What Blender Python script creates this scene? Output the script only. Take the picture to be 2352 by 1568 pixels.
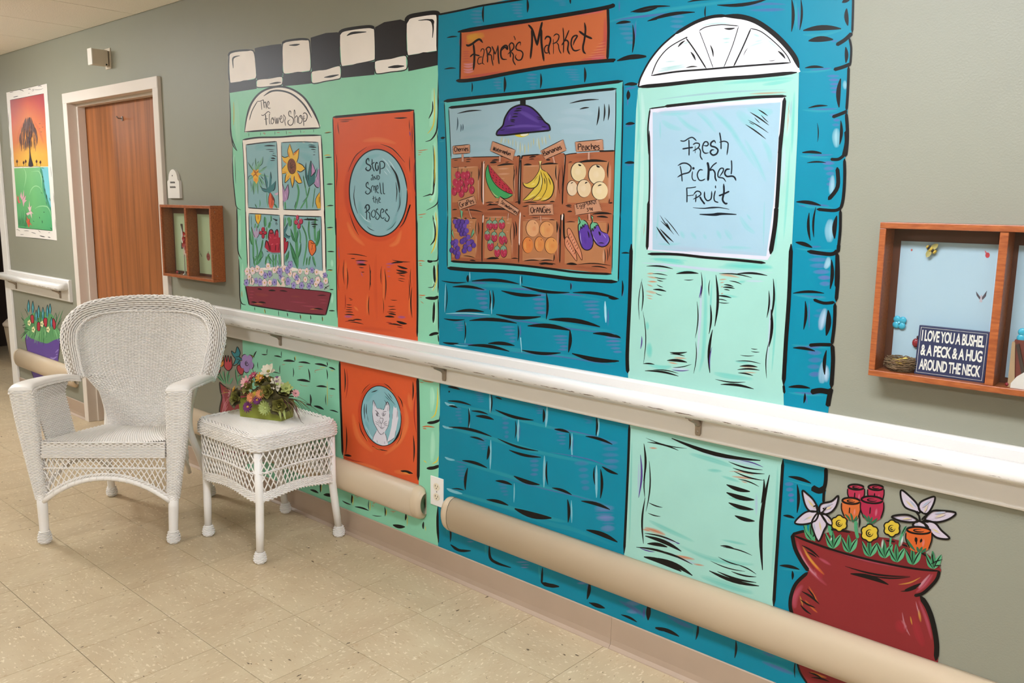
import bpy, bmesh, math, random
import numpy as np
from mathutils import Vector, Matrix

# ------------------------------------------------------------------ clear
for o in list(bpy.data.objects):
    bpy.data.objects.remove(o, do_unlink=True)
SC = bpy.context.scene
COL = SC.collection
random.seed(7)

# ------------------------------------------------------------------ camera
YAW, PIT, ROLL, FPX = -0.733107824, 0.163272713, -0.0120957495, 1953.355
CAM = np.array([0.0, -2.157, 1.44])          # wall plane is y = 0, floor z = 0
def _basis():
    cy, sy = math.cos(YAW), math.sin(YAW)
    f = np.array([sy*math.cos(PIT), cy*math.cos(PIT), -math.sin(PIT)])
    r = np.array([cy, -sy, 0.0]); d = np.cross(f, r)
    r2 = math.cos(ROLL)*r + math.sin(ROLL)*d
    d2 = -math.sin(ROLL)*r + math.cos(ROLL)*d
    return r2, d2, f
RX, DN, FW = _basis()
cam = bpy.data.cameras.new('camera')
cam.sensor_width = 36.0
cam.lens = FPX*36.0/2352.0
cam.clip_start = 0.02
camo = bpy.data.objects.new('camera', cam)
COL.objects.link(camo)
camo.matrix_world = Matrix(((RX[0], -DN[0], -FW[0], CAM[0]), (RX[1], -DN[1], -FW[1], CAM[1]),
                            (RX[2], -DN[2], -FW[2], CAM[2]), (0, 0, 0, 1)))
SC.camera = camo

# ------------------------------------------------------------------ world, exposure, light levels
w = bpy.data.worlds.new('world'); SC.world = w
w.use_nodes = True
w.node_tree.nodes['Background'].inputs[0].default_value = (1.0, 0.93, 0.82, 1)
w.node_tree.nodes['Background'].inputs[1].default_value = 0.15
SC.view_settings.view_transform = 'Standard'
SC.view_settings.look = 'None'
SC.view_settings.gamma = 1.0
SC.view_settings.use_curve_mapping = False
SC.view_settings.exposure = 0.16
W_, N_W = (.97, 1.0, 1.03), (.93, 1.0, 1.12)
TROFFERS = [(-10.4, -1.35, 19.0, W_), (-5.62, -1.35, 22.0, W_), (-0.75, -1.35, 27.0, N_W), (4.1, -1.35, 19.0, N_W),
            (-7.9, -3.79, 18.0, W_), (-3.1, -3.79, 22.0, W_), (1.7, -3.79, 24.0, N_W)]  # rear row: unseen lights added for frontal, more even light on chair and wall
CEIL = 2.39

# ------------------------------------------------------------------ wall-plane tracing helper (pixel of the photo -> point of the flat painted wall)
def on_wall(u, v):
    d = RX*((u-1176)/FPX) + DN*((v-784)/FPX) + FW
    t = -CAM[1]/d[1]
    p = CAM + d*t
    return p[0], p[2]
def on_plane_y(u, v, y):
    d = RX*((u-1176)/FPX) + DN*((v-784)/FPX) + FW
    t = (y-CAM[1])/d[1]
    p = CAM + d*t
    return p

# ------------------------------------------------------------------ colours and materials
def lin(c):
    c = c/255.0
    return c/12.92 if c <= .04045 else ((c+.055)/1.055)**2.4
def hexl(h, k=1.0):
    h = h.lstrip('#')
    return tuple(min(1.0, lin(int(h[i:i+2], 16))*k) for i in (0, 2, 4))
MATS = {}
def mat(name, col, rough=.5, metal=0.0, noise=0.0, nscale=40.0, bump=0.0, bscale=200.0, spec=.5, coat=0.0, stretch=None, trans=0.0, alpha=1.0, emit=None):
    if name in MATS: return MATS[name]
    m = bpy.data.materials.new(name); m.use_nodes = True
    nt = m.node_tree; N = nt.nodes; L = nt.links
    b = N['Principled BSDF']
    c = hexl(col) if isinstance(col, str) else col
    b.inputs['Base Color'].default_value = (*c, 1)
    b.inputs['Roughness'].default_value = rough
    b.inputs['Metallic'].default_value = metal
    b.inputs['Specular IOR Level'].default_value = spec
    b.inputs['Coat Weight'].default_value = coat
    if noise or bump:
        tc = N.new('ShaderNodeTexCoord'); mp = N.new('ShaderNodeMapping')
        L.new(tc.outputs['Object'], mp.inputs['Vector'])
        if stretch: mp.inputs['Scale'].default_value = stretch
    if noise:
        t = N.new('ShaderNodeTexNoise'); t.inputs['Scale'].default_value = nscale; t.inputs['Detail'].default_value = 4
        L.new(mp.outputs[0], t.inputs['Vector'])
        r = N.new('ShaderNodeMapRange'); r.inputs[3].default_value = 1-noise; r.inputs[4].default_value = 1+noise
        L.new(t.outputs[0], r.inputs[0])
        mx = N.new('ShaderNodeVectorMath'); mx.operation = 'SCALE'
        mx.inputs[0].default_value = c
        L.new(r.outputs[0], mx.inputs['Scale']); L.new(mx.outputs[0], b.inputs['Base Color'])
    if bump:
        t2 = N.new('ShaderNodeTexNoise'); t2.inputs['Scale'].default_value = bscale; t2.inputs['Detail'].default_value = 2
        L.new(mp.outputs[0], t2.inputs['Vector'])
        bp = N.new('ShaderNodeBump'); bp.inputs['Strength'].default_value = bump; bp.inputs['Distance'].default_value = .002
        L.new(t2.outputs[0], bp.inputs['Height']); L.new(bp.outputs[0], b.inputs['Normal'])
    if emit:
        b.inputs['Emission Color'].default_value = (*emit[0], 1); b.inputs['Emission Strength'].default_value = emit[1]
    MATS[name] = m
    return m

def paint_material(name):
    m = bpy.data.materials.new(name); m.use_nodes = True
    nt = m.node_tree; N = nt.nodes; L = nt.links
    b = N['Principled BSDF']
    b.inputs['Roughness'].default_value = .40
    b.inputs['Specular IOR Level'].default_value = .22
    at = N.new('ShaderNodeAttribute'); at.attribute_name = 'Col'
    tc = N.new('ShaderNodeTexCoord')
    n1 = N.new('ShaderNodeTexNoise'); n1.inputs['Scale'].default_value = 9; n1.inputs['Detail'].default_value = 6
    L.new(tc.outputs['Object'], n1.inputs['Vector'])
    r = N.new('ShaderNodeMapRange'); r.inputs[3].default_value = .93; r.inputs[4].default_value = 1.07
    L.new(n1.outputs[0], r.inputs[0])
    mx = N.new('ShaderNodeVectorMath'); mx.operation = 'SCALE'
    L.new(at.outputs['Color'], mx.inputs[0]); L.new(r.outputs[0], mx.inputs['Scale'])
    L.new(mx.outputs[0], b.inputs['Base Color'])
    n2 = N.new('ShaderNodeTexNoise'); n2.inputs['Scale'].default_value = 260
    L.new(tc.outputs['Object'], n2.inputs['Vector'])
    bp = N.new('ShaderNodeBump'); bp.inputs['Strength'].default_value = .12; bp.inputs['Distance'].default_value = .001
    L.new(n2.outputs[0], bp.inputs['Height']); L.new(bp.outputs[0], b.inputs['Normal'])
    return m
M_PAINT = paint_material('mural_paint')

# ------------------------------------------------------------------ object helpers
def link(name, me, material=None, parent=None, smooth=False):
    o = bpy.data.objects.new(name, me); COL.objects.link(o)
    if material is not None and not me.materials: me.materials.append(material)
    if parent is not None: o.parent = parent
    if smooth: me.polygons.foreach_set('use_smooth', [True]*len(me.polygons))
    return o
def tag(o, label, cat, group=None):
    o['label'] = label; o['category'] = cat
    if group: o['group'] = group
    return o
def structure(o):
    o['kind'] = 'structure'; return o
def empty(name, loc=(0, 0, 0), rz=0.0):
    o = bpy.data.objects.new(name, None); COL.objects.link(o)
    o.location = loc; o.rotation_euler = (0, 0, rz); o.empty_display_size = .05
    return o
class MB:
    """collects vertices and faces of one part"""
    def __init__(s): s.v = []; s.f = []
    def add(s, vs, fs):
        k = len(s.v); s.v.extend([tuple(map(float, p)) for p in vs]); s.f.extend([tuple(k+i for i in f) for f in fs]); return s
    def box(s, x0, x1, y0, y1, z0, z1):
        return s.add([(x0, y0, z0), (x1, y0, z0), (x1, y1, z0), (x0, y1, z0), (x0, y0, z1), (x1, y0, z1), (x1, y1, z1), (x0, y1, z1)],
                     [(3, 2, 1, 0), (4, 5, 6, 7), (0, 1, 5, 4), (1, 2, 6, 5), (2, 3, 7, 6), (3, 0, 4, 7)])
    def rbox(s, x0, x1, y0, y1, z0, z1, r=.002):
        bm = bmesh.new(); bmesh.ops.create_cube(bm, size=1)
        for v in bm.verts:
            v.co = Vector(((x0+x1)/2+v.co.x*(x1-x0), (y0+y1)/2+v.co.y*(y1-y0), (z0+z1)/2+v.co.z*(z1-z0)))
        bmesh.ops.bevel(bm, geom=bm.edges[:], offset=r, segments=2, affect='EDGES', profile=.5)
        bm.verts.index_update()
        s.add([v.co[:] for v in bm.verts], [[v.index for v in f.verts] for f in bm.faces]); bm.free(); return s
    def extrude_x(s, prof, x0, x1, caps=True):
        n = len(prof)
        vs = [(x0, y, z) for y, z in prof] + [(x1, y, z) for y, z in prof]
        fs = [(i, (i+1) % n, n+(i+1) % n, n+i) for i in range(n)]
        if caps: fs += [tuple(range(n))[::-1], tuple(range(n, 2*n))]
        return s.add(vs, fs)
    def prism(s, poly, d0, d1, axis='y'):
        n = len(poly)
        if axis == 'y': vs = [(a, d0, b) for a, b in poly] + [(a, d1, b) for a, b in poly]
        elif axis == 'z': vs = [(a, b, d0) for a, b in poly] + [(a, b, d1) for a, b in poly]
        else: vs = [(d0, a, b) for a, b in poly] + [(d1, a, b) for a, b in poly]
        return s.add(vs, [tuple(range(n)), tuple(range(n, 2*n))[::-1]] + [(i, n+i, n+(i+1) % n, (i+1) % n) for i in range(n)])
    def tube(s, pts, r, n=6, closed=False, caps=True, flat=1.0):
        P = np.array(pts, float); m = len(P)
        R = np.full(m, r, float) if np.isscalar(r) else np.array(r, float)
        if closed: T = np.roll(P, -1, 0)-np.roll(P, 1, 0)
        else: T = np.gradient(P, axis=0)
        T /= np.linalg.norm(T, axis=1)[:, None]+1e-12
        up = np.array([0, 0, 1.0])
        if abs(T[0] @ up) > .9: up = np.array([1.0, 0, 0])
        vs = []; u = np.cross(T[0], up); u /= np.linalg.norm(u)
        ang = [2*math.pi*k/n for k in range(n)]
        for i in range(m):
            u = u-T[i]*(u @ T[i]); u /= np.linalg.norm(u)+1e-12
            wv = np.cross(T[i], u)
            for a in ang: vs.append(P[i]+R[i]*(math.cos(a)*u+flat*math.sin(a)*wv))
        fs = []
        for i in range(m if closed else m-1):
            j = (i+1) % m
            for k in range(n): fs.append((i*n+k, i*n+(k+1) % n, j*n+(k+1) % n, j*n+k))
        if caps and not closed: fs += [tuple(range(n))[::-1], tuple((m-1)*n+k for k in range(n))]
        return s.add(vs, fs)
    def lathe(s, prof, n=16, c=(0, 0, 0), sx=1, sy=1):
        vs = []; m = len(prof)
        for r, z in prof:
            for k in range(n):
                a = 2*math.pi*k/n; vs.append((c[0]+r*math.cos(a)*sx, c[1]+r*math.sin(a)*sy, c[2]+z))
        fs = [(i*n+k, i*n+(k+1) % n, (i+1)*n+(k+1) % n, (i+1)*n+k) for i in range(m-1) for k in range(n)]
        fs += [tuple(range(n))[::-1], tuple((m-1)*n+k for k in range(n))]
        return s.add(vs, fs)
    def ball(s, c, r, n=10, sc=(1, 1, 1)):
        m = n//2+1
        prof = [(math.sin(math.pi*i/m), -math.cos(math.pi*i/m)) for i in range(m+1)]
        vs = []
        for pr, pz in prof:
            pr = max(pr, .001)
            for k in range(n):
                a = 2*math.pi*k/n; vs.append((c[0]+r*sc[0]*pr*math.cos(a), c[1]+r*sc[1]*pr*math.sin(a), c[2]+r*sc[2]*pz))
        fs = [(i*n+k, i*n+(k+1) % n, (i+1)*n+(k+1) % n, (i+1)*n+k) for i in range(m) for k in range(n)]
        return s.add(vs, fs)
    def xform(s, M, k0=0):
        for i in range(k0, len(s.v)): s.v[i] = tuple(M @ Vector(s.v[i]))
        return s
    def build(s, name, material, parent=None, smooth=False):
        me = bpy.data.meshes.new(name); me.from_pydata(s.v, [], s.f); me.update()
        return link(name, me, material, parent, smooth)
def smooth_pts(p, closed=False, k=6):
    p = [np.array(q, float) for q in p]; n = len(p)
    if n < 3: return p
    out = []
    for i in range(n if closed else n-1):
        if closed: a, b, c, d = p[(i-1) % n], p[i], p[(i+1) % n], p[(i+2) % n]
        else: a, b, c, d = p[max(i-1, 0)], p[i], p[i+1], p[min(i+2, n-1)]
        for j in range(k):
            t = j/k
            out.append(.5*((2*b)+(c-a)*t+(2*a-5*b+4*c-d)*t*t+(3*b-a-3*c+d)*t**3))
    if not closed: out.append(p[-1])
    return out

# ================================================================== ROOM SHELL
M_WALL = mat('sage_wall_paint', '#898776', rough=.5, noise=.03, nscale=6, bump=.18, bscale=220, spec=.4)
M_WHITE = mat('white_gloss_paint', '#e6e0d9', rough=.28, noise=.03, nscale=8, spec=.5)
M_BASE = mat('tan_vinyl_base', '#ab947f', rough=.45, noise=.05, nscale=12)
M_FRAME = mat('door_frame_paint', '#d9cdc0', rough=.32, noise=.02, nscale=5)
M_CEIL = mat('ceiling_tile_face', '#f6f1e8', rough=.95, noise=.10, nscale=160, bump=.5, bscale=140, spec=.1)
M_GRID = mat('ceiling_gap', '#4a4338', rough=.9)
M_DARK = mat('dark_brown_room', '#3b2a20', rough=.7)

def floor_tile_material():
    m = bpy.data.materials.new('vinyl_composition_tile'); m.use_nodes = True
    nt = m.node_tree; N = nt.nodes; L = nt.links; b = N['Principled BSDF']
    tc = N.new('ShaderNodeTexCoord'); oi = N.new('ShaderNodeObjectInfo')
    off = N.new('ShaderNodeVectorMath'); off.operation = 'MULTIPLY_ADD'
    cmb = N.new('ShaderNodeCombineXYZ')
    for i in range(3): L.new(oi.outputs['Random'], cmb.inputs[i])
    off.inputs[1].default_value = (37, 53, 71)
    L.new(cmb.outputs[0], off.inputs[0]); L.new(tc.outputs['Object'], off.inputs[2])
    mp = N.new('ShaderNodeMapping'); mp.inputs['Scale'].default_value = (1, .42, 1)
    L.new(off.outputs[0], mp.inputs['Vector'])
    def noise(s, d=4):
        t = N.new('ShaderNodeTexNoise'); t.inputs['Scale'].default_value = s; t.inputs['Detail'].default_value = d
        L.new(mp.outputs[0], t.inputs['Vector']); return t
    cloud = noise(14); fleck = noise(120, 2); fleck2 = noise(95, 2); dark = noise(70, 3)
    def ramp(src, a, b_):
        r = N.new('ShaderNodeMapRange'); r.inputs[1].default_value = a; r.inputs[2].default_value = b_; L.new(src.outputs[0], r.inputs[0]); return r
    def mix(fac, A, B):
        x = N.new('ShaderNodeMix'); x.data_type = 'RGBA'
        L.new(fac.outputs[0], x.inputs[0])
        for s_, v in ((6, A), (7, B)):
            if isinstance(v, tuple): x.inputs[s_].default_value = (*v, 1)
            else: L.new(v.outputs[2], x.inputs[s_])
        return x
    base = mix(ramp(cloud, .3, .7), hexl('#b9a484'), hexl('#c5b291'))
    base = mix(ramp(fleck, .60, .72), base, hexl('#dccdb0'))
    base = mix(ramp(fleck2, .62, .74), base, hexl('#b39a78'))
    base = mix(ramp(dark, .70, .73), base, hexl('#54422c'))
    v = N.new('ShaderNodeMapRange'); v.inputs[3].default_value = .98; v.inputs[4].default_value = 1.02
    L.new(oi.outputs['Random'], v.inputs[0])
    sc = N.new('ShaderNodeVectorMath'); sc.operation = 'SCALE'
    L.new(base.outputs[2], sc.inputs[0]); L.new(v.outputs[0], sc.inputs['Scale'])
    L.new(sc.outputs[0], b.inputs['Base Color'])
    b.inputs['Roughness'].default_value = .38; b.inputs['Specular IOR Level'].default_value = .4
    return m
M_TILE = floor_tile_material()

XL, XR, YF = -11.6, 5.6, -5.2
# floor: a slab with the single vinyl tiles laid on it
fl = structure(MB().box(XL, XR, YF, 3.2, -.08, -.003).build('floor', mat('floor_slab', '#5a4a34', rough=.7)))
TS = .3048
tm = MB().rbox(-TS/2+.0008, TS/2-.0008, -TS/2+.0008, TS/2-.0008, -.003, 0, .0008)
tme = bpy.data.meshes.new('floor_tile'); tme.from_pydata(tm.v, [], tm.f); tme.materials.append(M_TILE)
nt_ = 0
rest = MB()
for i in range(-34, 24):
    for j in range(-16, 11):
        cx, cy = -1.506+TS*(i+.5), -.285+TS*(j+.5)
        if cx < XL or cx > XR or cy < YF-.1 or cy > 3.1: continue
        near = -7.9 < cx < .25 and -2.5 < cy < .05
        if near:
            o = bpy.data.objects.new('floor_tile', tme); COL.objects.link(o); o.parent = fl
            o.location = (cx, cy, 0); o.rotation_euler = (0, 0, math.pi/2*((i+j) % 2)); nt_ += 1
        else:
            rest.box(cx-TS/2+.0006, cx+TS/2-.0006, cy-TS/2+.0006, cy+TS/2-.0006, -.003, 0)
r_ = rest.build('distant_floor_tiles', M_TILE, fl); r_['kind'] = 'stuff'

# ceiling: lay-in panels
ce = structure(MB().box(XL, XR, YF, 3.2, CEIL+.02, CEIL+.1).build('ceiling', M_GRID))
CT = .61
cm = MB().rbox(-CT/2+.0035, CT/2-.0035, -CT/2+.0035, CT/2-.0035, 0, .02, .0015)
cme = bpy.data.meshes.new('ceiling_tile'); cme.from_pydata(cm.v, [], cm.f); cme.materials.append(M_CEIL)
X0C = -5.255
for i in range(-11, 18):
    for j in range(0, 8):
        cx, cy = X0C+CT*(i+.5), -CT*(j+.5)
        if cx-.3 < XL or cx+.3 > XR: continue
        o = bpy.data.objects.new('ceiling_tile', cme); COL.objects.link(o); o.parent = ce; o.location = (cx, cy, CEIL)

# back wall with the painted mural: three openings' worth of pieces, one mesh
DX0, DX1, DZ = -5.655, -4.408, 2.055            # outside of door frame
OX0, OX1, OZ = -8.35, -6.97, 2.06               # dark doorway at the far left
wb = MB()
wb.box(DX1-.01, XR, 0, .14, 0, CEIL+.02)
wb.box(DX0+.01, DX1-.01, 0, .14, DZ-.01, CEIL+.02)
wb.box(OX1, DX0+.01, 0, .14, 0, CEIL+.02)
wb.box(OX0, OX1, 0, .14, OZ, CEIL+.02)
wb.box(XL, OX0, 0, .14, 0, CEIL+.02)
structure(wb.build('wall_back', M_WALL))
structure(MB().box(XL, XR, YF-.12, YF, 0, CEIL+.02).build('wall_front', M_WALL))
structure(MB().box(XR, XR+.12, YF, .14, 0, CEIL+.02).build('wall_right', M_WALL))
structure(MB().box(XL-.12, XL, YF, 3.2, 0, CEIL+.02).build('wall_left', M_WALL))
# room behind the dark doorway
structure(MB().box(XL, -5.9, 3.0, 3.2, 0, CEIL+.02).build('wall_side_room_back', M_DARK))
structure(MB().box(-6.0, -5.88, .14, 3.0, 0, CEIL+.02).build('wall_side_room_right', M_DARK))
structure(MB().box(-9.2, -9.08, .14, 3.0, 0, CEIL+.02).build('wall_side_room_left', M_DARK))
structure(MB().rbox(OX1, OX1+.105, -.018, 0, 0, OZ+.1, .003).build('trim_1', M_WHITE))
structure(MB().rbox(OX0-.105, OX0, -.018, 0, 0, OZ+.1, .003).build('trim_2', M_WHITE))
structure(MB().rbox(OX0, OX1, -.018, 0, OZ, OZ+.1, .003).build('trim_3', M_WHITE))

# wooden door in its painted steel frame
dr = structure(empty('door_1', ((DX0+DX1)/2, 0, 0)))
def dpart(mb, n, m, p=None, sm=False):
    mb.xform(Matrix.Translation((-(DX0+DX1)/2, 0, 0)))
    return mb.build(n, m, p or dr, sm)
FW_ = .06
fr = MB()
dpart(MB().rbox(DX0, DX0+FW_, -.02, .135, 0, DZ, .003), 'frame_jamb', M_FRAME)
dpart(MB().rbox(DX1-FW_, DX1, -.02, .135, 0, DZ, .003), 'frame_jamb', M_FRAME)
dpart(MB().rbox(DX0+.0012, DX1-.0012, -.021, .134, DZ-FW_, DZ+.0005, .003), 'frame_head', M_FRAME)
dpart(MB().rbox(DX0+FW_-.002, DX0+FW_+.016, .035, .083, 0, DZ-FW_, .003), 'frame_stop', M_FRAME)
dpart(MB().rbox(DX1-FW_-.016, DX1-FW_+.002, .035, .083, 0, DZ-FW_, .003), 'frame_stop', M_FRAME)
dpart(MB().rbox(DX0+FW_, DX1-FW_, .036, .084, DZ-FW_-.016, DZ-FW_+.002, .003), 'frame_stop', M_FRAME)
def oak():
    m = bpy.data.materials.new('oak_veneer'); m.use_nodes = True
    nt = m.node_tree; N = nt.nodes; L = nt.links; b = N['Principled BSDF']
    tc = N.new('ShaderNodeTexCoord'); mp = N.new('ShaderNodeMapping'); mp.inputs['Scale'].default_value = (9, 9, .35)
    L.new(tc.outputs['Object'], mp.inputs['Vector'])
    t = N.new('ShaderNodeTexNoise'); t.inputs['Scale'].default_value = 3; t.inputs['Detail'].default_value = 8; t.inputs['Distortion'].default_value = .6
    L.new(mp.outputs[0], t.inputs['Vector'])
    mp2 = N.new('ShaderNodeMapping'); mp2.inputs['Scale'].default_value = (120, 60, 2.0); L.new(tc.outputs['Object'], mp2.inputs['Vector'])
    t2 = N.new('ShaderNodeTexNoise'); t2.inputs['Scale'].default_value = 2; t2.inputs['Detail'].default_value = 3
    L.new(mp2.outputs[0], t2.inputs['Vector'])
    cr = N.new('ShaderNodeValToRGB')
    cr.color_ramp.elements[0].position = .3; cr.color_ramp.elements[0].color = (*hexl('#74401c'), 1)
    cr.color_ramp.elements[1].position = .65; cr.color_ramp.elements[1].color = (*hexl('#a05e2e'), 1)
    ad = N.new('ShaderNodeMath'); ad.operation = 'MULTIPLY_ADD'; ad.inputs[1].default_value = .35; 
    L.new(t2.outputs[0], ad.inputs[0])
    sb = N.new('ShaderNodeMath'); sb.operation = 'SUBTRACT'; sb.inputs[1].default_value = .17
    L.new(t.outputs[0], sb.inputs[0]); L.new(sb.outputs[0], ad.inputs[2])
    L.new(ad.outputs[0], cr.inputs[0]); L.new(cr.outputs[0], b.inputs['Base Color'])
    b.inputs['Roughness'].default_value = .35; b.inputs['Coat Weight'].default_value = .15; b.inputs['Coat Roughness'].default_value = .2
    return m
M_OAK = oak()
dpart(MB().rbox(DX0+FW_+.003, DX1-FW_-.003, .085, .128, .008, DZ-FW_-.003, .002), 'door_leaf', M_OAK)
dpart(MB().rbox(DX0+FW_+.05, DX1-FW_-.05, .0825, .0852, .03, .28, .001), 'kick_plate', mat('brushed_steel', '#6e6660', rough=.35, metal=.9, noise=.1, nscale=30))
M_STEEL = mat('satin_steel', '#9a9088', rough=.3, metal=1.0)
hk = dpart(MB().rbox(-5.077, -5.063, .078, .086, 1.872, 1.898, .002), 'glint_plate', M_STEEL)  # small steel plate and pin added to imitate lamp glints on the varnish
k = MB().tube([(-5.07, .08, 1.885), (-5.07, .058, 1.885), (-5.07, .048, 1.895)], .004, 8)
k.xform(Matrix.Translation((-(DX0+DX1)/2, 0, 0))); k.build('glint_pin', M_STEEL, hk, True)
# latch bolt seen at the edge of the frame
lt = MB().rbox(-4.475, -4.44, .03, .07, .985, 1.02, .003); dpart(lt, 'lever_handle', mat('blue_grey_latch', '#6d6a73', rough=.5))

# cove base
prof = [(-.0005, 0), (-.0005, .106), (-.0035, .1065), (-.006, .104), (-.0065, .03), (-.009, .012), (-.018, .003), (-.019, 0)]
def base_piece(x0, x1): return MB().extrude_x(prof, x0, x1)
bs = structure(base_piece(-1.4845, XR).build('baseboard_right', M_BASE, smooth=False))
b2 = structure(base_piece(DX1, -1.4855).build('baseboard_middle', M_BASE))
b3 = structure(base_piece(OX1+.105, DX0).build('baseboard_left', M_BASE))
structure(base_piece(XL, OX0-.105).build('baseboard_far', M_BASE))

# ================================================================== CEILING LIGHTS
for i, (tx, ty, st, tc_) in enumerate(TROFFERS):
    t = empty('ceiling_light', (tx, ty, CEIL))
    tag(t, ['long ceiling light far left down the corridor', 'long wraparound ceiling light in front of the wooden door', 'long wraparound ceiling light in front of the turquoise painted door', 'long ceiling light far right of the mural', 'added unseen ceiling light of the rear row, leftmost', 'added unseen ceiling light of the rear row opposite the wicker chair', 'added unseen ceiling light of the rear row, rightmost'][i], 'ceiling light', 'corridor ceiling lights')
    MB().rbox(-.61, .61, -.15, .15, -.012, .0, .002).build('frame', M_WHITE, t)
    for e in (-1, 1): MB().rbox(min(e*.585, e*.61), max(e*.585, e*.61), -.15, .15, -.085, -.012, .006).build('end_cap', M_WHITE, t)
    pr = [(-.145, -.012), (-.14, -.055), (-.11, -.08), (0, -.086), (.11, -.08), (.14, -.055), (.145, -.012)]
    MB().extrude_x(pr, -.585, .585).build('diffuser', mat('diffuser_%d' % i, '#f0ece4', emit=(tc_, st*1.7)), t)

# ================================================================== HANDRAILS, BUMPER RAILS, WALL FIXTURES
def worn_white():
    m = bpy.data.materials.new('worn_white_rail_paint'); m.use_nodes = True
    nt = m.node_tree; N = nt.nodes; L = nt.links; b = N['Principled BSDF']
    tc = N.new('ShaderNodeTexCoord'); mp = N.new('ShaderNodeMapping'); mp.inputs['Scale'].default_value = (14, 60, 120)
    L.new(tc.outputs['Object'], mp.inputs['Vector'])
    t = N.new('ShaderNodeTexNoise'); t.inputs['Scale'].default_value = 1.6; t.inputs['Detail'].default_value = 6; t.inputs['Roughness'].default_value = .7
    L.new(mp.outputs[0], t.inputs['Vector'])
    sx = N.new('ShaderNodeSeparateXYZ'); L.new(tc.outputs['Object'], sx.inputs[0])
    # the scuffs run along the lower front edge of the rail (local z about -.008)
    d = N.new('ShaderNodeMath'); d.operation = 'ADD'; d.inputs[1].default_value = .0105; L.new(sx.outputs[2], d.inputs[0])
    a = N.new('ShaderNodeMath'); a.operation = 'ABSOLUTE'; L.new(d.outputs[0], a.inputs[0])
    r = N.new('ShaderNodeMapRange'); r.inputs[1].default_value = 0; r.inputs[2].default_value = .006; r.inputs[3].default_value = .17; r.inputs[4].default_value = -.25
    L.new(a.outputs[0], r.inputs[0])
    s = N.new('ShaderNodeMath'); s.operation = 'ADD'; L.new(t.outputs[0], s.inputs[0]); L.new(r.outputs[0], s.inputs[1])
    g = N.new('ShaderNodeMapRange'); g.inputs[1].default_value = .64; g.inputs[2].default_value = .68; L.new(s.outputs[0], g.inputs[0])
    x = N.new('ShaderNodeMix'); x.data_type = 'RGBA'; L.new(g.outputs[0], x.inputs[0])
    x.inputs[6].default_value = (*hexl('#ebe6e0'), 1); x.inputs[7].default_value = (*hexl('#6b5846'), 1)
    L.new(x.outputs[2], b.inputs['Base Color']); b.inputs['Roughness'].default_value = .3
    return m
M_RAIL = worn_white()
M_BRKT = mat('dull_bracket_metal', '#a39688', rough=.42, metal=.7)
M_BUMP = mat('tan_vinyl_bumper', '#c9b497', rough=.42, noise=.04, nscale=7, bump=.08, bscale=400, spec=.4)

def handrail(x0, x1, label, brackets, ret0=True, ret1=True):
    zc, yc = .862, -.068
    t = empty('handrail', (x0, 0, 0)); tag(t, label, 'handrail')
    r = .006
    bp = [(0, .762), (0, .906), (-.010, .906), (-.0165, .9035), (-.019, .899), (-.019, .769), (-.0165, .7645), (-.012, .762)]
    MB().extrude_x(bp, 0, x1-x0).build('back_board', M_WHITE, t)
    # rail: oval section, mitred returns to the board
    n = 20; sec = []
    for k in range(n):
        a = 2*math.pi*k/n
        ca, sa = math.cos(a), math.sin(a)
        e = .72
        sec.append((.020*math.copysign(abs(ca)**e, ca), .0235*math.copysign(abs(sa)**e, sa)))
    mb = MB(); rings = []
    L_ = x1-x0
    path = []
    if ret0: path += [((.03, -.018), 'p')]
    path += [((.03 if ret0 else 0., yc), 'm0' if ret0 else 'e')]
    path += [((L_-.03 if ret1 else L_, yc), 'm1' if ret1 else 'e')]
    if ret1: path += [((L_-.03, -.018), 'p')]
    vs = []
    for (px, py), kd in path:
        for (o, h) in sec:
            if kd == 'p': vs.append((px+(o if px < L_/2 else -o), py, h))
            elif kd == 'm0': vs.append((px+o, py+o, h))
            elif kd == 'm1': vs.append((px-o, py+o, h))
            else: vs.append((px, py+o, h))
    m = len(path)
    fs = [(i*n+k, i*n+(k+1) % n, (i+1)*n+(k+1) % n, (i+1)*n+k) for i in range(m-1) for k in range(n)]
    fs += [tuple(range(n))[::-1], tuple((m-1)*n+k for k in range(n))]
    ro = MB().add(vs, fs).build('grip_rail', M_RAIL, t, True); ro.location = (0, 0, zc)
    for f in ro.data.polygons:
        if len(f.vertices) > 4: f.use_smooth = False
    for bx in brackets:
        k = empty('bracket', (bx-x0, 0, 0)); k.parent = t
        MB().prism([(-.006, .778), (.006, .778), (.0085, .785), (.0085, .80), (.0105, .822), (.007, .832), (-.007, .832), (-.0105, .822), (-.0085, .80), (-.0085, .785)], -.019, -.0255).build('foot_plate', M_BRKT, k)
        p = smooth_pts([(0, -.024, .812), (0, -.034, .821), (0, -.050, .829), (0, -.068, .837)], k=4)
        MB().tube(p, [.0095]*3+[.0085]*(len(p)-3), 8).build('arm', M_BRKT, k, True)
        MB().ball((0, -.025, .790), .0035, 8, (1, .5, 1)).build('screw', M_STEEL, k, True)
        MB().rbox(-.013, .013, -.078, -.058, .8365, .8395, .001).build('saddle', M_BRKT, k)
    return t
handrail(-6.955, -5.765, 'short white handrail left of the wooden door', (-6.72, -5.91))
handrail(-4.30, XR-.02, 'long worn white handrail running across the painted mural', (-3.345, -2.26, -1.194, -.12, 1.0), True, False)

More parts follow.
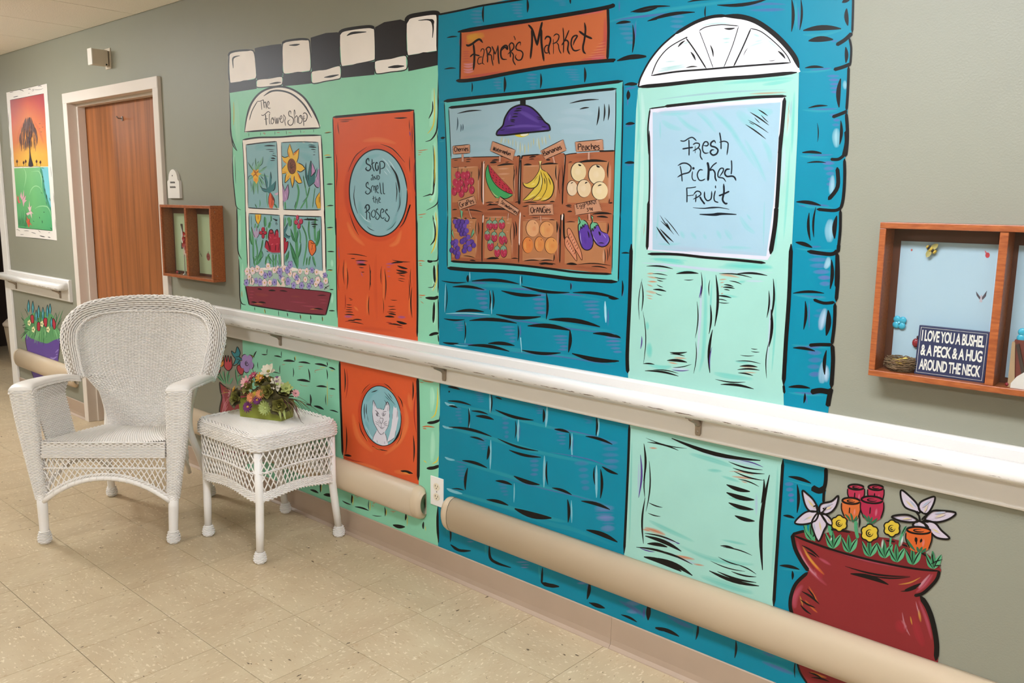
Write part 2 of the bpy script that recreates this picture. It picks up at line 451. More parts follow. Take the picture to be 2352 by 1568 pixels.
def bumper(x0, x1, label):
    t = empty('bumper_rail', (x0, 0, 0)); tag(t, label, 'bumper rail', 'tan bumper rails')
    n = 18; sec = []
    for k in range(n+1):
        a = math.pi*k/n
        sec.append((-.050*math.sin(a)**.8, .262+.068*math.cos(a)))
    L_ = x1-x0
    MB().extrude_x(sec, .045, L_-.045).build('cover', M_BUMP, t, True)
    for s_ in (0, 1):
        xs = [.0, .004, .012, .025, .0435]; sc = [.62, .80, .92, .985, 1.0]
        vs = []; m = len(xs)
        for xx, k in zip(xs, sc):
            X = xx if s_ == 0 else L_-xx
            for y, z in sec: vs.append((X, y*k*1.01, .262+(z-.262)*k*1.005))
        q = n+1
        fs = [(i*q+j, i*q+(j+1) % q, (i+1)*q+(j+1) % q, (i+1)*q+j) for i in range(m-1) for j in range(q)]
        fs.append(tuple(range(q)))
        MB().add(vs, fs).build('end_cap', M_BUMP, t, True)
bumper(-6.84, -5.77, 'short tan bumper rail under the painted purple flower pot')
bumper(-4.30, -2.385, 'tan bumper rail ending beside the wall outlet, behind the wicker table')
bumper(-2.265, XR-.02, 'long tan bumper rail crossing the teal brick mural')

# duplex outlet
t = empty('wall_outlet', (-2.321, 0, .328)); tag(t, 'white duplex wall outlet between the two bumper rails', 'outlet')
MB().rbox(-.036, .036, -.005, 0, -.058, .058, .002).build('cover_plate', mat('white_plastic', '#e8e2da', rough=.35), t)
for s_ in (-1, 1):
    pl = [(.017*math.cos(a), .0145*math.sin(a)+s_*.0205) for a in [2*math.pi*k/16 for k in range(16)]]
    k = MB().prism(pl, -.0065, -.004).build('receptacle', mat('ivory_plastic', '#e2d5ba', rough=.4), t)
    q = MB()
    q.box(-.008, -.0055, -.0068, -.006, s_*.0205-.001, s_*.0205+.007); q.box(.0055, .008, -.0068, -.006, s_*.0205-.001, s_*.0205+.006)
    q.lathe([(.0025, 0), (.0025, .0006)], 8); 
    for i in range(len(q.v)-16, len(q.v)):
        x_, y_, z_ = q.v[i]; q.v[i] = (x_, -.0068+z_, s_*.0205-.0065+y_)
    q.build('slots', mat('slot_black', '#221c18', rough=.6), k)
MB().ball((0, -.0052, 0), .003, 8, (1, .4, 1)).build('screw', M_STEEL, t)

# arched name plaque by the door
t = empty('name_plaque', (-4.303, 0, 1.435)); tag(t, 'small white arched name plaque beside the wooden door', 'plaque')
pl = [(-.063, 0), (.063, 0), (.063, .085)] + [(.048*math.cos(a), .095+.052*math.sin(a)) for a in [math.pi*k/12 for k in range(13)]] + [(-.063, .085)]
MB().prism(pl, -.014, 0).build('plate', mat('plaque_white', '#ded8cf', rough=.4), t)
MB().ball((-.004, -.014, .115), .004, 8, (1, .5, 1)).build('nail', mat('plaque_ink', '#4a4540', rough=.6), t)
for zz, ww in ((.080, .026), (.056, .031)):
    q = MB()
    for k in range(9):
        q.box(-.004-ww+k*ww*2/9, -.004-ww+k*ww*2/9+ww*.16, -.0146, -.0138, zz-.004, zz+.004*(1 if k % 3 else 1.5))
    q.build('printed_line', MATS['plaque_ink'], t)

# beige alarm sounder above the door
t = empty('alarm_sounder', (-5.01, 0, 2.2)); tag(t, 'small beige alarm sounder box high above the wooden door', 'alarm')
M_BEI = mat('beige_plastic', '#c9bba6', rough=.45)
MB().rbox(-.035, .035, -.006, 0, -.056, .056, .002).build('mounting_plate', M_BEI, t)
MB().rbox(-.026, .026, -.098, -.012, -.042, .042, .004).build('body', M_BEI, t)
MB().rbox(-.012, .012, -.014, -.004, -.04, .04, .001).build('spacer', mat('sounder_gap', '#5a4f42', rough=.7), t)
MB().rbox(-.027, .027, -.104, -.097, -.044, .044, .002).build('front_lens', mat('lens_white', '#ece6da', rough=.3), t)
MB().ball((.026, -.024, -.036), .005, 8, (.5, 1, 1)).build('screw', MATS['slot_black'], t)

# waste bin in the dark doorway
t = empty('waste_bin', (-8.05, .45, 0)); tag(t, 'beige waste bin standing inside the dark doorway', 'bin')
MB().lathe([(.13, 0), (.135, .01), (.165, .33), (.16, .33), (.13, .02)], 24).build('body', mat('bin_beige', '#a08e76', rough=.5), t, True)
MB().lathe([(.172, .33), (.174, .35), (.14, .385), (.02, .40), (.02, .401)], 24).build('lid', mat('bin_lid', '#b7a999', rough=.45), t, True)

# ================================================================== PAINTED WALL: tracing tools
GRID = {}
GAIN = [1.0]
def pcol(h): return hexl(h, GAIN[0])
class Raster:
    """what colour has been brushed where so far (half-pixel grid of the traced wall)"""
    X0, Y0, K = -40, -240, .5
    def __init__(s): s.a = np.full((1000, 1260, 3), .3)
    def ij(s, q):
        q = np.asarray(q); return (np.clip(((q[..., 1]-s.Y0)*s.K).astype(int), 0, 999), np.clip(((q[..., 0]-s.X0)*s.K).astype(int), 0, 1259))
    def get(s, q): i, j = s.ij(q); return s.a[i, j]
    def splat(s, g, c):
        n, m = g.shape[:2]; f = max(2, int(np.abs(np.diff(g, axis=0)).max()*1.2)+1); h = max(2, int(np.abs(np.diff(g, axis=1)).max()*1.2)+1)
        ti = np.linspace(0, n-1, (n-1)*f+1); tj = np.linspace(0, m-1, (m-1)*h+1)
        def up(A):
            i0 = np.minimum(ti.astype(int), n-2); w_ = (ti-i0)[:, None, None]; A = A[i0]*(1-w_)+A[i0+1]*w_
            j0 = np.minimum(tj.astype(int), m-2); w_ = (tj-j0)[None, :, None]; return A[:, j0]*(1-w_)+A[:, j0+1]*w_
        i, j = s.ij(up(g)); s.a[i, j] = up(c)
    def fill(s, p, c):
        p = np.array(p); (y0, y1), (x0, x1) = [(int(v.min()), int(v.max())) for v in s.ij(p)]
        Y, X = np.mgrid[y0:y1+1, x0:x1+1]; px = (X+.5)/s.K+s.X0; py = (Y+.5)/s.K+s.Y0
        ins = np.zeros(px.shape, bool); n = len(p)
        for k in range(n):
            (ax, ay), (bx, by) = p[k], p[(k+1) % n]
            if ay == by: continue
            ins ^= ((ay > py) != (by > py)) & (px < (bx-ax)*(py-ay)/(by-ay)+ax)
        s.a[y0:y1+1, x0:x1+1][ins] = c
RAST = Raster()
class Paint:
    """one painted part: flat paint films of a few hundredths of a millimetre on the wall"""
    STEP = .000035
    def __init__(s): s.v = []; s.f = []; s.c = []; s.m = []; s.ox = s.oy = 0.; s.s = 1.
    def z(s, ox, oy, sc): s.ox, s.oy, s.s = ox, oy, sc; return s
    def pts(s, t):
        if isinstance(t, str): a = [float(q) for q in t.replace(',', ' ').split()]; t = list(zip(a[::2], a[1::2]))
        return [np.array((s.ox+x/s.s, s.oy+y/s.s)) for x, y in t]
    def layer(s, cells):
        k = 1+max([GRID.get(c, 0) for c in cells] or [0])
        for c in cells: GRID[c] = k
        return -(.0003+k*s.STEP)
    @staticmethod
    def cells_of(p, r=0.):
        C = set(); g = 5.0
        for q in p:
            for dx in (-r, 0, r):
                for dy in (-r, 0, r): C.add((int((q[0]+dx)//g), int((q[1]+dy)//g)))
        return C
    @staticmethod
    def cells_box(p):
        g = 5.0; a = np.array(p); x0, y0 = (a.min(0)//g).astype(int); x1, y1 = (a.max(0)//g).astype(int)
        return {(i, j) for i in range(x0, x1+1) for j in range(y0, y1+1)}
    def addv(s, P, y):
        k = len(s.v)
        for q in P:
            x, z_ = on_wall(q[0], q[1]); s.v.append((x, y, z_))
        return k
    def face(s, idx, cols, m=0): s.f.append(tuple(idx)); s.c.append(cols); s.m.append(m)
    def _fill(s, col, p, y=None):
        y = s.layer(s.cells_box(p)) if y is None else y
        c = (*pcol(col), 1.) if isinstance(col, str) else col
        RAST.fill(p, c[:3])
        k = s.addv(p, y); n = len(p)
        from mathutils.geometry import tessellate_polygon
        for t in tessellate_polygon([[Vector((q[0], q[1], 0)) for q in p]]):
            s.face([k+i for i in t], [c]*3)
        return y
    def P(s, col, t): s._fill(col, s.pts(t)); return s
    def PS(s, col, t, k=5): s._fill(col, smooth_pts(s.pts(t), True, k)); return s
    def E(s, col, cx, cy, rx, ry=None, rot=0., n=20):
        ry = ry or rx; cr, sr = math.cos(math.radians(rot)), math.sin(math.radians(rot))
        t = [(cx+rx*math.cos(a)*cr-ry*math.sin(a)*sr, cy+rx*math.cos(a)*sr+ry*math.sin(a)*cr) for a in [2*math.pi*i/n for i in range(n)]]
        s._fill(col, s.pts(t)); return s
    def _ribbon(s, col, p, wid, m=0, alpha=None, closed=False):
        p = np.array(p); n = len(p)
        T = (np.roll(p, -1, 0)-np.roll(p, 1, 0)) if closed else np.gradient(p, axis=0)
        T /= np.linalg.norm(T, axis=1)[:, None]+1e-9
        Nn = np.stack([-T[:, 1], T[:, 0]], 1)
        y = s.layer(s.cells_of(p, max(wid)/2))
        c = pcol(col)
        W = np.array(wid)[:, None]/2
        if m == 0:
            k = s.addv(list(p+Nn*W)+list(p-Nn*W), y); c4 = (*c, 1.)
            for i in range(n if closed else n-1):
                j = (i+1) % n; s.face((k+i, k+j, k+n+j, k+n+i), [c4]*4)
        else:
            # thinned paint: mixed with the colour it was brushed over, uneven across the bristles
            W = W*(.35+.65*np.sin(np.pi*np.linspace(0, 1, n)))[:, None]
            q = 7; rnd = random.Random(int(p[0][0]*31+p[0][1]*17))
            prof = [0.]+[math.sin(math.pi*(j+1)/(q+1))**.7*rnd.uniform(.55, 1.) for j in range(q)]+[0.]
            nj = q+2; off = np.linspace(-1, 1, nj)
            grid = p[:, None, :]+Nn[:, None, :]*(W*off[None, :])[:, :, None]
            al = np.array(alpha)[:, None]*np.array(prof)[None, :]
            al[0, :] = 0; al[-1, :] = 0
            base = RAST.get(grid.reshape(-1, 2)).reshape(n, nj, 3)
            cc = base*(1-al[..., None])+np.array(c)*al[..., None]
            k = s.addv(list(grid.reshape(-1, 2)), y)
            ct = [[(*cc[i, j], 1.) for j in range(nj)] for i in range(n)]
            for i in range(n-1):
                for j in range(nj-1):
                    s.face((k+i*nj+j, k+(i+1)*nj+j, k+(i+1)*nj+j+1, k+i*nj+j+1), [ct[i][j], ct[i+1][j], ct[i+1][j+1], ct[i][j+1]])
            RAST.splat(grid, cc)
        return s
    def S(s, col, w_, t, taper=.25, closed=False):
        """brush line; taper = fraction of the length that thins out at both ends"""
        p = smooth_pts(s.pts(t), closed, 5)
        if len(p) == 2: p = [p[0]+(p[1]-p[0])*i/6 for i in range(7)]
        n = len(p); w_ = w_/s.s*BOLD.get(col, 1.)
        if closed: wid = [w_]*n
        else:
            wid = []
            for i in range(n):
                u = i/(n-1); d = min(u, 1-u)
                wid.append(w_*(min(1., .25+.75*d/taper) if taper > 0 else 1.))
        return s._ribbon(col, p, wid, closed=closed)
    def L(s, col, w_, x0, y0, x1, y1, bend=.06):
        """one pressed brush mark: thin - thick - thin"""
        a, b = s.pts([(x0, y0), (x1, y1)]); d = b-a; nn = np.array((-d[1], d[0]))
        p = [a+d*u+nn*bend*math.sin(math.pi*u)*1.0 for u in [i/8 for i in range(9)]]
        w_ = w_/s.s
        return s._ribbon(col, p, [max(.25, w_*math.sin(math.pi*(.04+.92*i/8))**.8) for i in range(9)])
    def LL(s, col, txt, bend=.05):
        for q in txt.split(';'):
            a = [float(x) for x in q.split()]
            if len(a) == 5: s.L(col, *a, bend=bend if (len(q) % 2) else -bend)
        return s
    def SS(s, col, txt, taper=.25):
        for q in txt.split(';'):
            w_, t = q.strip().split(' ', 1); s.S(col, float(w_), t, taper)
        return s
    def B(s, col, w_, t, a=.6):
        """soft dry-brush streak"""
        p = smooth_pts(s.pts(t), False, 5)
        if len(p) == 2: p = [p[0]+(p[1]-p[0])*i/6 for i in range(7)]
        n = len(p); w_ = w_/s.s
        return s._ribbon(col, p, [w_]*n, 1, [a*math.sin(math.pi*(.03+.94*i/(n-1)))**.6 for i in range(n)])
    def BB(s, col, txt, a=.6):
        for q in txt.split(';'):
            w_, t = q.strip().split(' ', 1); s.B(col, float(w_), t, a)
        return s
    def hatch(s, col, cx, cy, w_, h, n=5, a=.5, slope=0., sw=None):
        """cluster of soft horizontal streaks, longer on top"""
        rnd = random.Random(int(cx*7+cy*13))
        for i in range(n):
            yy = cy-h/2+h*i/max(1, n-1); ww = w_*(1-.5*i/n)*rnd.uniform(.75, 1.1)
            x1 = cx+w_/2+rnd.uniform(-.05, .05)*w_
            s.B(col, sw or h/n*1.1, [(x1-ww, yy+rnd.uniform(-.1, .1)*h/n-slope*ww), (x1, yy)], a*rnd.uniform(.6, 1.))
        return s
    def ring(s, col, w_, cx, cy, rx, ry, rot=0., a0=0., a1=360., soft=None, taper=.3, n=28):
        cr, sr = math.cos(math.radians(rot)), math.sin(math.radians(rot))
        t = []
        for i in range(n+1):
            a = math.radians(a0+(a1-a0)*i/n); x_, y_ = rx*math.cos(a), ry*math.sin(a)
            t.append((cx+x_*cr-y_*sr, cy+x_*sr+y_*cr))
        if soft: return s.B(col, w_, t, soft)
        return s.S(col, w_, t, taper)
    def grad(s, rows, nx=6):
        """rows: list of (left xy, right xy, colour left, mid, right) from top to bottom"""
        allp = s.pts([r[0] for r in rows]+[r[1] for r in rows]); n = len(rows)
        y = s.layer(s.cells_box(allp)); idx = []; cols = []
        for i in range(n):
            A, Bq = allp[i], allp[n+i]; k = s.addv([A+(Bq-A)*j/nx for j in range(nx+1)], y)
            cl = [np.array(pcol(c)) for c in rows[i][2:]]
            cc = []
            for j in range(nx+1):
                u = j/nx*2; q = cl[0]*(1-u)+cl[1]*u if u <= 1 else cl[1]*(2-u)+cl[2]*(u-1)
                cc.append((*q, 1.))
            idx.append(k); cols.append(cc)
        g = np.array([[A+(Bq-A)*j/nx for j in range(nx+1)] for A, Bq in zip(allp[:n], allp[n:])]); RAST.splat(g, np.array(cols)[..., :3])
        for i in range(n-1):
            for j in range(nx):
                s.face((idx[i]+j, idx[i]+j+1, idx[i+1]+j+1, idx[i+1]+j), [cols[i][j], cols[i][j+1], cols[i+1][j+1], cols[i+1][j]])
        return s
    def text(s, col, w_, txt, a, b, h, gap=1.0):
        """hand-drawn capitals and minuscules between two baseline points; h = letter height"""
        a = np.array(a, float); b = np.array(b, float); d = b-a; Ln = np.linalg.norm(d); d /= Ln
        up = np.array((d[1], -d[0]))
        tot = sum(FONT[c][0]+gap for c in txt)-gap; kx = Ln/tot; ky = h/10.
        x = 0.
        for c in txt:
            wd, strokes = FONT[c]
            for st in strokes.split('|'):
                if not st: continue
                q = [float(v) for v in st.split()]
                s.S(col, w_, [tuple(a+d*(x+px)*kx+up*py*ky) for px, py in zip(q[::2], q[1::2])], .12)
            x += wd+gap
        return s
    def build(s, name, parent=None):
        me = bpy.data.meshes.new(name); me.from_pydata(s.v, [], s.f)
        me.materials.append(M_PAINT)
        at = me.color_attributes.new('Col', 'FLOAT_COLOR', 'CORNER')
        flat = [x for fc in s.c for cc in fc for x in cc]
        at.data.foreach_set('color', flat)
        # all films face the corridor
        me.update()
        o = link(name, me, None, parent)
        if parent is not None and parent.type == 'EMPTY': o.matrix_parent_inverse = Matrix.Translation(-Vector(parent.location))
        return o
FONT = {'C': (7, '7 8 4 10 1 7 1 3 4 0 7 2'), 'h': (5, '1 10 1 0|1 4 3 6 5 5 5 0'), 'e': (5, '1 3 5 4 4 6 2 6 1 3 2 0 5 1'), 'r': (4.5, '1 6 1 0|1 4 3 6 4.5 5'),
 'i': (1.6, '1 6 1 0|1 8 1 9'), 's': (5, '5 5 3 6 1 5 2 3.5 4 2.5 4 .8 2 0 .5 1'), 'W': (8, '0 10 2 0 4 8 6 0 8 10'), 'a': (5, '1 5 3 6 5 5 5 0|5 3 2 3.4 1 1.5 2 0 5 1.5'),
 't': (4, '2 9 2 1 4 0|0 6 4 6'), 'm': (7, '1 6 1 0|1 4 2.5 6 4 5 4 0|4 4 5.5 6 7 5 7 0'), 'l': (1.6, '1 10 1 0'), 'o': (5, '3 6 1 4 1 2 3 0 5 2 5 4 3 6'), 'n': (5, '1 6 1 0|1 4 3 6 5 5 5 0'),
 'B': (6, '1 10 1 0|1 10 5 9 5 6 1 5.5 6 4.5 6 1 1 0'), 'P': (6, '1 10 1 0|1 10 6 9 6 6 1 5'), 'c': (5, '5 5 3 6 1 4 1 2 3 0 5 1'), 'G': (7, '6 8 4 10 1 7 1 3 4 0 7 2 7 5 4 5'),
 'p': (5, '1 6 1 -3|1 5 4 6 5 4 4 1 1 1'), 'S': (6, '6 9 3 10 1 8 3 6 6 4 6 1.5 3 0 .5 1.5'), 'w': (6, '0 6 1.5 0 3 5 4.5 0 6 6'), 'b': (5, '1 10 1 0|1 4 3 6 5 4 5 1.5 3 0 1 1'),
 'O': (7, '4 10 1 7 1 3 4 0 7 3 7 7 4 10'), 'g': (5, '5 5 3 6 1 4 2 1.5 5 2|5 6 5 -2 3 -3 1 -2'), 'E': (5, '5 10 1 10 1 0 5 0|1 5 4 5'), 'L': (2.5, '1.3 9 1.3 0'), 'A': (6, '0 0 3 9 6 0|1 3.5 5 3.5'),
 'N': (6, '1 0 1 9 6 0 6 9'), 'T': (5, '2.5 9 2.5 0|0 7 5 7'), 'R': (6, '1 0 1 9 5 8 5 5 1 4.5 6 0'), '3': (5, '1 9 4 9 3 6 5 3 3 0 1 1'), '9': (5, '5 6 2 5 1 8 4 9 5 6 4 0'), '\u00a2': (4, '4 8 1 6 1 3 4 1|3 10 2 -1'), ' ': (3, '')}
BK = '#14100f'
BOLD = {BK: 1.12, '#3a2c24': 1.35, '#10252b': 1.35, '#170c0b': 1.25, '#0c1622': 1.4, '#2a0d0a': 1.15}

# ================================================================== MURAL 1: THE FLOWER SHOP
GAIN[0] = 1.08
fs_ = empty('flower_shop_mural', (-2.75, 0, .1)); tag(fs_, 'painted mint green flower shop front with checkered awning on the wall', 'mural')
MINT, WHT, ORG = '#84c3a2', '#e6dcd2', '#c8522a'
A_ = (500, 0, 4.0212); B_ = (500, 290, 6.97); C_ = (500, 480, 5.2267); D_ = (740, 240, 5.2267); E_ = (740, 500, 5.2267); F_ = (560, 740, 4.35625); G_ = (560, 980, 4.35625); e_ = (420, 760, 5.2275)
p = Paint()
p.P(MINT, '527 160 1006 60 1008 224 1006 303 1007 500 1008 640 1009 787 1012 877 1008 1077 1006 1163 1007 1259 900 1215 780 1166 670 1121 563 1078 560 900 557 782 553 710 551 652 549 614 546 528 544 480 539 448 535 412 534 362 535 334 531 290 528 211')
# quoins on both edges
p.z(*A_).SS(BK, '10 108 860 118 1050 125 1250 180 1395')
p.BB('#bfe0c4', '60 170 900 180 1150 190 1330;40 150 1420 150 1540', .35)
p.SS('#b8a63c', '8 148 940 150 1050 148 1160', .3)
p.z(*B_).SS(BK, '13 212 0 220 150 245 300 310 395;13 240 330 240 600 250 850 275 1100 300 1280 375 1340;12 310 1290 308 1400 312 1568;6 278 480 282 700 290 920')
p.z(*C_).SS(BK, '11 235 0 238 250 245 500 290 605;11 255 600 262 800 275 1100 340 1150;8 278 1120 276 1205')
p.SS('#a8813a', '12 258 90 255 180 255 280;8 290 980 292 1060', .3)
p.BB('#c3e6cf', '40 270 60 265 250 275 500;40 300 640 300 800 310 1050', .45)
p.z(*D_)
p.BB('#c6ecd2', '90 1330 -200 1340 60 1300 280;80 1350 420 1350 800 1330 1100 1290 1180;70 1360 1250 1370 1568', .6)
p.SS(BK, '16 1398 -460 1392 -100 1395 60 1388 200 1370 330 1310 420 1240 445;14 1380 335 1393 500 1400 800 1398 1100 1370 1200 1250 1270;14 1388 1190 1400 1300 1404 1568;14 1325 -40 1325 70 1280 170;14 1332 490 1348 750 1335 1050 1290 1080 1210 1105;22 1345 760 1350 880 1335 1030;16 1330 1330 1350 1480 1355 1600')
p.SS('#c7b23e', '14 1345 -200 1350 100 1330 260 1265 350;12 1350 500 1355 700 1352 950;8 1290 1150 1310 1130;14 1365 1290 1370 1450 1375 1600')
p.SS('#b7653a', '9 1145 555 1200 550 1270 540;7 1150 580 1205 572;7 1150 605 1185 600;10 1150 1325 1200 1318 1250 1310;7 1165 1355 1210 1350', .3)
p.z(*E_)
p.BB('#c6ecd2', '80 1350 20 1360 250 1330 420;80 1350 560 1360 760 1320 880;60 1345 1000 1350 1300', .55)
p.SS(BK, '16 1402 0 1396 300 1396 450 1375 515 1265 515;26 1330 520 1290 525 1265 510;14 1390 520 1395 700 1392 900;34 1395 940 1350 965 1240 960;14 1392 960 1398 1150 1396 1380;30 1400 1385 1345 1390 1285 1412;12 1392 1400 1400 1490;16 1335 20 1358 140 1350 260 1300 330;26 1345 570 1348 680 1355 780;8 1350 780 1330 830 1270 835;26 1345 1010 1340 1150 1335 1260')
p.SS('#c7b23e', '16 1375 0 1378 180 1345 350 1305 430;12 1380 560 1375 750 1330 880', .3)
p.SS('#b7653a', '12 1150 520 1190 515 1235 522;9 1160 545 1195 552;9 1160 565 1205 575;12 1160 925 1200 932 1240 930;7 1165 950 1200 955;6 1180 1000 1220 1030', .3)
p.z(*F_)
p.BB('#c6ecd2', '60 1880 640 1890 750 1880 900;60 1890 1080 1890 1250 1880 1400', .5)
p.SS(BK, '18 1962 590 1972 750 1974 900 1955 975;26 1968 975 1900 1000 1835 1005;18 1960 1010 1972 1200 1970 1400;30 1965 1430 1900 1455 1830 1460;18 1962 1450 1960 1568')
p.SS('#d3bd3c', '12 1940 650 1938 800 1915 920 1870 960;12 1950 1340 1930 1390 1885 1415;8 1800 1380 1830 1405', .3)
p.SS('#b7653a', '10 1785 580 1840 592 1900 600;14 1785 1045 1840 1040 1910 1050;10 1790 1060 1830 1065;6 1760 600 1800 604', .3)
p.z(*G_).SS(BK, '18 1942 790 1945 950 1950 1190')
# courses of little painted bricks
p.z(*B_).LL(BK, '14 1705 108 1828 92;20 1720 502 1830 495;22 1745 928 1845 925;20 1755 1270 1858 1268;7 500 105 500 168;7 685 95 685 150;7 915 75 915 140;7 1095 65 1100 132;7 1325 55 1330 110;7 1535 45 1535 100', .02)
p.SS('#c09a3c', '16 1705 468 1760 460 1810 465;7 1720 1285 1800 1285;8 1720 100 1810 85', .3)
p.SS('#a04a46', '12 720 108 770 112;8 745 128 765 132;10 945 96 1000 100;8 1130 100 1190 104;6 1365 92 1400 88', .3)
p.z(*C_).LL(BK, '14 1310 225 1388 221;15 1318 510 1402 512;13 1310 733 1382 731;13 1345 965 1392 967;16 1335 1220 1408 1222;8 445 1172 446 1218;8 566 1195 576 1252;7 730 1215 735 1290;11 835 1240 841 1292;11 990 1262 996 1322;11 1115 1272 1119 1328;11 1255 1285 1259 1348', .02)
p.SS('#c7b23e', '8 1315 245 1370 243;6 1330 735 1385 742;6 560 1200 570 1255;5 1005 1275 1005 1310;5 1265 1300 1265 1340', .3)
p.BB('#bfe8d4', '40 1370 600 1375 700;40 1380 1010 1372 1140', .6)
p.z(*e_)
p.LL(BK, '16 805 285 860 318;16 850 315 886 240;14 945 278 1015 282;8 1016 210 1012 282;18 1095 298 1188 316;9 1186 240 1186 312;28 1205 358 1345 366;11 1338 310 1346 362;22 1388 374 1532 392;26 1585 394 1738 425;12 1730 370 1737 418;20 1752 434 1832 466;10 1065 490 1168 512;9 1168 410 1168 512;11 1325 440 1326 552;16 1505 450 1524 602;30 1370 588 1530 610;12 1725 458 1736 580;24 1603 664 1732 673;18 1758 692 1832 701;22 1530 758 1532 893;22 1480 876 1546 895;30 1572 898 1694 942;16 1762 948 1868 978;8 900 370 905 455;8 1718 760 1720 890', .05)
p.SS('#c7b23e', '8 805 280 850 312;8 1350 295 1355 350;7 1640 435 1720 440;7 1735 600 1738 900;6 1770 470 1815 478', .3)
p.BB('#b5533a', '14 1565 295 1610 290;10 1570 312 1600 318;14 1185 405 1235 398;16 1380 428 1450 422;12 1385 450 1420 455;14 1580 490 1600 470 1690 460;10 1580 500 1600 492;10 1420 655 1515 660;10 1400 640 1440 655;8 1750 772 1810 776;8 1770 790 1795 794;8 1740 330 1780 370;8 1035 358 1090 358;7 1270 382 1310 388', .85)
p.z(*G_)
p.LL(BK, '26 500 578 618 598;14 616 498 616 600;24 664 628 748 662;16 762 562 765 656;34 798 678 898 694;14 985 738 1075 778;20 1082 678 1077 765;18 1112 798 1252 838;8 1252 732 1252 832;8 1283 882 1382 892;14 1410 800 1414 895;20 1622 868 1616 934;38 1492 980 1614 1000;20 1800 948 1797 1022', .05)
p.SS('#c7b23e', '7 632 505 628 590;6 778 570 775 650;8 1095 690 1090 790;8 1265 745 1262 840;7 1430 815 1425 890;7 1638 885 1635 990;6 1815 990 1822 1040', .3)
p.BB('#c05e36', '14 1105 690 1150 685;12 1120 705 1160 695;16 1285 765 1320 757;12 1285 780 1300 800;14 1460 842 1530 848;8 1480 860 1510 856;6 640 495 680 520;5 780 560 830 570', .85)
p.build('shop_wall', fs_)

# checkered awning
aw = Paint().z(*A_)
DK = '#1d1718'
for w_, d_ in (('105 530 118 492 200 470 300 462 335 480 350 560 355 720 240 748 115 765', '112 765 240 748 355 728 362 820 240 838 112 858'),
               ('365 738 480 722 595 708 598 775 560 792 480 800 362 805', '343 445 400 432 500 415 590 405 600 560 602 700 480 716 360 733 345 560'),
               ('600 410 640 382 760 368 838 368 852 420 858 650 740 668 612 680 598 560', '605 685 740 672 860 655 868 770 740 785 600 797'),
               ('870 662 1000 640 1130 608 1138 715 1090 735 1000 750 875 768', '860 348 1000 305 1110 297 1125 330 1135 600 1000 640 870 662'),
               ('1128 330 1150 292 1220 272 1400 255 1440 262 1452 300 1457 530 1440 558 1290 590 1145 610', '1140 613 1290 592 1455 565 1450 690 1300 705 1145 720'),
               ('1455 567 1600 540 1740 515 1745 638 1600 665 1480 682 1458 660', '1455 252 1540 205 1690 180 1740 200 1752 510 1600 535 1460 562'),
               ('1745 210 1765 165 1880 138 2010 125 2034 150 2037 465 1900 488 1757 510', '1757 512 1900 490 2045 468 2040 600 1900 630 1762 658')):
    aw.P(DK, d_).P(WHT, w_)
    q = w_.split(); aw.S(BK, 9, ' '.join(q), .05, closed=True)
aw.SS(BK, '16 100 520 120 485 200 468 310 462;18 595 400 640 378 760 362 845 365;26 1120 325 1150 285 1250 262 1400 246 1450 262;36 1740 225 1765 160 1880 132 2010 118 2042 150 2042 300 2040 600;10 105 520 102 640 112 770 110 860', .1)
aw.SS(BK, '14 145 630 140 550 160 525 205 515;16 660 418 720 415 760 408;20 1195 330 1250 305 1375 295;14 480 775 540 765 590 760;18 985 715 1050 705 1120 690;24 1575 622 1650 615 1725 610;16 1855 190 1940 182 1980 200 1992 260 1985 350;26 1950 182 1985 195 1992 230', .4)
aw.build('checkered_awning', fs_)

# arched sign "The Flower Shop"
sg = Paint().z(*A_)
sg.PS(WHT, '250 1215 272 1080 310 960 380 870 470 822 580 805 690 830 790 900 870 1010 920 1110 943 1172 800 1185 600 1192 400 1205 300 1214')
sg.SS(BK, '16 250 1215 270 1080 310 960 380 868 470 818 580 800 690 826 795 898 872 1008 922 1108 945 1178;14 245 1218 500 1200 800 1188 950 1182;7 293 1112 320 1020 372 930;14 425 888 500 842 600 840 700 878 800 970 870 1088', .15)
sg.z(580, 215, 16.8)
INK = '#3a2c24'
sg.SS(INK, '20 205 300 300 290 430 232;18 338 290 350 450 362 630;24 428 230 440 400 462 560;26 420 382 500 322 526 400 540 582;22 618 480 648 360 615 296 580 360 575 480 620 560 712 556', .12)
sg.SS(INK, '22 342 815 410 842 500 780 610 690 690 755;28 500 800 522 1000 542 1225;20 455 988 600 965;18 690 790 655 800 650 1000 662 1140 700 1180;19 860 1010 800 1010 775 930 735 985 722 1100 760 1170 820 1100 825 980 790 905;20 868 890 890 1040 916 1165 950 930 982 1165 1018 910;19 1018 915 1055 985 1125 960 1142 880 1110 850 1075 920 1080 1060 1140 1118 1200 1040 1200 810;20 1195 800 1275 930 1250 1060 1285 1250', .1)
sg.SS(INK, '26 1487 805 1482 700 1442 668 1400 740 1420 850 1520 900 1585 1000 1560 1160 1460 1225 1380 1160 1382 1060 1460 1005;18 1655 820 1650 700 1620 625 1608 750 1635 1000 1640 1190;22 1640 950 1700 850 1742 920 1735 1080 1760 1132;22 1935 985 1865 920 1870 830 1800 900 1782 1020 1800 1140 1880 1130 1922 1020 1912 880 1870 830;14 1900 980 1960 975 2050 950;22 1990 830 1975 1000 1988 1255;27 1950 795 2020 740 2100 800 2114 920 2060 1050 1985 1072', .1)
sg.build('arched_shop_sign', fs_)

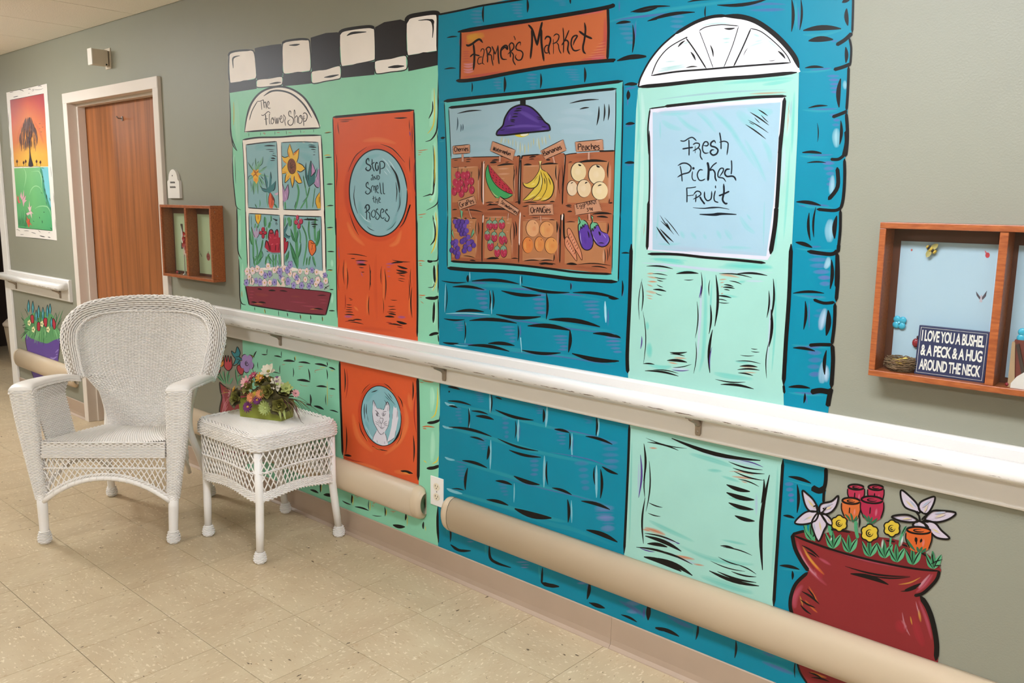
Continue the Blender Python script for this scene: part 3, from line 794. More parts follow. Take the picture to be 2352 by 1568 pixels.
# window with flowers
wn = Paint()
wn.P(WHT, '557.5 322 600 316.5 737 312 742 390 746 470 749 560 749 640 570 640 567 560 562 420')
wn.z(*B_).SS(BK, '24 398 218 560 190 700 178 1000 172 1300 150 1665 143;9 400 225 420 600 440 1000 450 1568;16 1660 150 1682 600 1700 1000 1716 1400 1716 1580', .08)
wn.z(*C_).SS(BK, '9 335 0 345 300 360 700;12 1280 0 1295 300 1302 750', .05)
wo = wn.build('painted_window', fs_)
W1 = (560, 300, 7.84); W2 = (555, 490, 6.535)
GLS = '#83a9ae'; GRN = '#4f8f60'; DGR = '#1f4a34'
tl = Paint().z(*B_)
tl.P(GLS, '455 295 700 265 945 245 965 700 985 1310 700 1308 490 1300 475 700')
tl.BB('#3f9097', '160 900 300 700 320 600 380;160 920 400 860 600 820 700', .35)
tl.SS(BK, '16 452 297 700 265 948 243;8 455 295 475 700 490 1302;9 948 245 965 700 985 1315;14 488 1303 700 1318 990 1328', .04)
tl.z(*W1)
for x, y in ((85, 585), (218, 500), (345, 470), (430, 645), (275, 550), (85, 890), (135, 1110), (182, 1160), (256, 1150), (345, 1090), (465, 830), (390, 990)):
    tl.B('#5f9a4e', 46, [(215, 780), ((215+x)/2+8, (780+y)/2), (x, y)], .8)
tl.SS(DGR, '12 78 565 120 640 175 720;12 218 490 215 560 228 640;13 352 465 335 590 280 645;9 422 640 330 690;11 85 885 100 820 160 810;9 125 895 140 1040;14 170 950 180 1150;7 255 930 262 1140;11 285 840 345 985;14 305 815 365 885;8 275 545 245 590;8 180 560 150 650', .35)
tl.P('#dca63a', '180 690 215 720 270 690 270 760 325 770 270 810 265 900 230 962 210 920 180 900 170 820 130 780 160 750')
tl.SS('#7a2018', '12 180 700 215 780;12 215 785 275 715;13 172 838 190 800 230 795 255 840;9 230 690 215 780', .3).SS('#d2602c', '12 205 850 212 930;8 235 850 240 920', .3)
tl.P('#3f7478', '375 765 410 830 438 930 432 1040 460 1000 480 745 505 870 500 985 578 905 565 1030 525 1085 490 1105 470 1140 430 1105 380 1100 330 1065 305 1000 345 1035 420 1048 395 930')
tl.SS(BK, '8 373 755 390 900 420 1050;8 300 990 340 1038 425 1052;8 485 735 508 870;10 580 900 562 1040 525 1088;6 330 1065 380 1100 430 1105', .2)
tl.S('#5f9a6a', 12, '420 1100 418 1250 445 1385').P('#cd5d40', '480 1110 550 1230 545 1330 520 1400 470 1390 445 1300 455 1200').P('#8a3a2c', '490 1140 555 1230 548 1268 510 1230')
tl.SS(BK, '7 478 1105 555 1235 545 1340;7 475 1115 450 1220 455 1330;6 515 1230 508 1350', .2).P('#c3a0b5', '555 1135 625 1110 620 1150 590 1168')
tl.LL(GRN, '20 205 1320 235 1390;30 548 1310 605 1400;16 290 1240 288 1380').LL(BK, '8 205 1315 230 1380;8 550 1300 600 1390')
tl.LL(BK, '26 368 275 575 275;12 395 342 558 345;12 455 375 548 375;16 505 440 592 466;28 490 494 572 506;15 475 540 568 540;8 520 400 560 408', .03)
tl.build('painted_pane', wo)
tr = Paint().z(*B_)
tr.P(GLS, '1020 260 1300 255 1610 255 1640 800 1650 1335 1055 1330 1035 800')
tr.BB('#4a9a9c', '180 1250 300 1400 320 1600 340;160 1300 420 1450 500 1500 560', .4)
tr.SS(BK, '12 1018 260 1300 248 1612 256;8 1020 258 1035 800 1055 1332;9 1612 256 1640 800 1652 1340;14 1052 1330 1300 1338 1655 1338', .04)
tr.z(*W1)
tr.SS(GRN, '34 962 950 992 1100 965 1280 925 1420;20 1072 815 1100 950 1142 1190;26 1190 1010 1142 1200 1020 1410;22 1130 1200 1140 1410;16 1282 1030 1262 1200 1240 1390;26 745 1280 755 1415', .1)
tr.SS(BK, '8 945 1270 915 1390;8 1072 800 1090 930 1115 1040;7 1190 1010 1150 1180;6 1288 1030 1268 1180 1245 1370;6 1140 1200 1060 1290', .2)
Y = '#dcae3e'
tr.E(Y, 870, 640, 105, 175)
for t in ('830 235 790 370 810 490 890 490 890 410', '1002 318 900 400 890 510 945 575 985 480', '985 582 1060 620 1105 685 1020 742 955 725 935 640', '960 735 1010 820 1052 938 980 942 930 890 910 800', '915 800 910 920 880 1035 850 900 845 820', '845 770 830 850 748 942 745 860 770 765', '800 680 775 770 695 782 695 690 760 620 810 610', '688 458 740 480 805 462 825 560 790 610 720 560'):
    tr.P(Y, t)
tr.SS(BK, '9 832 232 862 330 890 410 895 440;8 830 240 792 370 815 480;11 1005 318 900 405;9 1000 325 985 480 955 575;13 985 580 1060 620 1108 685;13 1108 690 1030 742 965 720;10 960 740 1010 820 1055 940;12 1055 938 985 945 930 885;11 912 815 908 920 878 1035;10 878 1030 850 900 845 850;10 835 850 748 940 750 860 770 775;12 688 455 740 482 805 462;7 695 690 750 620;8 695 775 770 765', .15)
tr.SS('#c9702c', '14 808 380 832 490;22 895 450 985 345;14 700 525 785 600;10 705 742 785 745;18 968 745 1020 880;13 905 830 900 920;10 820 800 780 880', .35)
tr.E('#7a4630', 870, 642, 72, 132, -4).ring(BK, 8, 870, 642, 74, 136, -4)
for i in range(16):
    a = i*2.4; r = 12+i*6.5
    tr.ring(BK, 5, 870+r*.5*math.cos(a), 642+r*math.sin(a), 12, 16, 0, 20*i, 20*i+240)
tr.P('#336a6c', '1125 572 1150 800 1168 800 1212 540 1222 700 1220 825 1332 655 1290 800 1285 925 1175 1012 1110 840 1108 700').P('#b987b0', '1235 578 1292 740 1215 822 1225 700').P('#a582a8', '1345 690 1366 680 1370 1022 1310 1012 1268 955 1310 850')
tr.SS(BK, '10 1125 570 1112 720 1135 880 1175 1015;9 1170 900 1165 780 1212 540 1222 700;8 1212 600 1222 760 1215 825 1300 720;8 1235 575 1292 738 1220 822;10 1175 1012 1280 930;13 1268 955 1310 1015 1355 1028;8 1340 690 1300 850;6 1330 840 1335 900', .15)
tr.P('#a582a8', '700 960 740 1090 800 975 816 1100 800 1220 735 1290 705 1250').SS(BK, '8 700 950 735 1075;8 735 1100 802 960;9 802 960 815 1110 790 1250', .15).BB('#d9b9d4', '20 745 1120 760 1220;16 1320 820 1335 960', .7)
tr.P('#d3a235', '1370 1110 1390 1400 1330 1402 1295 1290 1310 1200').SS(BK, '8 1372 1100 1310 1200 1295 1290 1330 1402;8 1362 1180 1366 1300', .15)
tr.LL(BK, '12 1160 260 1298 268;28 1168 292 1310 302;16 1208 335 1303 346;9 1250 378 1300 382;11 1248 438 1292 434', .03)
tr.build('painted_pane', wo)
bl = Paint().z(*C_)
bl.P(GLS, '375 55 745 75 765 690 640 700 385 710').SS(BK, '9 372 52 560 62 748 75;7 375 55 380 400 386 710;6 745 75 755 400 765 690', .04)
bl.z(*W2)
bl.SS(GRN, '26 150 200 172 400 178 700;22 205 380 240 600 180 750;26 322 390 292 560 222 740;26 420 600 370 700 362 770;26 470 600 480 800;24 520 600 512 790;26 562 600 580 780;34 352 50 360 200;40 430 130 408 220;34 120 260 140 400 165 470;34 300 560 280 700 215 770;20 440 30 450 120;18 210 150 200 220;22 262 160 240 220;24 380 200 375 390;24 180 640 200 790;30 400 620 440 760', .12)
bl.SS(DGR, '7 145 30 150 190;9 345 45 338 130 352 220;9 438 105 410 200;8 118 250 135 400 168 475;8 320 390 290 540 225 700;9 300 545 322 640 250 720;8 180 650 185 760;9 370 640 362 740;9 400 620 465 730;7 475 620 495 720;7 500 700 520 620;7 540 700 560 780;7 235 370 215 470;7 455 40 440 120;6 200 640 225 655', .2)
bl.P('#d9ac3c', '205 15 295 15 290 90 250 168 215 110').SS(BK, '7 205 15 215 105 248 165;7 295 15 288 95 252 165', .15).S('#c96f2a', 12, '250 22 252 95')
bl.P('#a796b0', '148 185 200 280 235 185 242 285 272 228 262 330 222 372 180 350').SS(BK, '6 148 180 172 280 200 360;6 235 180 230 270;7 272 225 262 320 230 370', .15)
for x, y, rx, ry in ((325, 238, 26, 34), (325, 335, 22, 42), (294, 290, 26, 28), (355, 290, 26, 28)): bl.E('#a82a3e', x, y, rx, ry).ring(BK, 7, x, y, rx, ry, 0, -60, 200)
bl.P('#a5283c', '350 510 375 405 410 420 405 340 420 262 455 243 485 290 500 330 515 265 540 243 556 280 560 360 577 360 582 590 500 592 410 572')
bl.SS(BK, '11 350 512 372 405 410 470 420 560;11 405 400 405 330 422 255 460 245 488 300;11 500 340 512 265 540 243 555 290;9 420 290 450 300 480 285;8 440 560 430 470;8 510 560 515 470;7 560 560 575 450;9 375 560 410 585', .15)
bl.SS('#cf6674', '7 425 340 445 375;10 445 470 480 455;8 520 460 550 455;6 480 370 530 365;6 430 275 465 270;6 515 290 540 285', .3)
bl.BB('#2d4a30', '26 400 585 500 600 585 590', .6)
bl.LL(BK, '16 465 75 550 100;14 500 110 540 112;8 520 120 545 170;8 510 130 530 180', .05)
bl.build('painted_pane', wo)
br = Paint().z(*C_)
br.P(GLS, '793 75 1245 90 1260 740 1000 720 800 680').SS(BK, '11 790 72 1000 85 1248 92;7 793 75 796 400 800 690;7 1245 90 1252 400 1262 750', .04)
br.z(*W2)
br.SS(GRN, '44 800 60 805 250 830 500 840 830;20 865 240 885 330 880 450;24 905 170 970 330 975 500 925 790;26 1015 110 1010 260 1030 400;30 1110 60 1100 250 1110 420;24 985 660 975 780;26 1030 640 1010 780;30 1070 640 1110 790;50 700 60 725 120 730 190;20 660 60 650 200;50 1160 260 1150 400 1110 490', .1)
for t in ('735 225 775 300 812 440 765 400 740 310', '845 245 850 330 815 450 808 380', '722 430 790 560 830 700 835 830 760 660', '892 430 890 560 845 700 850 620', '712 555 700 660 650 740 660 640', '1175 230 1170 380 1120 490 1125 380'): br.P('#3f8154', t)
br.SS(DGR, '9 738 225 770 310 812 440;9 845 245 850 330 820 440;8 740 320 790 420;10 722 420 790 560 830 690;10 892 425 890 560 850 680;8 735 520 790 690 835 820;9 712 550 705 650 665 735;9 1178 220 1172 370 1130 480;8 985 650 975 760;8 1062 650 1085 740 1120 810;7 1010 720 1040 640;7 905 175 955 290 980 440;7 1018 110 1000 250 1022 390;9 750 80 748 170 720 200;6 785 650 800 690', .2)
br.P('#3f7478', '642 255 702 138 690 225 655 305 725 345 740 340 715 382 642 350').SS(BK, '8 642 250 702 135;8 660 290 690 335 740 340', .2)
br.P('#a5283c', '640 358 665 378 660 430 702 425 692 515 650 605 640 605').SS(BK, '9 640 358 668 380 662 430;9 670 430 702 425 690 520 652 605', .15)
for x, y, rx, ry in ((840, 62, 22, 40), (822, 132, 30, 36), (893, 120, 30, 42), (862, 190, 26, 42)): br.E('#b33a56', x, y, rx, ry).ring(BK, 8, x, y, rx, ry, 0, -80, 170)
br.SS('#dc8a98', '6 830 100 850 140;6 880 90 900 80', .3)
br.P('#d26a35', '1008 410 1050 400 1112 460 1116 550 1062 640 1010 572').SS(BK, '8 1008 410 1006 510 1030 600 1062 640;10 1062 640 1116 560 1112 460;7 1012 410 1052 402 1110 460;7 1040 430 1060 450 1100 455;6 1065 470 1055 550', .15).SS('#e9a068', '7 1040 470 1050 540;5 1080 475 1075 520', .3)
br.LL(BK, '30 925 92 1155 102;12 1040 135 1120 130;26 1045 162 1148 170;16 1060 195 1120 198;10 1075 215 1110 220;12 985 60 1010 110', .03)
br.build('painted_pane', wo)

# window box and its blossoms
bx = Paint().z(*W2)
bx.P('#7a2f3b', '60 1088 300 1095 560 1098 900 1135 1200 1160 1345 1190 1310 1350 1265 1520 900 1490 500 1430 115 1370 80 1210')
bx.BB('#a3495a', '26 110 1170 200 1172;24 110 1215 190 1216;26 110 1260 180 1264;22 700 1320 1000 1345;24 880 1380 1180 1410;20 1150 1290 1290 1300;16 1170 1340 1290 1345;30 640 1450 900 1480', .6).BB('#8f4a33', '60 200 1200 300 1220 420 1230;40 720 1240 900 1250', .35)
bx.SS('#b57a40', '10 190 1352 260 1356 320 1362;10 1030 1438 1100 1435 1160 1440', .3)
bx.SS(BK, '16 60 1090 85 1230 115 1372;16 115 1372 500 1435 900 1495 1265 1525;16 1345 1192 1310 1350 1265 1525;9 540 1098 900 1138 1200 1165 1345 1192', .04)
bx.LL(BK, '20 240 1130 310 1145;24 405 1158 512 1160;18 570 1160 690 1172;14 1140 1232 1270 1232;22 145 1328 232 1342;24 255 1330 368 1345;22 1085 1428 1225 1442;10 700 1120 780 1132', .04)
bo = bx.build('painted_window_box', fs_)
bf = Paint().z(*W2)
bf.PS('#9fb6a8', '70 1080 60 900 200 860 330 850 480 850 600 880 720 870 860 860 1000 860 1130 870 1200 960 1290 1000 1300 1150 1000 1140 700 1110 400 1090')
rr = random.Random(5)
spots = [(85, 870), (170, 860), (240, 830), (300, 880), (400, 790), (360, 930), (430, 910), (500, 850), (550, 830), (645, 830), (735, 770), (590, 950), (730, 900), (800, 930), (880, 870), (980, 870), (1060, 850), (1130, 880), (120, 950), (75, 1040), (220, 1010), (280, 1030), (350, 1040), (430, 1040), (500, 1030), (700, 1020), (785, 1080), (850, 1010), (960, 990), (905, 1080), (1015, 1090), (1060, 1020), (1120, 1060), (1150, 1000), (1200, 1080), (1255, 930), (1270, 1010), (160, 1020), (630, 1000), (580, 870), (830, 960), (690, 850)]
for i, (x, y) in enumerate(spots):
    lil = (i*7) % 5 in (0, 2, 3) and i not in (0, 1, 4, 9, 14, 15, 36)
    c = '#9388bd' if lil else '#dfc6c6'
    a0 = rr.uniform(0, 72); R = rr.uniform(24, 32)
    for k in range(5):
        a = math.radians(a0+72*k); bf.E(c, x+R*.75*math.cos(a), y+R*1.15*math.sin(a), R*.62, R*.85, 0, 10)
    for k in range(5):
        a = math.radians(a0+72*k)
        if rr.random() < .75: bf.ring('#3a2c3c', 5, x+R*.75*math.cos(a), y+R*1.15*math.sin(a), R*.64, R*.9, 0, math.degrees(a)-70, math.degrees(a)+60, n=8)
    bf.E('#c9a23e' if not lil else '#4d4a8c', x, y, 9, 14, 0, 8)
bf.SS('#4f8f60', '10 560 1040 590 1070 640 1010;10 545 980 600 1080;9 640 960 655 1040 600 1085;10 150 950 160 1060;9 1000 930 1040 980', .2).P('#d9c3b8', '535 1095 540 1000 595 1082 640 1000 665 1100')
bf.SS(BK, '10 1245 1145 1270 1110 1322 1080;8 1250 1100 1290 1130;6 150 960 155 1050;6 130 970 120 1060', .2)
bf.build('painted_blossoms', bo)

# orange door, porthole, cat
dd = Paint()
dd.P(ORG, '765 270 800 264 860 260 950.5 254 952.5 350 956 450 957 540 959 660 960 775 961 870 962 1000 962 1122 880 1098 790 1068 785 950 780 830 777 760 771 540 767 374')
dd.z(*D_)
dd.BB('#d98a4e', '70 480 440 680 420 900 470;70 300 1400 380 1568 520 1700;70 950 1500 900 1650 800 1700', .4).BB('#ab3d22', '80 1080 100 1085 600 1100 1200;60 170 300 180 900 190 1500', .45)
dd.SS(BK, '10 130 155 138 450 150 900 162 1568;16 1102 70 1112 400 1122 900 1136 1568;26 130 152 400 128 700 100 1108 66', .05)
dd.LL(BK, '8 200 185 380 178;9 215 205 330 200;18 865 162 1025 157;8 190 210 205 360;8 1048 180 1055 320;9 1052 620 1058 820;9 172 600 170 1050;7 1085 250 1092 480', .02).LL('#9e2f22', '9 165 250 180 700;9 1078 250 1090 560;12 1118 640 1126 1100').LL('#6d3f78', '12 1050 320 1056 380')
dd.z(*E_)
dd.BB('#ab3d22', '60 650 420 640 800 660 1250;50 1100 500 1110 900 1120 1250;50 190 200 200 700;60 300 1310 600 1330 900 1360', .45).BB('#e0904a', '22 285 500 288 750;20 1050 900 1045 1200;20 745 560 735 1100;24 545 900 540 1180;30 380 1060 440 1120', .5)
dd.BB('#6a4a9a', '30 400 525 530 525;24 400 545 520 545;16 455 600 500 600;14 465 650 490 710;26 760 555 880 550;20 770 590 830 590;14 780 640 820 640;14 785 700 820 705;40 260 1185 370 1185;40 900 1190 1010 1195;12 195 330 210 520', .7)
dd.SS(BK, '10 168 0 172 500 182 1200', .05).S(BK, 20, '1136 0 1140 500 1146 1000 1142 1430', .05)
dd.LL(BK, '12 300 436 540 466;10 345 490 400 492;12 400 515 550 520;16 420 555 540 565;10 420 570 530 572;9 440 592 505 600;9 470 650 510 650;9 265 500 268 800;11 300 600 298 860;12 568 560 568 870;8 588 620 588 830;11 566 940 566 1170;9 716 580 714 800;12 750 610 755 990;7 730 960 736 1150;12 840 505 1060 530;20 830 545 968 536;26 905 575 1028 612;22 890 625 1020 645;20 890 662 1030 655;10 920 680 1000 700;8 910 730 1000 738;8 910 745 990 765;9 1066 610 1068 830;10 1042 740 1040 990;15 1080 830 1082 1200;7 320 960 360 975;7 330 985 370 985;9 290 1040 360 1045;9 290 1070 365 1078;9 285 1100 365 1100;12 280 1130 375 1135;15 270 1162 390 1168;14 310 1232 400 1236;16 370 1222 480 1226;11 330 1250 500 1278;8 820 985 905 988;9 790 1062 880 1060;10 800 1105 890 1100;10 780 1130 890 1140;20 795 1150 890 1165;24 755 1185 870 1192;32 895 1240 1020 1272;18 795 1272 970 1298', .04)
dd.LL('#8e2320', '12 770 1255 850 1270;12 900 1310 975 1325;10 275 1245 340 1242;9 205 560 205 880;8 275 920 272 1100')
dd.z(*F_)
dd.BB('#df8a4c', '70 1090 900 1150 1150 1300 1300;70 1400 1330 1550 1200 1630 1000 1600 800;60 1000 1380 1200 1430 1400 1490;60 1500 1490 1600 1500 1700 1505;60 1650 700 1680 900', .45)
dd.SS(BK, '18 960 380 966 700 978 1000 990 1330;26 1740 540 1748 900 1750 1250 1746 1580', .04)
dd.LL(BK, '12 1008 460 1010 700;14 1692 590 1690 780;11 1025 1040 1020 1330;15 1697 1130 1700 1400;22 1005 1328 1080 1338;30 1570 1485 1692 1512', .03).LL('#a03022', '12 1030 470 1022 760;14 1725 700 1728 1100;10 990 1340 1200 1400').LL('#d98a3c', '14 1590 1500 1665 1525')
do = dd.build('painted_orange_door', fs_)
ph = Paint().z(*D_)
ph.ring('#b0331c', 110, 678, 1062, 372, 545, -3, 0, 359, soft=.75)
ph.E('#83a9b0', 676, 1060, 345, 520, -3, 40)
ph.BB('#5c9a9c', '90 450 1150 480 1350 600 1480;70 450 800 560 650 700 600;60 900 1300 850 1450 760 1520', .5).BB('#4f8088', '50 800 700 920 950 930 1200 880 1350', .6)
ph.ring(BK, 13, 676, 1060, 347, 522, -3, -2, 357, taper=.02, n=48)
ph.SS(BK, '10 700 474 850 535 995 695;8 540 508 400 620 312 810;14 1020 1300 1060 1200 990 1400 930 1480;9 330 1300 380 1450 440 1568;22 820 730 890 840 925 980 930 1060;10 885 930 900 1040 890 1170;9 395 970 382 1100 400 1220 430 1310;8 930 1060 935 1200 905 1290;6 775 1510 840 1470 890 1400;7 540 1460 580 1495 630 1515', .4).BB('#cfe0e4', '14 720 640 780 700 830 780;14 790 658 840 720 880 790;12 740 790 790 850;10 760 740 830 840;14 450 1300 520 1380 590 1415', .8)
INK2 = '#10252b'
ph.z(830, 350, 9.225)
ph.SS(INK2, '21 168 195 152 128 110 168 116 235 188 280 202 340 150 388 98 350 122 308;17 232 135 238 290 280 405;15 208 255 285 205;20 355 245 325 212 300 290 326 382 362 345 358 260;18 395 195 400 330 398 462;17 392 200 450 188 497 240 482 320 408 348', .12)
ph.SS(INK2, '11 218 505 238 470 246 530 252 592;10 242 535 212 555 215 585 246 570;11 278 590 272 505 318 572 320 478;11 346 478 350 582;11 344 480 388 512 382 560 348 584', .1)
ph.SS(INK2, '16 152 692 140 632 105 670 115 730 186 780 192 840 140 882 92 850 112 808;12 215 725 222 852;12 218 750 240 703 266 730 270 815;12 270 745 296 708 302 780 302 862;12 325 790 357 760 350 698 325 720 320 790 345 850 382 856;14 395 632 406 750 420 860 446 876;14 460 632 466 760 476 865 508 874', .1)
ph.SS(INK2, '11 260 915 264 1020 284 1066;10 232 982 292 958;11 304 928 312 1082;10 312 1010 335 985 346 1030 352 1092;11 374 1020 402 992 390 952 370 990 380 1050 422 1060', .1)
ph.SS(INK2, '14 110 1150 116 1300 116 1422;20 76 1195 110 1118 162 1120 168 1200 80 1278;15 140 1252 180 1290 182 1380 202 1432;13 262 1212 216 1280 230 1355 275 1370 302 1310 290 1240 262 1212;14 352 1222 345 1193 315 1240 360 1300 392 1350 352 1418 308 1390 332 1358;14 432 1282 484 1240 442 1193 410 1270 420 1370 465 1397 492 1368;15 558 1242 546 1203 515 1260 560 1320 597 1380 562 1458 508 1430 522 1383', .1)
ph.build('painted_porthole', do)
ct = Paint().z(800, 860, 7.8375)
ct.ring('#b0331c', 100, 596, 742, 378, 565, -8, 0, 359, soft=.75)
ct.E('#7fadb5', 596, 742, 352, 540, -8, 40)
ct.BB('#4c9aa0', '120 330 500 420 330 560 280;110 640 380 780 520 850 650;60 300 800 380 1000', .4).BB('#cfe3e6', '40 300 900 400 1100 520 1210', .5)
CW = '#cfccd4'
ct.P(CW, '820 560 842 600 872 590 880 640 898 650 895 740 905 780 888 860 870 960 850 1060 830 1140 700 1218 745 1080 780 930 795 800 805 680')
ct.P(CW, '515 1000 455 1120 445 1180 520 1235 620 1275 720 1268 705 1180 690 1100 655 1035')
ct.P(CW, '462 462 492 530 515 600 560 610 640 640 665 590 700 488 728 520 745 580 738 660 745 760 740 830 715 930 690 990 655 1040 600 1082 548 1040 510 960 480 900 450 800 435 690 445 600 448 530')
GR = '#4a4650'
ct.SS(GR, '10 445 560 455 462 515 600;10 640 640 700 488 745 570 738 660;9 435 640 440 740 460 860 505 950 560 1050 600 1075 640 1040;8 745 700 745 780;7 740 820 720 930 670 1020;11 690 560 705 490 740 560;8 515 1005 460 1110 445 1180;9 660 1050 690 1120 705 1218;9 705 1218 780 1175 840 1130;6 840 1130 860 1000;6 800 700 795 800;8 885 640 880 780;6 520 1180 530 1230;5 655 1200 660 1250;6 480 580 468 480;6 715 660 720 560', .2)
ct.SS(GR, '9 520 600 540 620;9 545 600 565 625;9 580 598 585 625;9 610 605 600 630;10 650 610 630 640;11 485 640 520 665 560 720;9 500 690 520 740 560 745;8 520 670 515 720 540 740;9 625 670 660 665 690 660;9 612 740 650 740 675 690;8 620 680 615 720 640 735;6 565 735 590 790;9 560 790 630 790 600 885 560 800;7 600 885 595 960;7 540 915 570 940 600 950 640 950 670 930;8 580 955 605 970 640 965;7 490 840 560 880;7 490 875 570 915;6 530 815 580 890;8 630 880 700 830;9 640 890 705 880;8 640 905 720 920;7 650 1030 620 1085;6 580 1060 600 1085', .2)
ct.E(GR, 530, 712, 7, 30, 0, 8).E(GR, 640, 708, 7, 28, 0, 8)
ct.ring(BK, 12, 596, 742, 354, 542, -8, -2, 357, taper=.02, n=48).ring(BK, 34, 600, 745, 348, 540, -8, 22, 72, taper=.5)
ct.SS(BK, '10 240 345 300 250 395 165;12 645 158 720 205 800 290;14 895 380 960 480 985 590;14 195 850 240 1020 345 1200;18 430 1280 540 1340 710 1372;9 870 1250 940 1130 975 960;9 650 310 740 420 850 545;9 720 330 800 450;7 660 380 760 480;8 650 450 720 560;16 420 318 480 298 530 280;14 295 520 290 640 300 800;13 335 530 325 650 340 720;6 340 720 370 860;5 330 980 380 1090', .4).SS('#d98a3c', '10 700 230 820 330;10 300 1100 360 1200;9 450 1300 600 1360', .4)
ct.build('painted_cat_porthole', do)

# ================================================================== MURAL 2: THE FARMERS MARKET
GAIN[0] = 0.74
fm = empty('farmers_market_mural', (-1.6, 0, .1)); tag(fm, 'painted teal brick farmers market front with fruit window and turquoise door', 'mural')
TEAL, AQU, PUR, LAQ = '#008ca6', '#33a3ac', '#6259a6', '#86c7d6'
H_ = (990, 0, 4.0212); I_ = (1000, 180, 4.9); J_ = (1000, 420, 4.9); K_ = (1440, 0, 4.3556); L_z = (1440, 300, 4.3556); M_ = (1400, 560, 4.0207); N_ = (1000, 620, 4.9); O_ = (980, 860, 4.612); P_ = (980, 1080, 3.213); Q_ = (1400, 900, 3.136); R_ = (1780, 1080, 3.2133); S_ = (1300, 1240, 3.5636); T_ = (1800, 0, 3.2663)
p = Paint()
p.P(TEAL, '1008 33 1060 21 1112 12 1204 -10 1500 -82 1965 -190 1964 -60 1962 0 1960 60 1953 86 1957 116 1953 147 1951 153 1950 214 1947 257 1950 291 1950 330 1942 361 1942 398 1938 444 1931.6 480 1926 560 1925 577 1926 635 1922 692 1918.5 695.5 1918.5 734 1912 789 1915 821 1911 891 1907 903 1899 985 1898 1080 1897 1130 1892 1160 1886 1300 1872 1460 1870 1610 1777 1572 1500 1460 1300 1377 1150 1313 1007 1258 1006 1163 1008 1077 1012 877 1009 787 1008 640 1007 500 1006 303 1008.5 224 1006 149')
# long mortar streaks
p.z(*N_).BB(AQU, '60 80 130 500 168 900 188 1300 240 1920 345;64 100 498 700 520 1200 560 1600 640 2030 690;64 200 835 700 872 1100 930 1900 1015', .8)
p.z(*O_).BB(AQU, '46 200 300 680 400 1250 545 1960 700;50 175 552 680 675 1250 835 2010 985;50 195 882 700 1022 1250 1190 1920 1372;56 215 1222 700 1360 1300 1520 1500 1560', .8)
p.z(*P_).BB(AQU, '40 600 290 900 390 1100 440 1400 560;22 160 150 300 190 500 250', .55)
p.z(*K_).BB(AQU, '46 -330 262 0 175 400 100 900 30 1100 0;40 1750 345 1950 350 2180 290;30 1750 1098 1900 1112 2130 1108;26 1720 720 1900 715 2080 690;36 1690 0 1695 160 1700 300', .75)
p.z(*L_z).BB(AQU, '30 1725 250 1850 265 2050 270;30 1700 730 1850 765 2080 770;30 1680 1175 1850 1195 2080 1190', .75)
p.z(*M_).BB(AQU, '34 1690 465 1850 490 2010 500;34 1680 930 1800 945 2040 960;30 1650 1370 1800 1390 2000 1400', .75)
p.z(*P_).BB(AQU, '20 435 540 440 625;20 828 690 838 810;20 1210 820 1198 910;16 1070 220 1075 390;14 150 400 152 470', .85)
p.z(*S_).BB(AQU, '20 205 345 185 480;18 660 530 655 640;18 1058 690 1045 800;60 1500 880 1700 940 1880 1000;60 1600 990 1750 1040 1870 1100', .6)
p.z(*Q_).BB(AQU, '16 1255 625 1400 665 1530 690;18 1375 680 1372 860;16 1250 905 1400 935;16 1215 1270 1420 1290', .7)
p.z(*H_).BB(AQU, '16 375 760 376 890;14 668 720 672 855;12 1005 690 1002 815;16 85 945 130 940;18 70 1310 130 1300;18 1880 480 1895 250 1900 180', .7)
p.z(*N_).SS('#a7dbe8', '9 118 150 112 320 110 475;9 622 230 632 380 636 520;24 1912 350 1916 470 1922 590;9 345 590 340 700 336 825;10 955 620 962 760 975 930;9 960 60 958 175;11 120 490 350 484 620 505;9 1530 700 1520 860;7 200 835 280 850 370 855;9 390 20 392 120', .3)
p.z(*O_).SS(LAQ, '20 670 198 676 300 676 405;24 1278 335 1274 440 1264 556;24 1824 460 1820 560 1814 652;14 456 352 455 470 452 572;22 976 468 972 600 970 708;20 1542 620 1542 750 1542 872;18 682 690 680 850 674 1002;24 1250 858 1248 1020 1244 1192;24 1802 960 1800 1130 1802 1302;12 930 1150 930 1250 926 1352;16 1535 1330 1540 1568;26 195 292 240 320 300 322;22 170 540 210 560 280 568;22 195 872 240 895 300 905;30 215 1205 280 1235 380 1262', .3)
# purple glazes
p.z(*N_).BB(PUR, '26 830 205 1000 215 1290 240;30 390 140 600 150;26 140 500 350 512 620 526;22 720 545 1000 580 1520 660 2085 722;22 1400 265 1700 290;24 1270 280 1268 540;20 1948 420 1945 640;20 958 610 962 760;18 1525 690 1505 850;18 1538 140 1535 215;20 2112 150 2112 290;18 255 825 560 850;18 830 920 1400 972 2050 1080', .9)
for x, y, w_, h in ((500, 320, 190, 200), (1150, 380, 200, 200), (1750, 440, 210, 170), (830, 720, 170, 160), (1400, 820, 180, 150), (1990, 840, 220, 160), (260, 620, 130, 110)): p.hatch('#7a64b2', x, y, w_, h, 5, .7)
p.z(*O_)
for x, y, w_, h in ((550, 240, 120, 90), (1180, 360, 120, 90), (1700, 470, 140, 80), (335, 430, 90, 140), (830, 560, 90, 190), (1410, 660, 150, 140), (1910, 850, 260, 260), (580, 730, 120, 110), (1110, 960, 160, 190), (1640, 1070, 170, 260), (360, 1040, 120, 130), (800, 1200, 130, 140), (1880, 1510, 220, 130)): p.hatch('#7568b8', x, y, w_, h, 5, .55)
p.BB(PUR, '16 1300 560 1600 610 1950 700;16 1300 820 1700 890 1990 1000;16 750 1075 1250 1210 1600 1290 1950 1390;16 300 910 450 950;16 990 520 985 690;12 1555 650 1550 830', .85)
p.z(*P_)
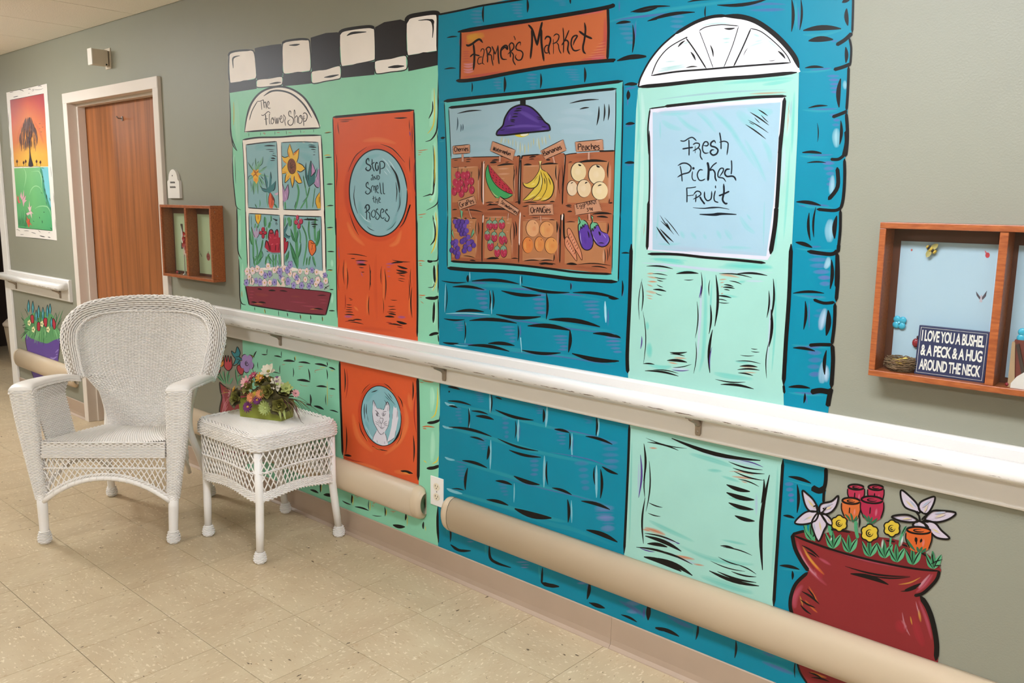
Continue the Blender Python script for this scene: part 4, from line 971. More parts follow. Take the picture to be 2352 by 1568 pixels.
for x, y, w_, h in ((310, 505, 90, 40), (690, 625, 130, 40), (710, 695, 100, 40), (1120, 800, 150, 60), (1490, 980, 190, 120), (1310, 350, 170, 150)): p.hatch('#8f85c8', x, y, w_, h, 3, .75)
p.BB(PUR, '20 1610 1000 1600 1095;16 1192 830 1188 880', .9)
p.z(*S_).BB(PUR, '40 430 490 560 560 640 620;24 640 540 640 650;40 820 610 950 680 1050 720;40 1600 990 1750 1050 1870 1100;26 1600 910 1720 960;20 40 300 150 340', .7)
p.z(*H_)
for x, y, w_, h in ((410, 170, 150, 130), (790, 95, 130, 110), (1190, 25, 130, 50), (600, 760, 110, 110), (920, 750, 130, 120), (1300, 690, 150, 90), (1790, 310, 180, 170)): p.hatch('#7d78ae', x, y, w_, h, 5, .5)
p.BB(PUR, '24 1690 190 1850 165 2090 130;26 1790 825 1840 815 1900 805;20 1790 1165 1880 1150;18 1740 0 1742 110;18 1885 230 1880 380;18 1820 900 1818 980;18 1790 1525 1880 1520', .8)
p.z(*K_).BB(PUR, '26 0 190 300 150 640 125;30 1140 65 1400 40 1600 45;40 1220 105 1450 100 1590 95;26 1715 60 1720 200 1718 300;22 1830 705 1980 690 2050 680;24 1830 1095 2000 1092 2110 1085;24 2040 415 2120 405;26 90 200 85 420', .75)
p.hatch('#8278b8', 480, 240, 190, 150, 4, .5).hatch('#6a5fb0', 2060, 840, 150, 160, 5, .85).hatch('#6a5fb0', 2080, 1200, 120, 100, 3, .8)
p.BB('#bfe3e6', '50 2180 800 2185 900;90 2100 1280 2095 1370 2100 1480', .75)
p.z(*L_z).BB(PUR, '20 1800 250 1950 245 2070 240;22 1800 745 1950 745 2030 755;22 1820 1160 1950 1160;16 1720 745 1800 760', .85)
p.hatch('#7c62b4', 2010, 430, 140, 210, 5, .85).hatch('#7a62b4', 1910, 1380, 260, 300, 6, .75)
p.BB('#bfe0ea', '70 2060 440 2055 560 2040 640;110 2040 880 2030 1000 2030 1120;70 2020 1260 2010 1330 1980 1380', .8)
p.z(*M_).BB(PUR, '20 1760 475 1900 488 2000 490;18 1845 510 1845 800;22 1710 940 1850 955 1950 960;24 1700 1370 1850 1380 1950 1385;16 1815 1390 1828 1480;16 125 350 125 500', .85)
p.hatch('#6d5cb0', 1870, 1070, 190, 260, 5, .7).hatch('#6d5cb0', 1930, 690, 130, 150, 4, .4)
p.BB('#cfdff0', '80 1995 590 1970 700 1950 800;90 1980 1080 1970 1200 1960 1290;60 2010 1120 2005 1280', .75)
p.z(*Q_).hatch('#7a60b4', 1295, 720, 70, 120, 4, .8)
# pressed black marks of the brick joints
p.z(*H_).LL(BK, '20 490 50 488 206;22 890 -10 892 116;16 1290 -20 1292 36;14 380 762 378 852;26 680 708 678 852;20 1015 678 1012 816;24 1420 622 1420 762;20 1865 228 1860 488;15 148 350 246 338;15 124 640 232 630;26 1850 108 2091 72;28 1712 220 1848 204;44 1720 562 1990 518;30 1788 785 1908 775;22 1832 846 1824 918;28 1798 1148 1884 1140;26 1790 1505 1892 1505;16 2005 195 2091 180;22 90 1274 132 1268')
p.SS(BK, '16 60 138 280 95 490 50 860 -8 1100 -50', .02)
p.z(*K_).LL(BK, '26 38 122 435 62;36 208 212 682 122;22 608 22 885 -2;36 905 52 1405 -6;16 790 62 788 182;32 1650 -10 1648 318;24 1742 -10 1730 302;54 1765 306 2145 288;58 1818 410 2065 396;44 2200 85 2212 258;38 2190 470 2192 630;28 1783 680 1970 675;46 2140 786 2124 1075;22 1816 1080 2010 1058;11 1906 1230 1908 1420;32 2142 1206 2130 1446;28 1756 1528 1950 1530;22 60 250 58 524;44 -10 592 198 568;36 0 845 100 845;24 18 900 10 1000;28 -5 1240 78 1238')
p.SS(BK, '34 2255 330 2180 400 2095 452;32 2238 640 2160 672 2070 698;30 2205 1112 2140 1140 2055 1172;20 2265 -20 2262 120 2255 330;20 2225 380 2245 480 2238 620 2225 660;24 2220 660 2212 900 2198 1110;30 2196 1130 2206 1280 2205 1420 2190 1568', .08)
p.z(*L_z).SS(BK, '38 2196 0 2200 120 2170 262;28 2185 235 2120 285 2038 286;28 2178 280 2180 480 2165 680 2140 780;28 2145 768 2080 798 1900 785;26 2138 790 2135 1000 2115 1190;34 2108 1195 2040 1235 1805 1205;30 2105 1215 2100 1400 2095 1568;36 2106 365 2110 560 2015 692', .08)
p.LL(BK, '28 1756 218 1950 229;18 1803 322 1994 320;36 1696 712 1944 748;30 1825 820 1836 1100;22 1892 765 1872 1066;46 2102 850 2080 1080;40 1690 1116 1856 1168;34 2052 1305 2036 1575')
p.z(*M_).SS(BK, '30 2120 0 2112 80;30 2105 80 2112 300 2095 530;28 2085 545 2078 740 2055 930;34 2060 930 2066 1080 2050 1330;40 2050 1330 2030 1420 2018 1500;24 1885 512 1980 545 2082 538;28 1845 935 1940 928 2058 930;44 1860 1368 1950 1352 2055 1372', .06)
p.LL(BK, '26 1696 455 1984 455;28 1810 526 1794 790;50 2022 610 2004 846;26 1698 958 1900 988;32 2006 980 1990 1206;30 1656 1320 1855 1330;22 1806 1376 1795 1470;34 2052 145 2040 415;16 120 336 118 464;16 112 85 188 86;22 -10 495 85 505;26 -10 850 100 858;24 -10 1075 88 1078')
p.z(*N_).LL(BK, '18 72 120 354 136;30 370 55 370 138;36 412 124 944 156;12 980 65 980 155;34 972 178 1514 252;16 1525 145 1525 224;34 1550 253 2070 324;22 2106 115 2100 295;32 196 188 554 222;11 125 170 114 475;18 612 225 612 446;18 648 225 650 446;40 745 232 1194 282;28 1252 256 1250 555;36 230 468 550 470;42 686 498 1190 524;52 1280 556 1856 638;22 98 546 334 556;40 386 568 920 597;16 332 570 332 795;16 932 620 930 796;52 1040 628 1520 678;38 1517 670 1500 926;40 1776 712 2090 764;26 86 813 266 823;38 370 846 835 914;40 596 826 894 850;36 976 900 1414 930;52 1540 937 2070 1024')
p.z(*O_).LL(BK, '24 226 278 474 324;16 687 200 680 405;32 730 372 1135 482;22 476 384 654 420;20 446 360 442 565;34 522 438 714 476;28 1240 365 1238 505;30 1355 578 1514 614;14 942 486 938 676;24 1800 450 1795 646;30 236 554 690 655;24 755 676 1185 808;18 1516 615 1512 796;30 1686 652 1970 738;22 460 658 614 702;30 660 750 642 900;30 875 798 1214 874;32 380 908 644 988;20 1278 915 1286 1166;32 1860 972 2030 1054;42 926 1073 1200 1165;18 1780 975 1785 1166;30 1845 1000 1843 1310;30 438 986 412 1220;32 732 1123 908 1167;30 1330 1198 1540 1272;36 636 1323 868 1384;36 1640 1338 1944 1428;66 935 1418 1325 1518;32 1495 1320 1500 1565;26 226 128 356 158;22 232 180 250 182;18 730 240 800 262;22 236 330 330 350;14 270 1206 400 1224')
p.z(*P_).LL(BK, '14 168 396 176 528;26 1203 820 1185 950;20 1202 973 1318 1015;18 1436 1063 1554 1118;20 1640 980 1634 1104;18 1688 1163 1750 1184;34 1180 438 1410 528')
p.SS(BK, '18 178 546 240 588 328 592;18 465 542 470 640 520 682 624 716;14 856 716 852 800 850 832;26 850 828 900 845 980 856;16 84 270 82 400 90 532', .3)
p.z(*S_).LL(BK, '24 682 520 674 655;32 732 713 928 787;20 1082 682 1064 814;20 1392 820 1382 964;12 1882 980 1876 1124;22 190 512 322 556')
p.z(*Q_).LL(BK, '26 1290 608 1454 657;22 1353 664 1352 870;20 1252 888 1334 907;24 1226 1248 1370 1277;18 1318 1286 1318 1350')
p.SS(BK, '24 1560 545 1558 640 1545 700;40 1555 690 1510 710 1458 685;18 1546 700 1542 800', .1)
p.z(*T_).LL(BK, '30 440 20 500 -4')
p.build('teal_brick_wall', fm)

# ---- FARMER'S MARKET sign
s_ = Paint().z(*H_)
s_.P('#c9683a', '278 292 600 240 1000 180 1400 115 1638 72 1640 300 1630 558 1200 600 800 665 500 720 272 742 274 500')
s_.BB('#b33a48', '36 290 300 600 255 1000 195;30 1250 150 1500 110 1630 90;50 1610 150 1612 350 1600 480;40 280 330 280 450;40 1380 555 1500 545 1625 535;30 280 715 500 690 700 655', .8).BB('#c75a78', '60 1280 140 1450 110 1600 100;60 1480 545 1560 530 1625 520', .6)
s_.BB('#d2a02e', '90 330 390 400 350 500 320;60 330 350 360 340 440 320', .75)
for y in (480, 500, 522, 545, 570): s_.B('#a8404a', 16, [(290, y), (330, y-4), (365, y-3)], .6)
for y in (590, 612, 640, 662): s_.B('#d99ab2', 24, [(300, y), (350, y+6), (400, y-6)], .7)
for i, y in enumerate((380, 410, 440, 465, 490, 510)): s_.BB('#b8434e', '22 %d %d %d %d' % (1560-i*22, y+18, 1625, y-4), .75); s_.BB('#e59a6a', '10 %d %d %d %d' % (1540-i*24, y+26, 1622, y+10), .7)
s_.SS(BK, '34 250 295 600 238 1000 178 1400 112 1640 66 1700 42;14 278 285 275 500 270 745;22 1636 60 1642 300 1632 560;30 235 745 330 744 500 720 800 662 1200 600 1640 560 1700 562', .06)
s_.z(1050, 30, 11.2)
LT = '#170c0b'
s_.SS(LT, '44 235 812 300 838 400 790 500 712 590 680 668 768;42 428 790 450 1000 452 1200 430 1470;30 340 1135 420 1062 500 1080 592 1100;20 608 1005 640 930 692 930 702 1010 672 1150 660 1280 714 1325;19 662 1130 580 1140 540 1220 560 1312 662 1282;28 762 925 790 1100 788 1275;27 732 955 800 880 862 900 862 980 765 1115;24 800 1080 880 1080 902 1200 936 1360;18 950 950 948 1080 946 1220;28 903 855 945 950 990 1068;18 988 1065 1030 940 1062 825;32 1058 840 1066 1100 1088 1318;34 1155 965 1240 880 1300 935 1292 850 1230 840 1150 920 1130 1060 1172 1180 1295 1192;28 1348 815 1375 980 1380 1145;28 1328 855 1400 770 1462 810 1452 920 1308 1064;27 1400 1000 1456 1080 1450 1220 1514 1345;18 1466 590 1490 640 1504 700;27 1640 838 1632 750 1560 790 1520 890 1560 950 1660 980 1702 1060 1660 1190 1570 1212 1508 1140 1534 1065', .12)
s_.z(1200, 30, 13.067)
s_.SS(LT, '50 182 350 300 490 380 730 455 985;54 450 975 520 620 604 262;50 288 490 300 850 248 1378;54 580 480 582 900 655 1448;42 676 806 740 712 832 730 852 830 802 1000 790 1120 836 1246;28 800 970 720 980 668 1080 700 1192 792 1192;18 935 775 942 1000 940 1236;28 936 705 1020 632 1102 670 1092 780 1020 882 905 925;26 1040 890 1090 960 1112 1100 1176 1226;26 1226 435 1250 800 1238 1208;30 1412 508 1290 800 1188 972;38 1258 842 1340 820 1392 900 1370 1100 1434 1246;38 1530 975 1570 840 1655 688 1560 690 1490 780 1470 950 1530 1100 1620 1132 1748 1088;46 1874 285 1902 500 1870 800 1830 1000 1842 1150 1914 1226;52 1706 540 1850 650 1960 710 2106 772', .12)
s_.build('painted_market_sign', fm)

# ---- produce window
pw = Paint()
pw.P('#62c3bc', '1020.4 234 1200 212 1431.6 186 1429 250 1427 345 1424 465 1422 583 1420 645 1306 636 1184 624 1082 618 1027.5 616 1028 522 1026 343 1022 282')
pw.z(*I_).SS(BK, '34 98 258 400 222 700 190 1300 130 1700 80 2118 30;9 104 262 120 600 132 900 145 1568;13 2116 40 2112 500 2098 1000 2086 1568', .03)
pw.z(*J_).SS(BK, '36 138 955 400 978 700 990 1000 1012 1300 1048 1600 1085 2052 1112;9 145 340 138 700 140 955;13 2086 340 2072 800 2062 1108', .03)
pw.z(*I_).P('#a2bfc7', '155 335 600 285 1000 240 1500 190 2035 125 2036 500 2020 830 2020 900 1000 930 180 915 168 600')
pw.BB('#86b2ba', '90 230 600 400 560 620 520;90 260 700 450 680 640 690;90 260 800 420 810 580 800', .3).BB('#c0d0da', '90 1400 380 1600 370 1800 400;90 1350 480 1550 470 1750 500;90 1400 600 1600 590 1800 610', .35)
pw.SS(BK, '28 153 330 400 305 700 270 1000 232 1300 196 1700 150 2046 116;8 155 335 168 600 182 910;10 2036 120 2034 500 2018 1000 2005 1568', .03)
pw.LL(BK, '18 252 396 524 360;20 1516 282 1844 238;18 1628 347 1736 328;20 1846 314 1820 528;18 1906 286 1898 482;18 1956 290 1948 472', .04).LL('#47606a', '16 252 436 246 586;13 292 516 290 600;13 314 512 312 590')
pwo = pw.build('painted_produce_window', fm)
lp = Paint().z(*I_)
for t in ('22 758 650 748 700 738 740', '12 800 665 785 740', '16 825 670 830 750', '10 878 660 875 780', '10 910 680 912 790', '18 960 700 958 860', '18 1012 730 1010 860', '14 1050 700 1052 850', '10 1082 680 1080 800', '18 1112 660 1110 760', '20 1165 660 1172 750 1182 810', '16 1200 650 1215 760', '16 1240 640 1252 760', '16 1280 620 1300 700'): lp.BB('#dac23f', t, .85)
lp.BB('#e8ead0', '12 780 660 765 740;12 935 690 930 840;12 985 720 985 840;12 1150 660 1150 780;12 850 690 850 760;12 1225 640 1235 740', .7)
lp.PS('#dcc63e', '900 632 980 618 1058 610 1045 640 985 662 925 655').PS('#efe9cc', '960 635 1000 620 1050 614 1035 640 990 650')
lp.P(BK, '958 238 1022 232 1022 305 958 305')
lp.PS('#4a2d80', '690 640 700 600 740 560 770 520 790 440 850 350 930 310 1000 304 1080 330 1160 400 1230 490 1280 530 1298 585 1150 600 950 622 800 640')
lp.BB('#7a5fb4', '60 930 360 1050 420 1180 500;40 790 560 1000 535 1220 545;30 850 400 830 480;40 1150 580 1270 570', .55).BB('#32205e', '50 740 600 950 590 1200 575', .5)
lp.LL(BK, '16 910 345 980 338;16 890 370 975 365;12 880 400 940 400;14 865 436 935 430;16 848 470 905 470;12 850 485 900 492;10 780 545 900 530;10 1140 430 1210 455;10 1150 455 1215 470;8 730 585 790 575;8 1200 540 1260 545', .04)
lp.SS(BK, '16 690 640 702 596 740 558 768 522 790 440 850 348 930 306 1000 300 1085 328 1165 398 1235 488 1285 528 1300 590;18 690 640 800 638 950 620 1150 600 1300 585', .03)
lp.build('painted_lamp', pwo)
cr = Paint().z(*I_)
BR, BR2, CRM = '#a9623f', '#b87a50', '#d8a888'
cr.P(BR, '180 905 330 890 550 882 955 872 968 895 1000 868 1180 855 1450 840 1465 860 1520 850 1700 835 2020 815 2005 1568 145 1568 183 1568')
cr.z(*J_).P(BR, '180 390 2005 390 1990 800 1985 1025 1500 975 1000 925 600 895 183 882 183 500')
for z_, L4 in ((I_, ('190 1000 340 995 485 990 480 1200 470 1390 195 1395', '570 985 700 980 890 965 885 1200 882 1385 560 1390', '995 980 1200 972 1390 965 1375 1200 1350 1385 985 1390', '1500 960 1700 945 1960 930 1955 1200 1945 1400 1490 1400')), (J_, ('190 405 330 400 470 400 460 600 455 840 188 835', '570 395 720 400 865 395 860 600 855 850 555 845', '990 430 1180 420 1375 420 1370 650 1340 870 985 875', '1465 450 1700 440 1930 445 1920 650 1910 915 1460 905'))):
    cr.z(*z_)
    for t in L4: cr.P(BR2, t)
cr.z(*I_).BB('#8f4a30', '60 500 950 515 1150 520 1380;60 920 920 915 1150 915 1400;60 1430 900 1425 1150 1410 1400;50 600 930 800 920;50 1020 920 1200 905;50 1550 890 1800 870;70 200 1440 600 1450 900 1440;70 1000 1440 1400 1430;70 1500 1440 1950 1430', .6).BB(CRM, '16 200 1010 330 1004 480 992;22 495 1000 490 1200 490 1380;20 895 1000 892 1370;20 1372 990 1360 1380;44 1975 960 1965 1200 1960 1380;14 990 985 1180 985;10 560 1400 880 1395;26 700 1018 840 1012;24 695 1078 850 1072;10 740 1125 790 1125;14 1840 740 1880 730', .8)
cr.z(*J_).BB('#8f4a30', '50 490 430 500 650 505 860;50 900 420 905 650 905 860;50 1400 440 1395 650 1385 880;50 200 855 500 870 900 890;50 1000 900 1400 930;50 1480 930 1960 985;50 200 350 900 345;60 1000 340 1400 350;60 1480 380 1950 390', .6).BB(CRM, '20 470 430 462 830;20 870 430 868 840;18 1385 430 1378 860;40 1905 740 1900 900;14 200 395 330 392;20 560 385 850 385;14 1000 415 1180 410;10 1480 440 1980 430;16 380 440 430 440;12 380 470 410 472;14 385 500 410 505;12 210 555 270 560;20 1100 395 1350 400;16 800 450 850 452;10 800 550 830 545;14 1000 860 1180 850 1330 860', .75)
cr.z(*I_).SS('#efd9c8', '13 552 930 545 1100 545 1300 545 1420;12 960 890 952 1100 945 1300 940 1420;10 1462 870 1460 1000', .05)
cr.SS(BK, '8 182 905 330 890 395 888;9 395 886 700 880 860 878;12 925 878 945 872 958 882 952 920;14 975 905 980 885 1000 870 1180 856;9 1452 842 1465 860 1520 850 1600 840;16 1850 820 1930 818 2022 814;10 530 930 530 1100 525 1300 535 1400;12 955 890 945 1100 940 1300 942 1420;14 968 900 965 1100 958 1300 955 1420;13 1468 860 1462 1000 1440 1250 1435 1420;6 560 935 552 960', .05)
cr.LL(BK, '8 210 920 260 918;10 350 915 410 912;10 345 940 400 938;16 640 925 720 918;26 620 950 695 944;9 790 942 835 938;18 1060 890 1140 880;10 1060 912 1120 908;18 1250 920 1300 918;22 1000 975 1090 972;22 1195 972 1385 962;14 1365 975 1372 1150;9 1410 1000 1402 1300;8 1430 980 1425 1250;30 1600 948 1940 936;10 1505 945 1545 940;16 1958 930 1948 1120;10 1965 1350 1955 1410;22 700 985 890 966;12 490 1010 486 1150;9 884 980 882 1180;8 900 1020 896 1300;8 515 1000 512 1120;8 915 980 910 1100;16 1960 1405 2000 1400;14 195 1480 250 1475;14 330 1480 540 1505;12 570 1400 660 1395;10 600 1415 640 1412;10 680 1395 740 1390;10 900 1395 950 1390;14 580 1430 720 1425;22 590 1480 820 1478;14 1000 1400 1150 1398;14 1290 1390 1350 1386;12 985 1440 1050 1430;16 1470 1432 1540 1428;12 1480 1442 1540 1450;18 1490 1500 1545 1498;22 1820 1520 1990 1525;8 330 998 360 995;8 200 1000 260 1000')
cr.z(*J_).SS(BK, '12 540 350 535 500 530 700 530 890;10 955 360 948 500 945 700 942 900;12 1418 350 1415 500 1410 700 1405 900;18 1450 340 1450 500 1455 600 1470 640', .05).SS('#efd9c8', '13 545 360 540 450;13 962 330 952 500 950 700;16 1438 350 1430 420', .1)
cr.LL(BK, '14 200 395 265 402;14 330 402 360 398;12 390 400 470 402;8 465 420 470 600;10 485 440 490 580;9 560 395 600 392;12 880 440 888 640;8 860 460 862 700;14 905 430 912 600;10 320 820 450 842;16 390 870 460 878;26 580 855 720 850;12 860 850 940 852;14 1000 878 1180 875;14 1180 878 1330 872;24 1170 905 1330 920;16 1180 920 1360 912;28 1480 912 1600 918;12 1600 918 1980 930;14 1760 940 1940 960;26 1770 352 1990 348;22 1820 380 1950 390;10 1480 440 1580 440;16 1950 450 1938 580;10 1905 740 1910 910;10 1940 740 1940 880;8 1975 700 1970 830;10 1285 415 1350 418;8 1090 385 1180 390;8 990 370 1020 378;18 1370 430 1372 560;10 1390 440 1395 700;12 1340 800 1335 880')
cr.SS(BK, '22 178 880 400 895 700 905 1000 930 1300 965 1600 1005 1990 1025;8 2008 340 2000 600 1992 1000;6 184 400 184 880', .03)
cro = cr.build('painted_crates', pwo)
# produce
h1 = (1030, 370, 11.2); h2 = (1190, 370, 9.8); h3 = (1030, 480, 11.2); h4 = (1190, 480, 9.8)
ch = Paint().z(*h1)
for x, y in ((250, 355, ), (395, 370), (500, 350), (190, 545), (330, 555), (480, 530), (600, 515), (160, 780), (445, 700), (610, 740), (345, 830), (270, 700)):
    ch.E('#b5304c', x, y, 72, 112 if y > 600 else 100, 0, 16).B('#e48aa0', 26, [(x+20, y-30), (x+34, y+30)], .8).ring(BK, 11, x, y, 74, 108, 0, -50, 110, taper=.4)
ch.SS('#2c1a14', '14 262 130 258 220 250 300;14 365 190 355 240 352 320;10 500 200 490 260 490 310;12 590 260 610 330 600 430;9 630 260 610 330;14 330 400 325 460 325 520;14 430 570 425 620 430 690;14 585 590 590 640 590 700;14 140 620 130 680 150 730;12 455 420 460 500;14 340 660 345 740', .2).LL('#6d8a5c', '20 150 330 200 460;18 95 530 125 690')
ch.build('painted_cherries', cro)
wm = Paint().z(*h1)
wm.PS('#43a05c', '1035 90 985 200 970 330 990 500 1060 680 1160 850 1240 940 1340 950 1460 960 1560 940 1665 870 1640 845 1500 800 1380 740 1240 630 1140 480 1070 330')
wm.PS('#b52e3e', '1040 90 1130 200 1250 340 1420 530 1560 660 1640 760 1672 845 1560 815 1420 740 1280 640 1170 500 1090 350')
wm.BB('#e0c48a', '40 1100 750 1200 870 1300 920;24 1560 880 1640 860', .7)
wm.SS(BK, '14 1035 88 985 200 970 340 992 510 1060 690 1160 855 1240 945;16 1340 905 1450 965 1560 942 1665 872;15 1042 100 1060 250 1130 460 1240 620 1380 735 1540 815 1660 850', .05).S('#7d1f24', 12, '1045 85 1160 220 1330 420 1500 590 1640 760 1672 845')
for x, y in ((1115, 210), (1110, 280), (1195, 300), (1170, 370), (1250, 420), (1155, 430), (1245, 485), (1340, 480), (1235, 550), (1335, 545), (1330, 600), (1410, 630), (1450, 590), (1415, 680), (1500, 710), (1570, 710), (1575, 780), (1500, 770)): wm.L('#3a0f14', 18, x-10, y-18, x+14, y+18)
wm.build('painted_watermelon', cro)
bn = Paint().z(*h2)
YB = '#dcc04a'
bn.P('#e2cf86', '475 0 545 0 520 100 540 200 480 200 500 100')
bn.PS(YB, '490 180 440 280 340 410 230 490 130 500 190 570 300 600 400 580 470 500 500 400 520 260')
bn.PS(YB, '500 200 500 400 470 520 380 620 250 750 125 880 250 870 400 800 500 690 545 560 555 400 530 240')
bn.PS('#d8b53e', '520 190 555 400 545 560 500 690 400 810 340 890 480 880 560 800 630 680 660 560 650 420 600 290')
bn.PS('#d8b53e', '540 190 600 290 655 430 660 560 630 690 560 810 520 890 640 880 760 800 815 640 805 500 740 360 640 240')
bn.BB('#efe0a2', '40 520 300 540 450 510 600;30 300 530 400 500;30 250 820 400 740;30 400 850 520 800;30 560 860 680 820', .7)
bn.SS(BK, '12 480 0 495 100 490 180 440 290 340 420 230 495 155 500;18 115 470 150 560 250 605 370 600 450 530 490 420 495 300;14 380 600 250 750 118 880;10 118 882 250 870 390 790;13 515 220 555 400 545 560 490 700 310 885;12 580 260 650 410 660 560 620 700 540 830;20 650 240 740 360 805 500 812 640 760 790 640 880 520 895;12 545 0 520 100 545 180 640 240;10 340 890 460 880 550 830', .12).LL(BK, '20 595 370 615 520;18 690 370 740 540;8 460 330 370 460')
bn.build('painted_bananas', cro)
pc = Paint().z(*h2)
for x, y, rx, ry, c in ((1370, 240, 172, 215, '#e6cd9c'), (1780, 300, 185, 225, '#e6cda2'), (1225, 610, 118, 172, '#e3c6a2'), (1495, 615, 155, 200, '#e4c79e'), (1850, 665, 180, 205, '#e8cfa0')):
    pc.E(c, x, y, rx, ry, 0, 24).B('#f0dcc0', rx*.9, [(x-20, y-ry*.4), (x-10, y+ry*.4)], .45).ring(BK, 15, x, y, rx, ry, 0, 60, 330, taper=.35)
pc.LL(BK, '40 1365 70 1435 100;44 1770 90 1855 135;20 1195 505 1255 482;30 1515 505 1575 475;28 1805 562 1895 535', .1)
pc.build('painted_peaches', cro)
gp = Paint().z(*h3)
for i, (x, y, r) in enumerate(((190, 325, 62), (290, 320, 64), (380, 330, 64), (490, 330, 62), (235, 440, 62), (345, 420, 62), (430, 430, 60), (300, 540, 60), (390, 530, 58), (480, 560, 66), (360, 640, 60), (440, 640, 56), (530, 720, 60), (440, 790, 64), (375, 835, 66), (210, 840, 66), (130, 870, 60), (110, 1060, 66), (200, 940, 64), (260, 1010, 58), (200, 1110, 62), (275, 1140, 60), (250, 1220, 62), (620, 850, 66), (530, 870, 62), (670, 930, 62), (460, 970, 66), (565, 1020, 64), (430, 1070, 64))):
    gp.E('#5a3a94' if i % 3 else '#6a4aa8', x, y, r*.95, r*1.1, 0, 14).B('#8a70c0', 24, [(x-18, y-24), (x-6, y+12)], .5).ring(BK, 11, x, y, r, r*1.15, 0, 100, 270, taper=.4, n=12)
for t in ('320 20 385 60 375 190 345 270 330 150', '120 510 100 640 165 770 140 640', '655 500 690 610 600 750 615 640'): gp.P('#6fae86', t)
gp.SS(BK, '8 315 20 330 150 345 270;8 385 60 370 200;9 122 510 95 620 165 770;9 655 500 612 630 595 755;8 690 600 605 740', .2)
gp.build('painted_grapes', cro)
sb = Paint().z(*h3)
for x, y, rx, ry in ((1070, 420, 82, 120), (1215, 420, 72, 115), (1390, 400, 80, 118), (1015, 690, 70, 115), (1195, 720, 76, 120), (1400, 760, 92, 150), (1100, 940, 82, 130), (1270, 1100, 74, 135), (1440, 1100, 84, 140), (1500, 800, 30, 90)):
    sb.E('#b93450', x, y, rx, ry, 0, 16).ring(BK, 10, x, y, rx, ry, 0, -20, 190, taper=.4)
    for k in range(7): sb.L('#3a1018', 14, x-rx*.5+rx*.17*k, y-10+30*((k*5) % 4), x-rx*.5+rx*.17*k+5, y+8+30*((k*5) % 4))
    sb.B('#e58ca0', 18, [(x+rx*.3, y-20), (x+rx*.35, y+40)], .7)
    if rx > 40:
        sb.PS('#7da184', [(x-rx, y-ry*.25), (x-rx*.8, y-ry*.85), (x-rx*.1, y-ry*1.15), (x+rx*.7, y-ry*.9), (x+rx*.95, y-ry*.3), (x+rx*.4, y-ry*.55), (x, y-ry*.2), (x-rx*.45, y-ry*.5)])
        sb.SS(BK, '9 %f %f %f %f %f %f' % (x-rx, y-ry*.2, x-rx*.8, y-ry*.9, x, y-ry*1.2), .2).SS(BK, '9 %f %f %f %f %f %f' % (x, y-ry*1.2, x+rx*.7, y-ry*.9, x+rx, y-ry*.2), .2).L('#5a9a70', 24, x, y-ry*1.15, x+18, y-ry*1.75).L(BK, 8, x-6, y-ry*1.1, x+8, y-ry*1.75)
sb.build('painted_strawberries', cro)
og = Paint().z(*h4)
for x, y, rx, ry, c in ((335, 430, 145, 195, '#dca070'), (650, 460, 158, 185, '#d9965e'), (230, 810, 120, 180, '#d88040'), (490, 790, 108, 170, '#d98a4a'), (755, 820, 145, 185, '#dc9450')):
    og.E(c, x, y, rx, ry, 0, 22).B('#e6b060', rx*.5, [(x-rx*.4, y-ry*.5), (x-rx*.55, y+ry*.1), (x-rx*.3, y+ry*.6)], .6).B('#d06a34', rx*.8, [(x+rx*.25, y-ry*.3), (x+rx*.25, y+ry*.4)], .4).ring('#2c120a', 12, x, y, rx, ry, 0, 70, 320, taper=.3).L('#5a2414', 12, x+rx*.3, y-ry*.7, x+rx*.5, y-ry*.5)
og.build('painted_oranges', cro)
eg = Paint().z(*h4)
eg.PS('#5d3a9a', '1400 330 1380 500 1390 680 1430 820 1500 910 1570 925 1650 890 1695 780 1690 640 1640 500 1580 360 1500 270')
eg.PS('#6a48a6', '1660 400 1670 580 1710 700 1780 790 1880 845 1980 830 2060 740 2068 640 2010 550 1900 500 1850 420 1780 320')
eg.BB('#4b2a86', '90 1500 600 1540 800;60 1620 500 1660 700', .5).BB('#d9c8e8', '22 1410 520 1415 650 1445 790;18 1680 560 1730 680 1800 760;14 1900 540 1960 610 1985 660', .8).BB('#9a80cc', '30 2040 640 2040 720 1960 800;22 1700 690 1670 820', .6)
eg.P('#6cb389', '1365 170 1400 190 1425 250 1500 240 1580 360 1540 350 1500 330 1490 410 1465 360 1440 440 1420 380 1395 490 1370 480 1360 330').P('#6cb389', '1660 150 1690 170 1695 290 1760 300 1830 380 1770 370 1745 440 1730 400 1700 500 1690 430 1660 520 1640 460 1640 370 1680 290')
eg.SS(BK, '20 1360 170 1405 300 1365 370 1375 560 1400 720 1460 870 1560 925 1660 880 1700 760 1690 620 1640 490;16 1480 245 1560 300 1620 460;20 1650 150 1680 280 1635 370 1660 540 1720 700 1790 800 1900 850 2010 810 2070 700 2050 600;14 1700 300 1790 320 1850 430 1890 500 2010 550;14 1405 480 1425 390 1445 440 1470 350 1490 410 1510 340 1545 350;14 1655 540 1680 430 1700 500 1730 390 1750 440 1770 360 1825 380;10 1365 165 1405 185;14 1650 140 1705 170', .08).LL(BK, '26 1575 490 1610 650;40 1825 500 1860 600;22 1820 765 1950 770')
eg.build('painted_eggplants', cro)
bd = Paint().z(*h4)
for t in ('1115 480 1150 430 1200 470 1280 630 1360 800 1430 960 1450 1150 1340 980 1220 790 1140 600', '1060 700 1095 630 1150 650 1260 850 1310 980 1330 1170 1180 980 1080 840'):
    bd.PS('#cf8460', t).S('#3a140c', 13, t, .03, closed=True)
bd.BB('#e6b49a', '36 1170 560 1260 720 1340 880;36 1110 740 1200 900 1270 1030', .7)
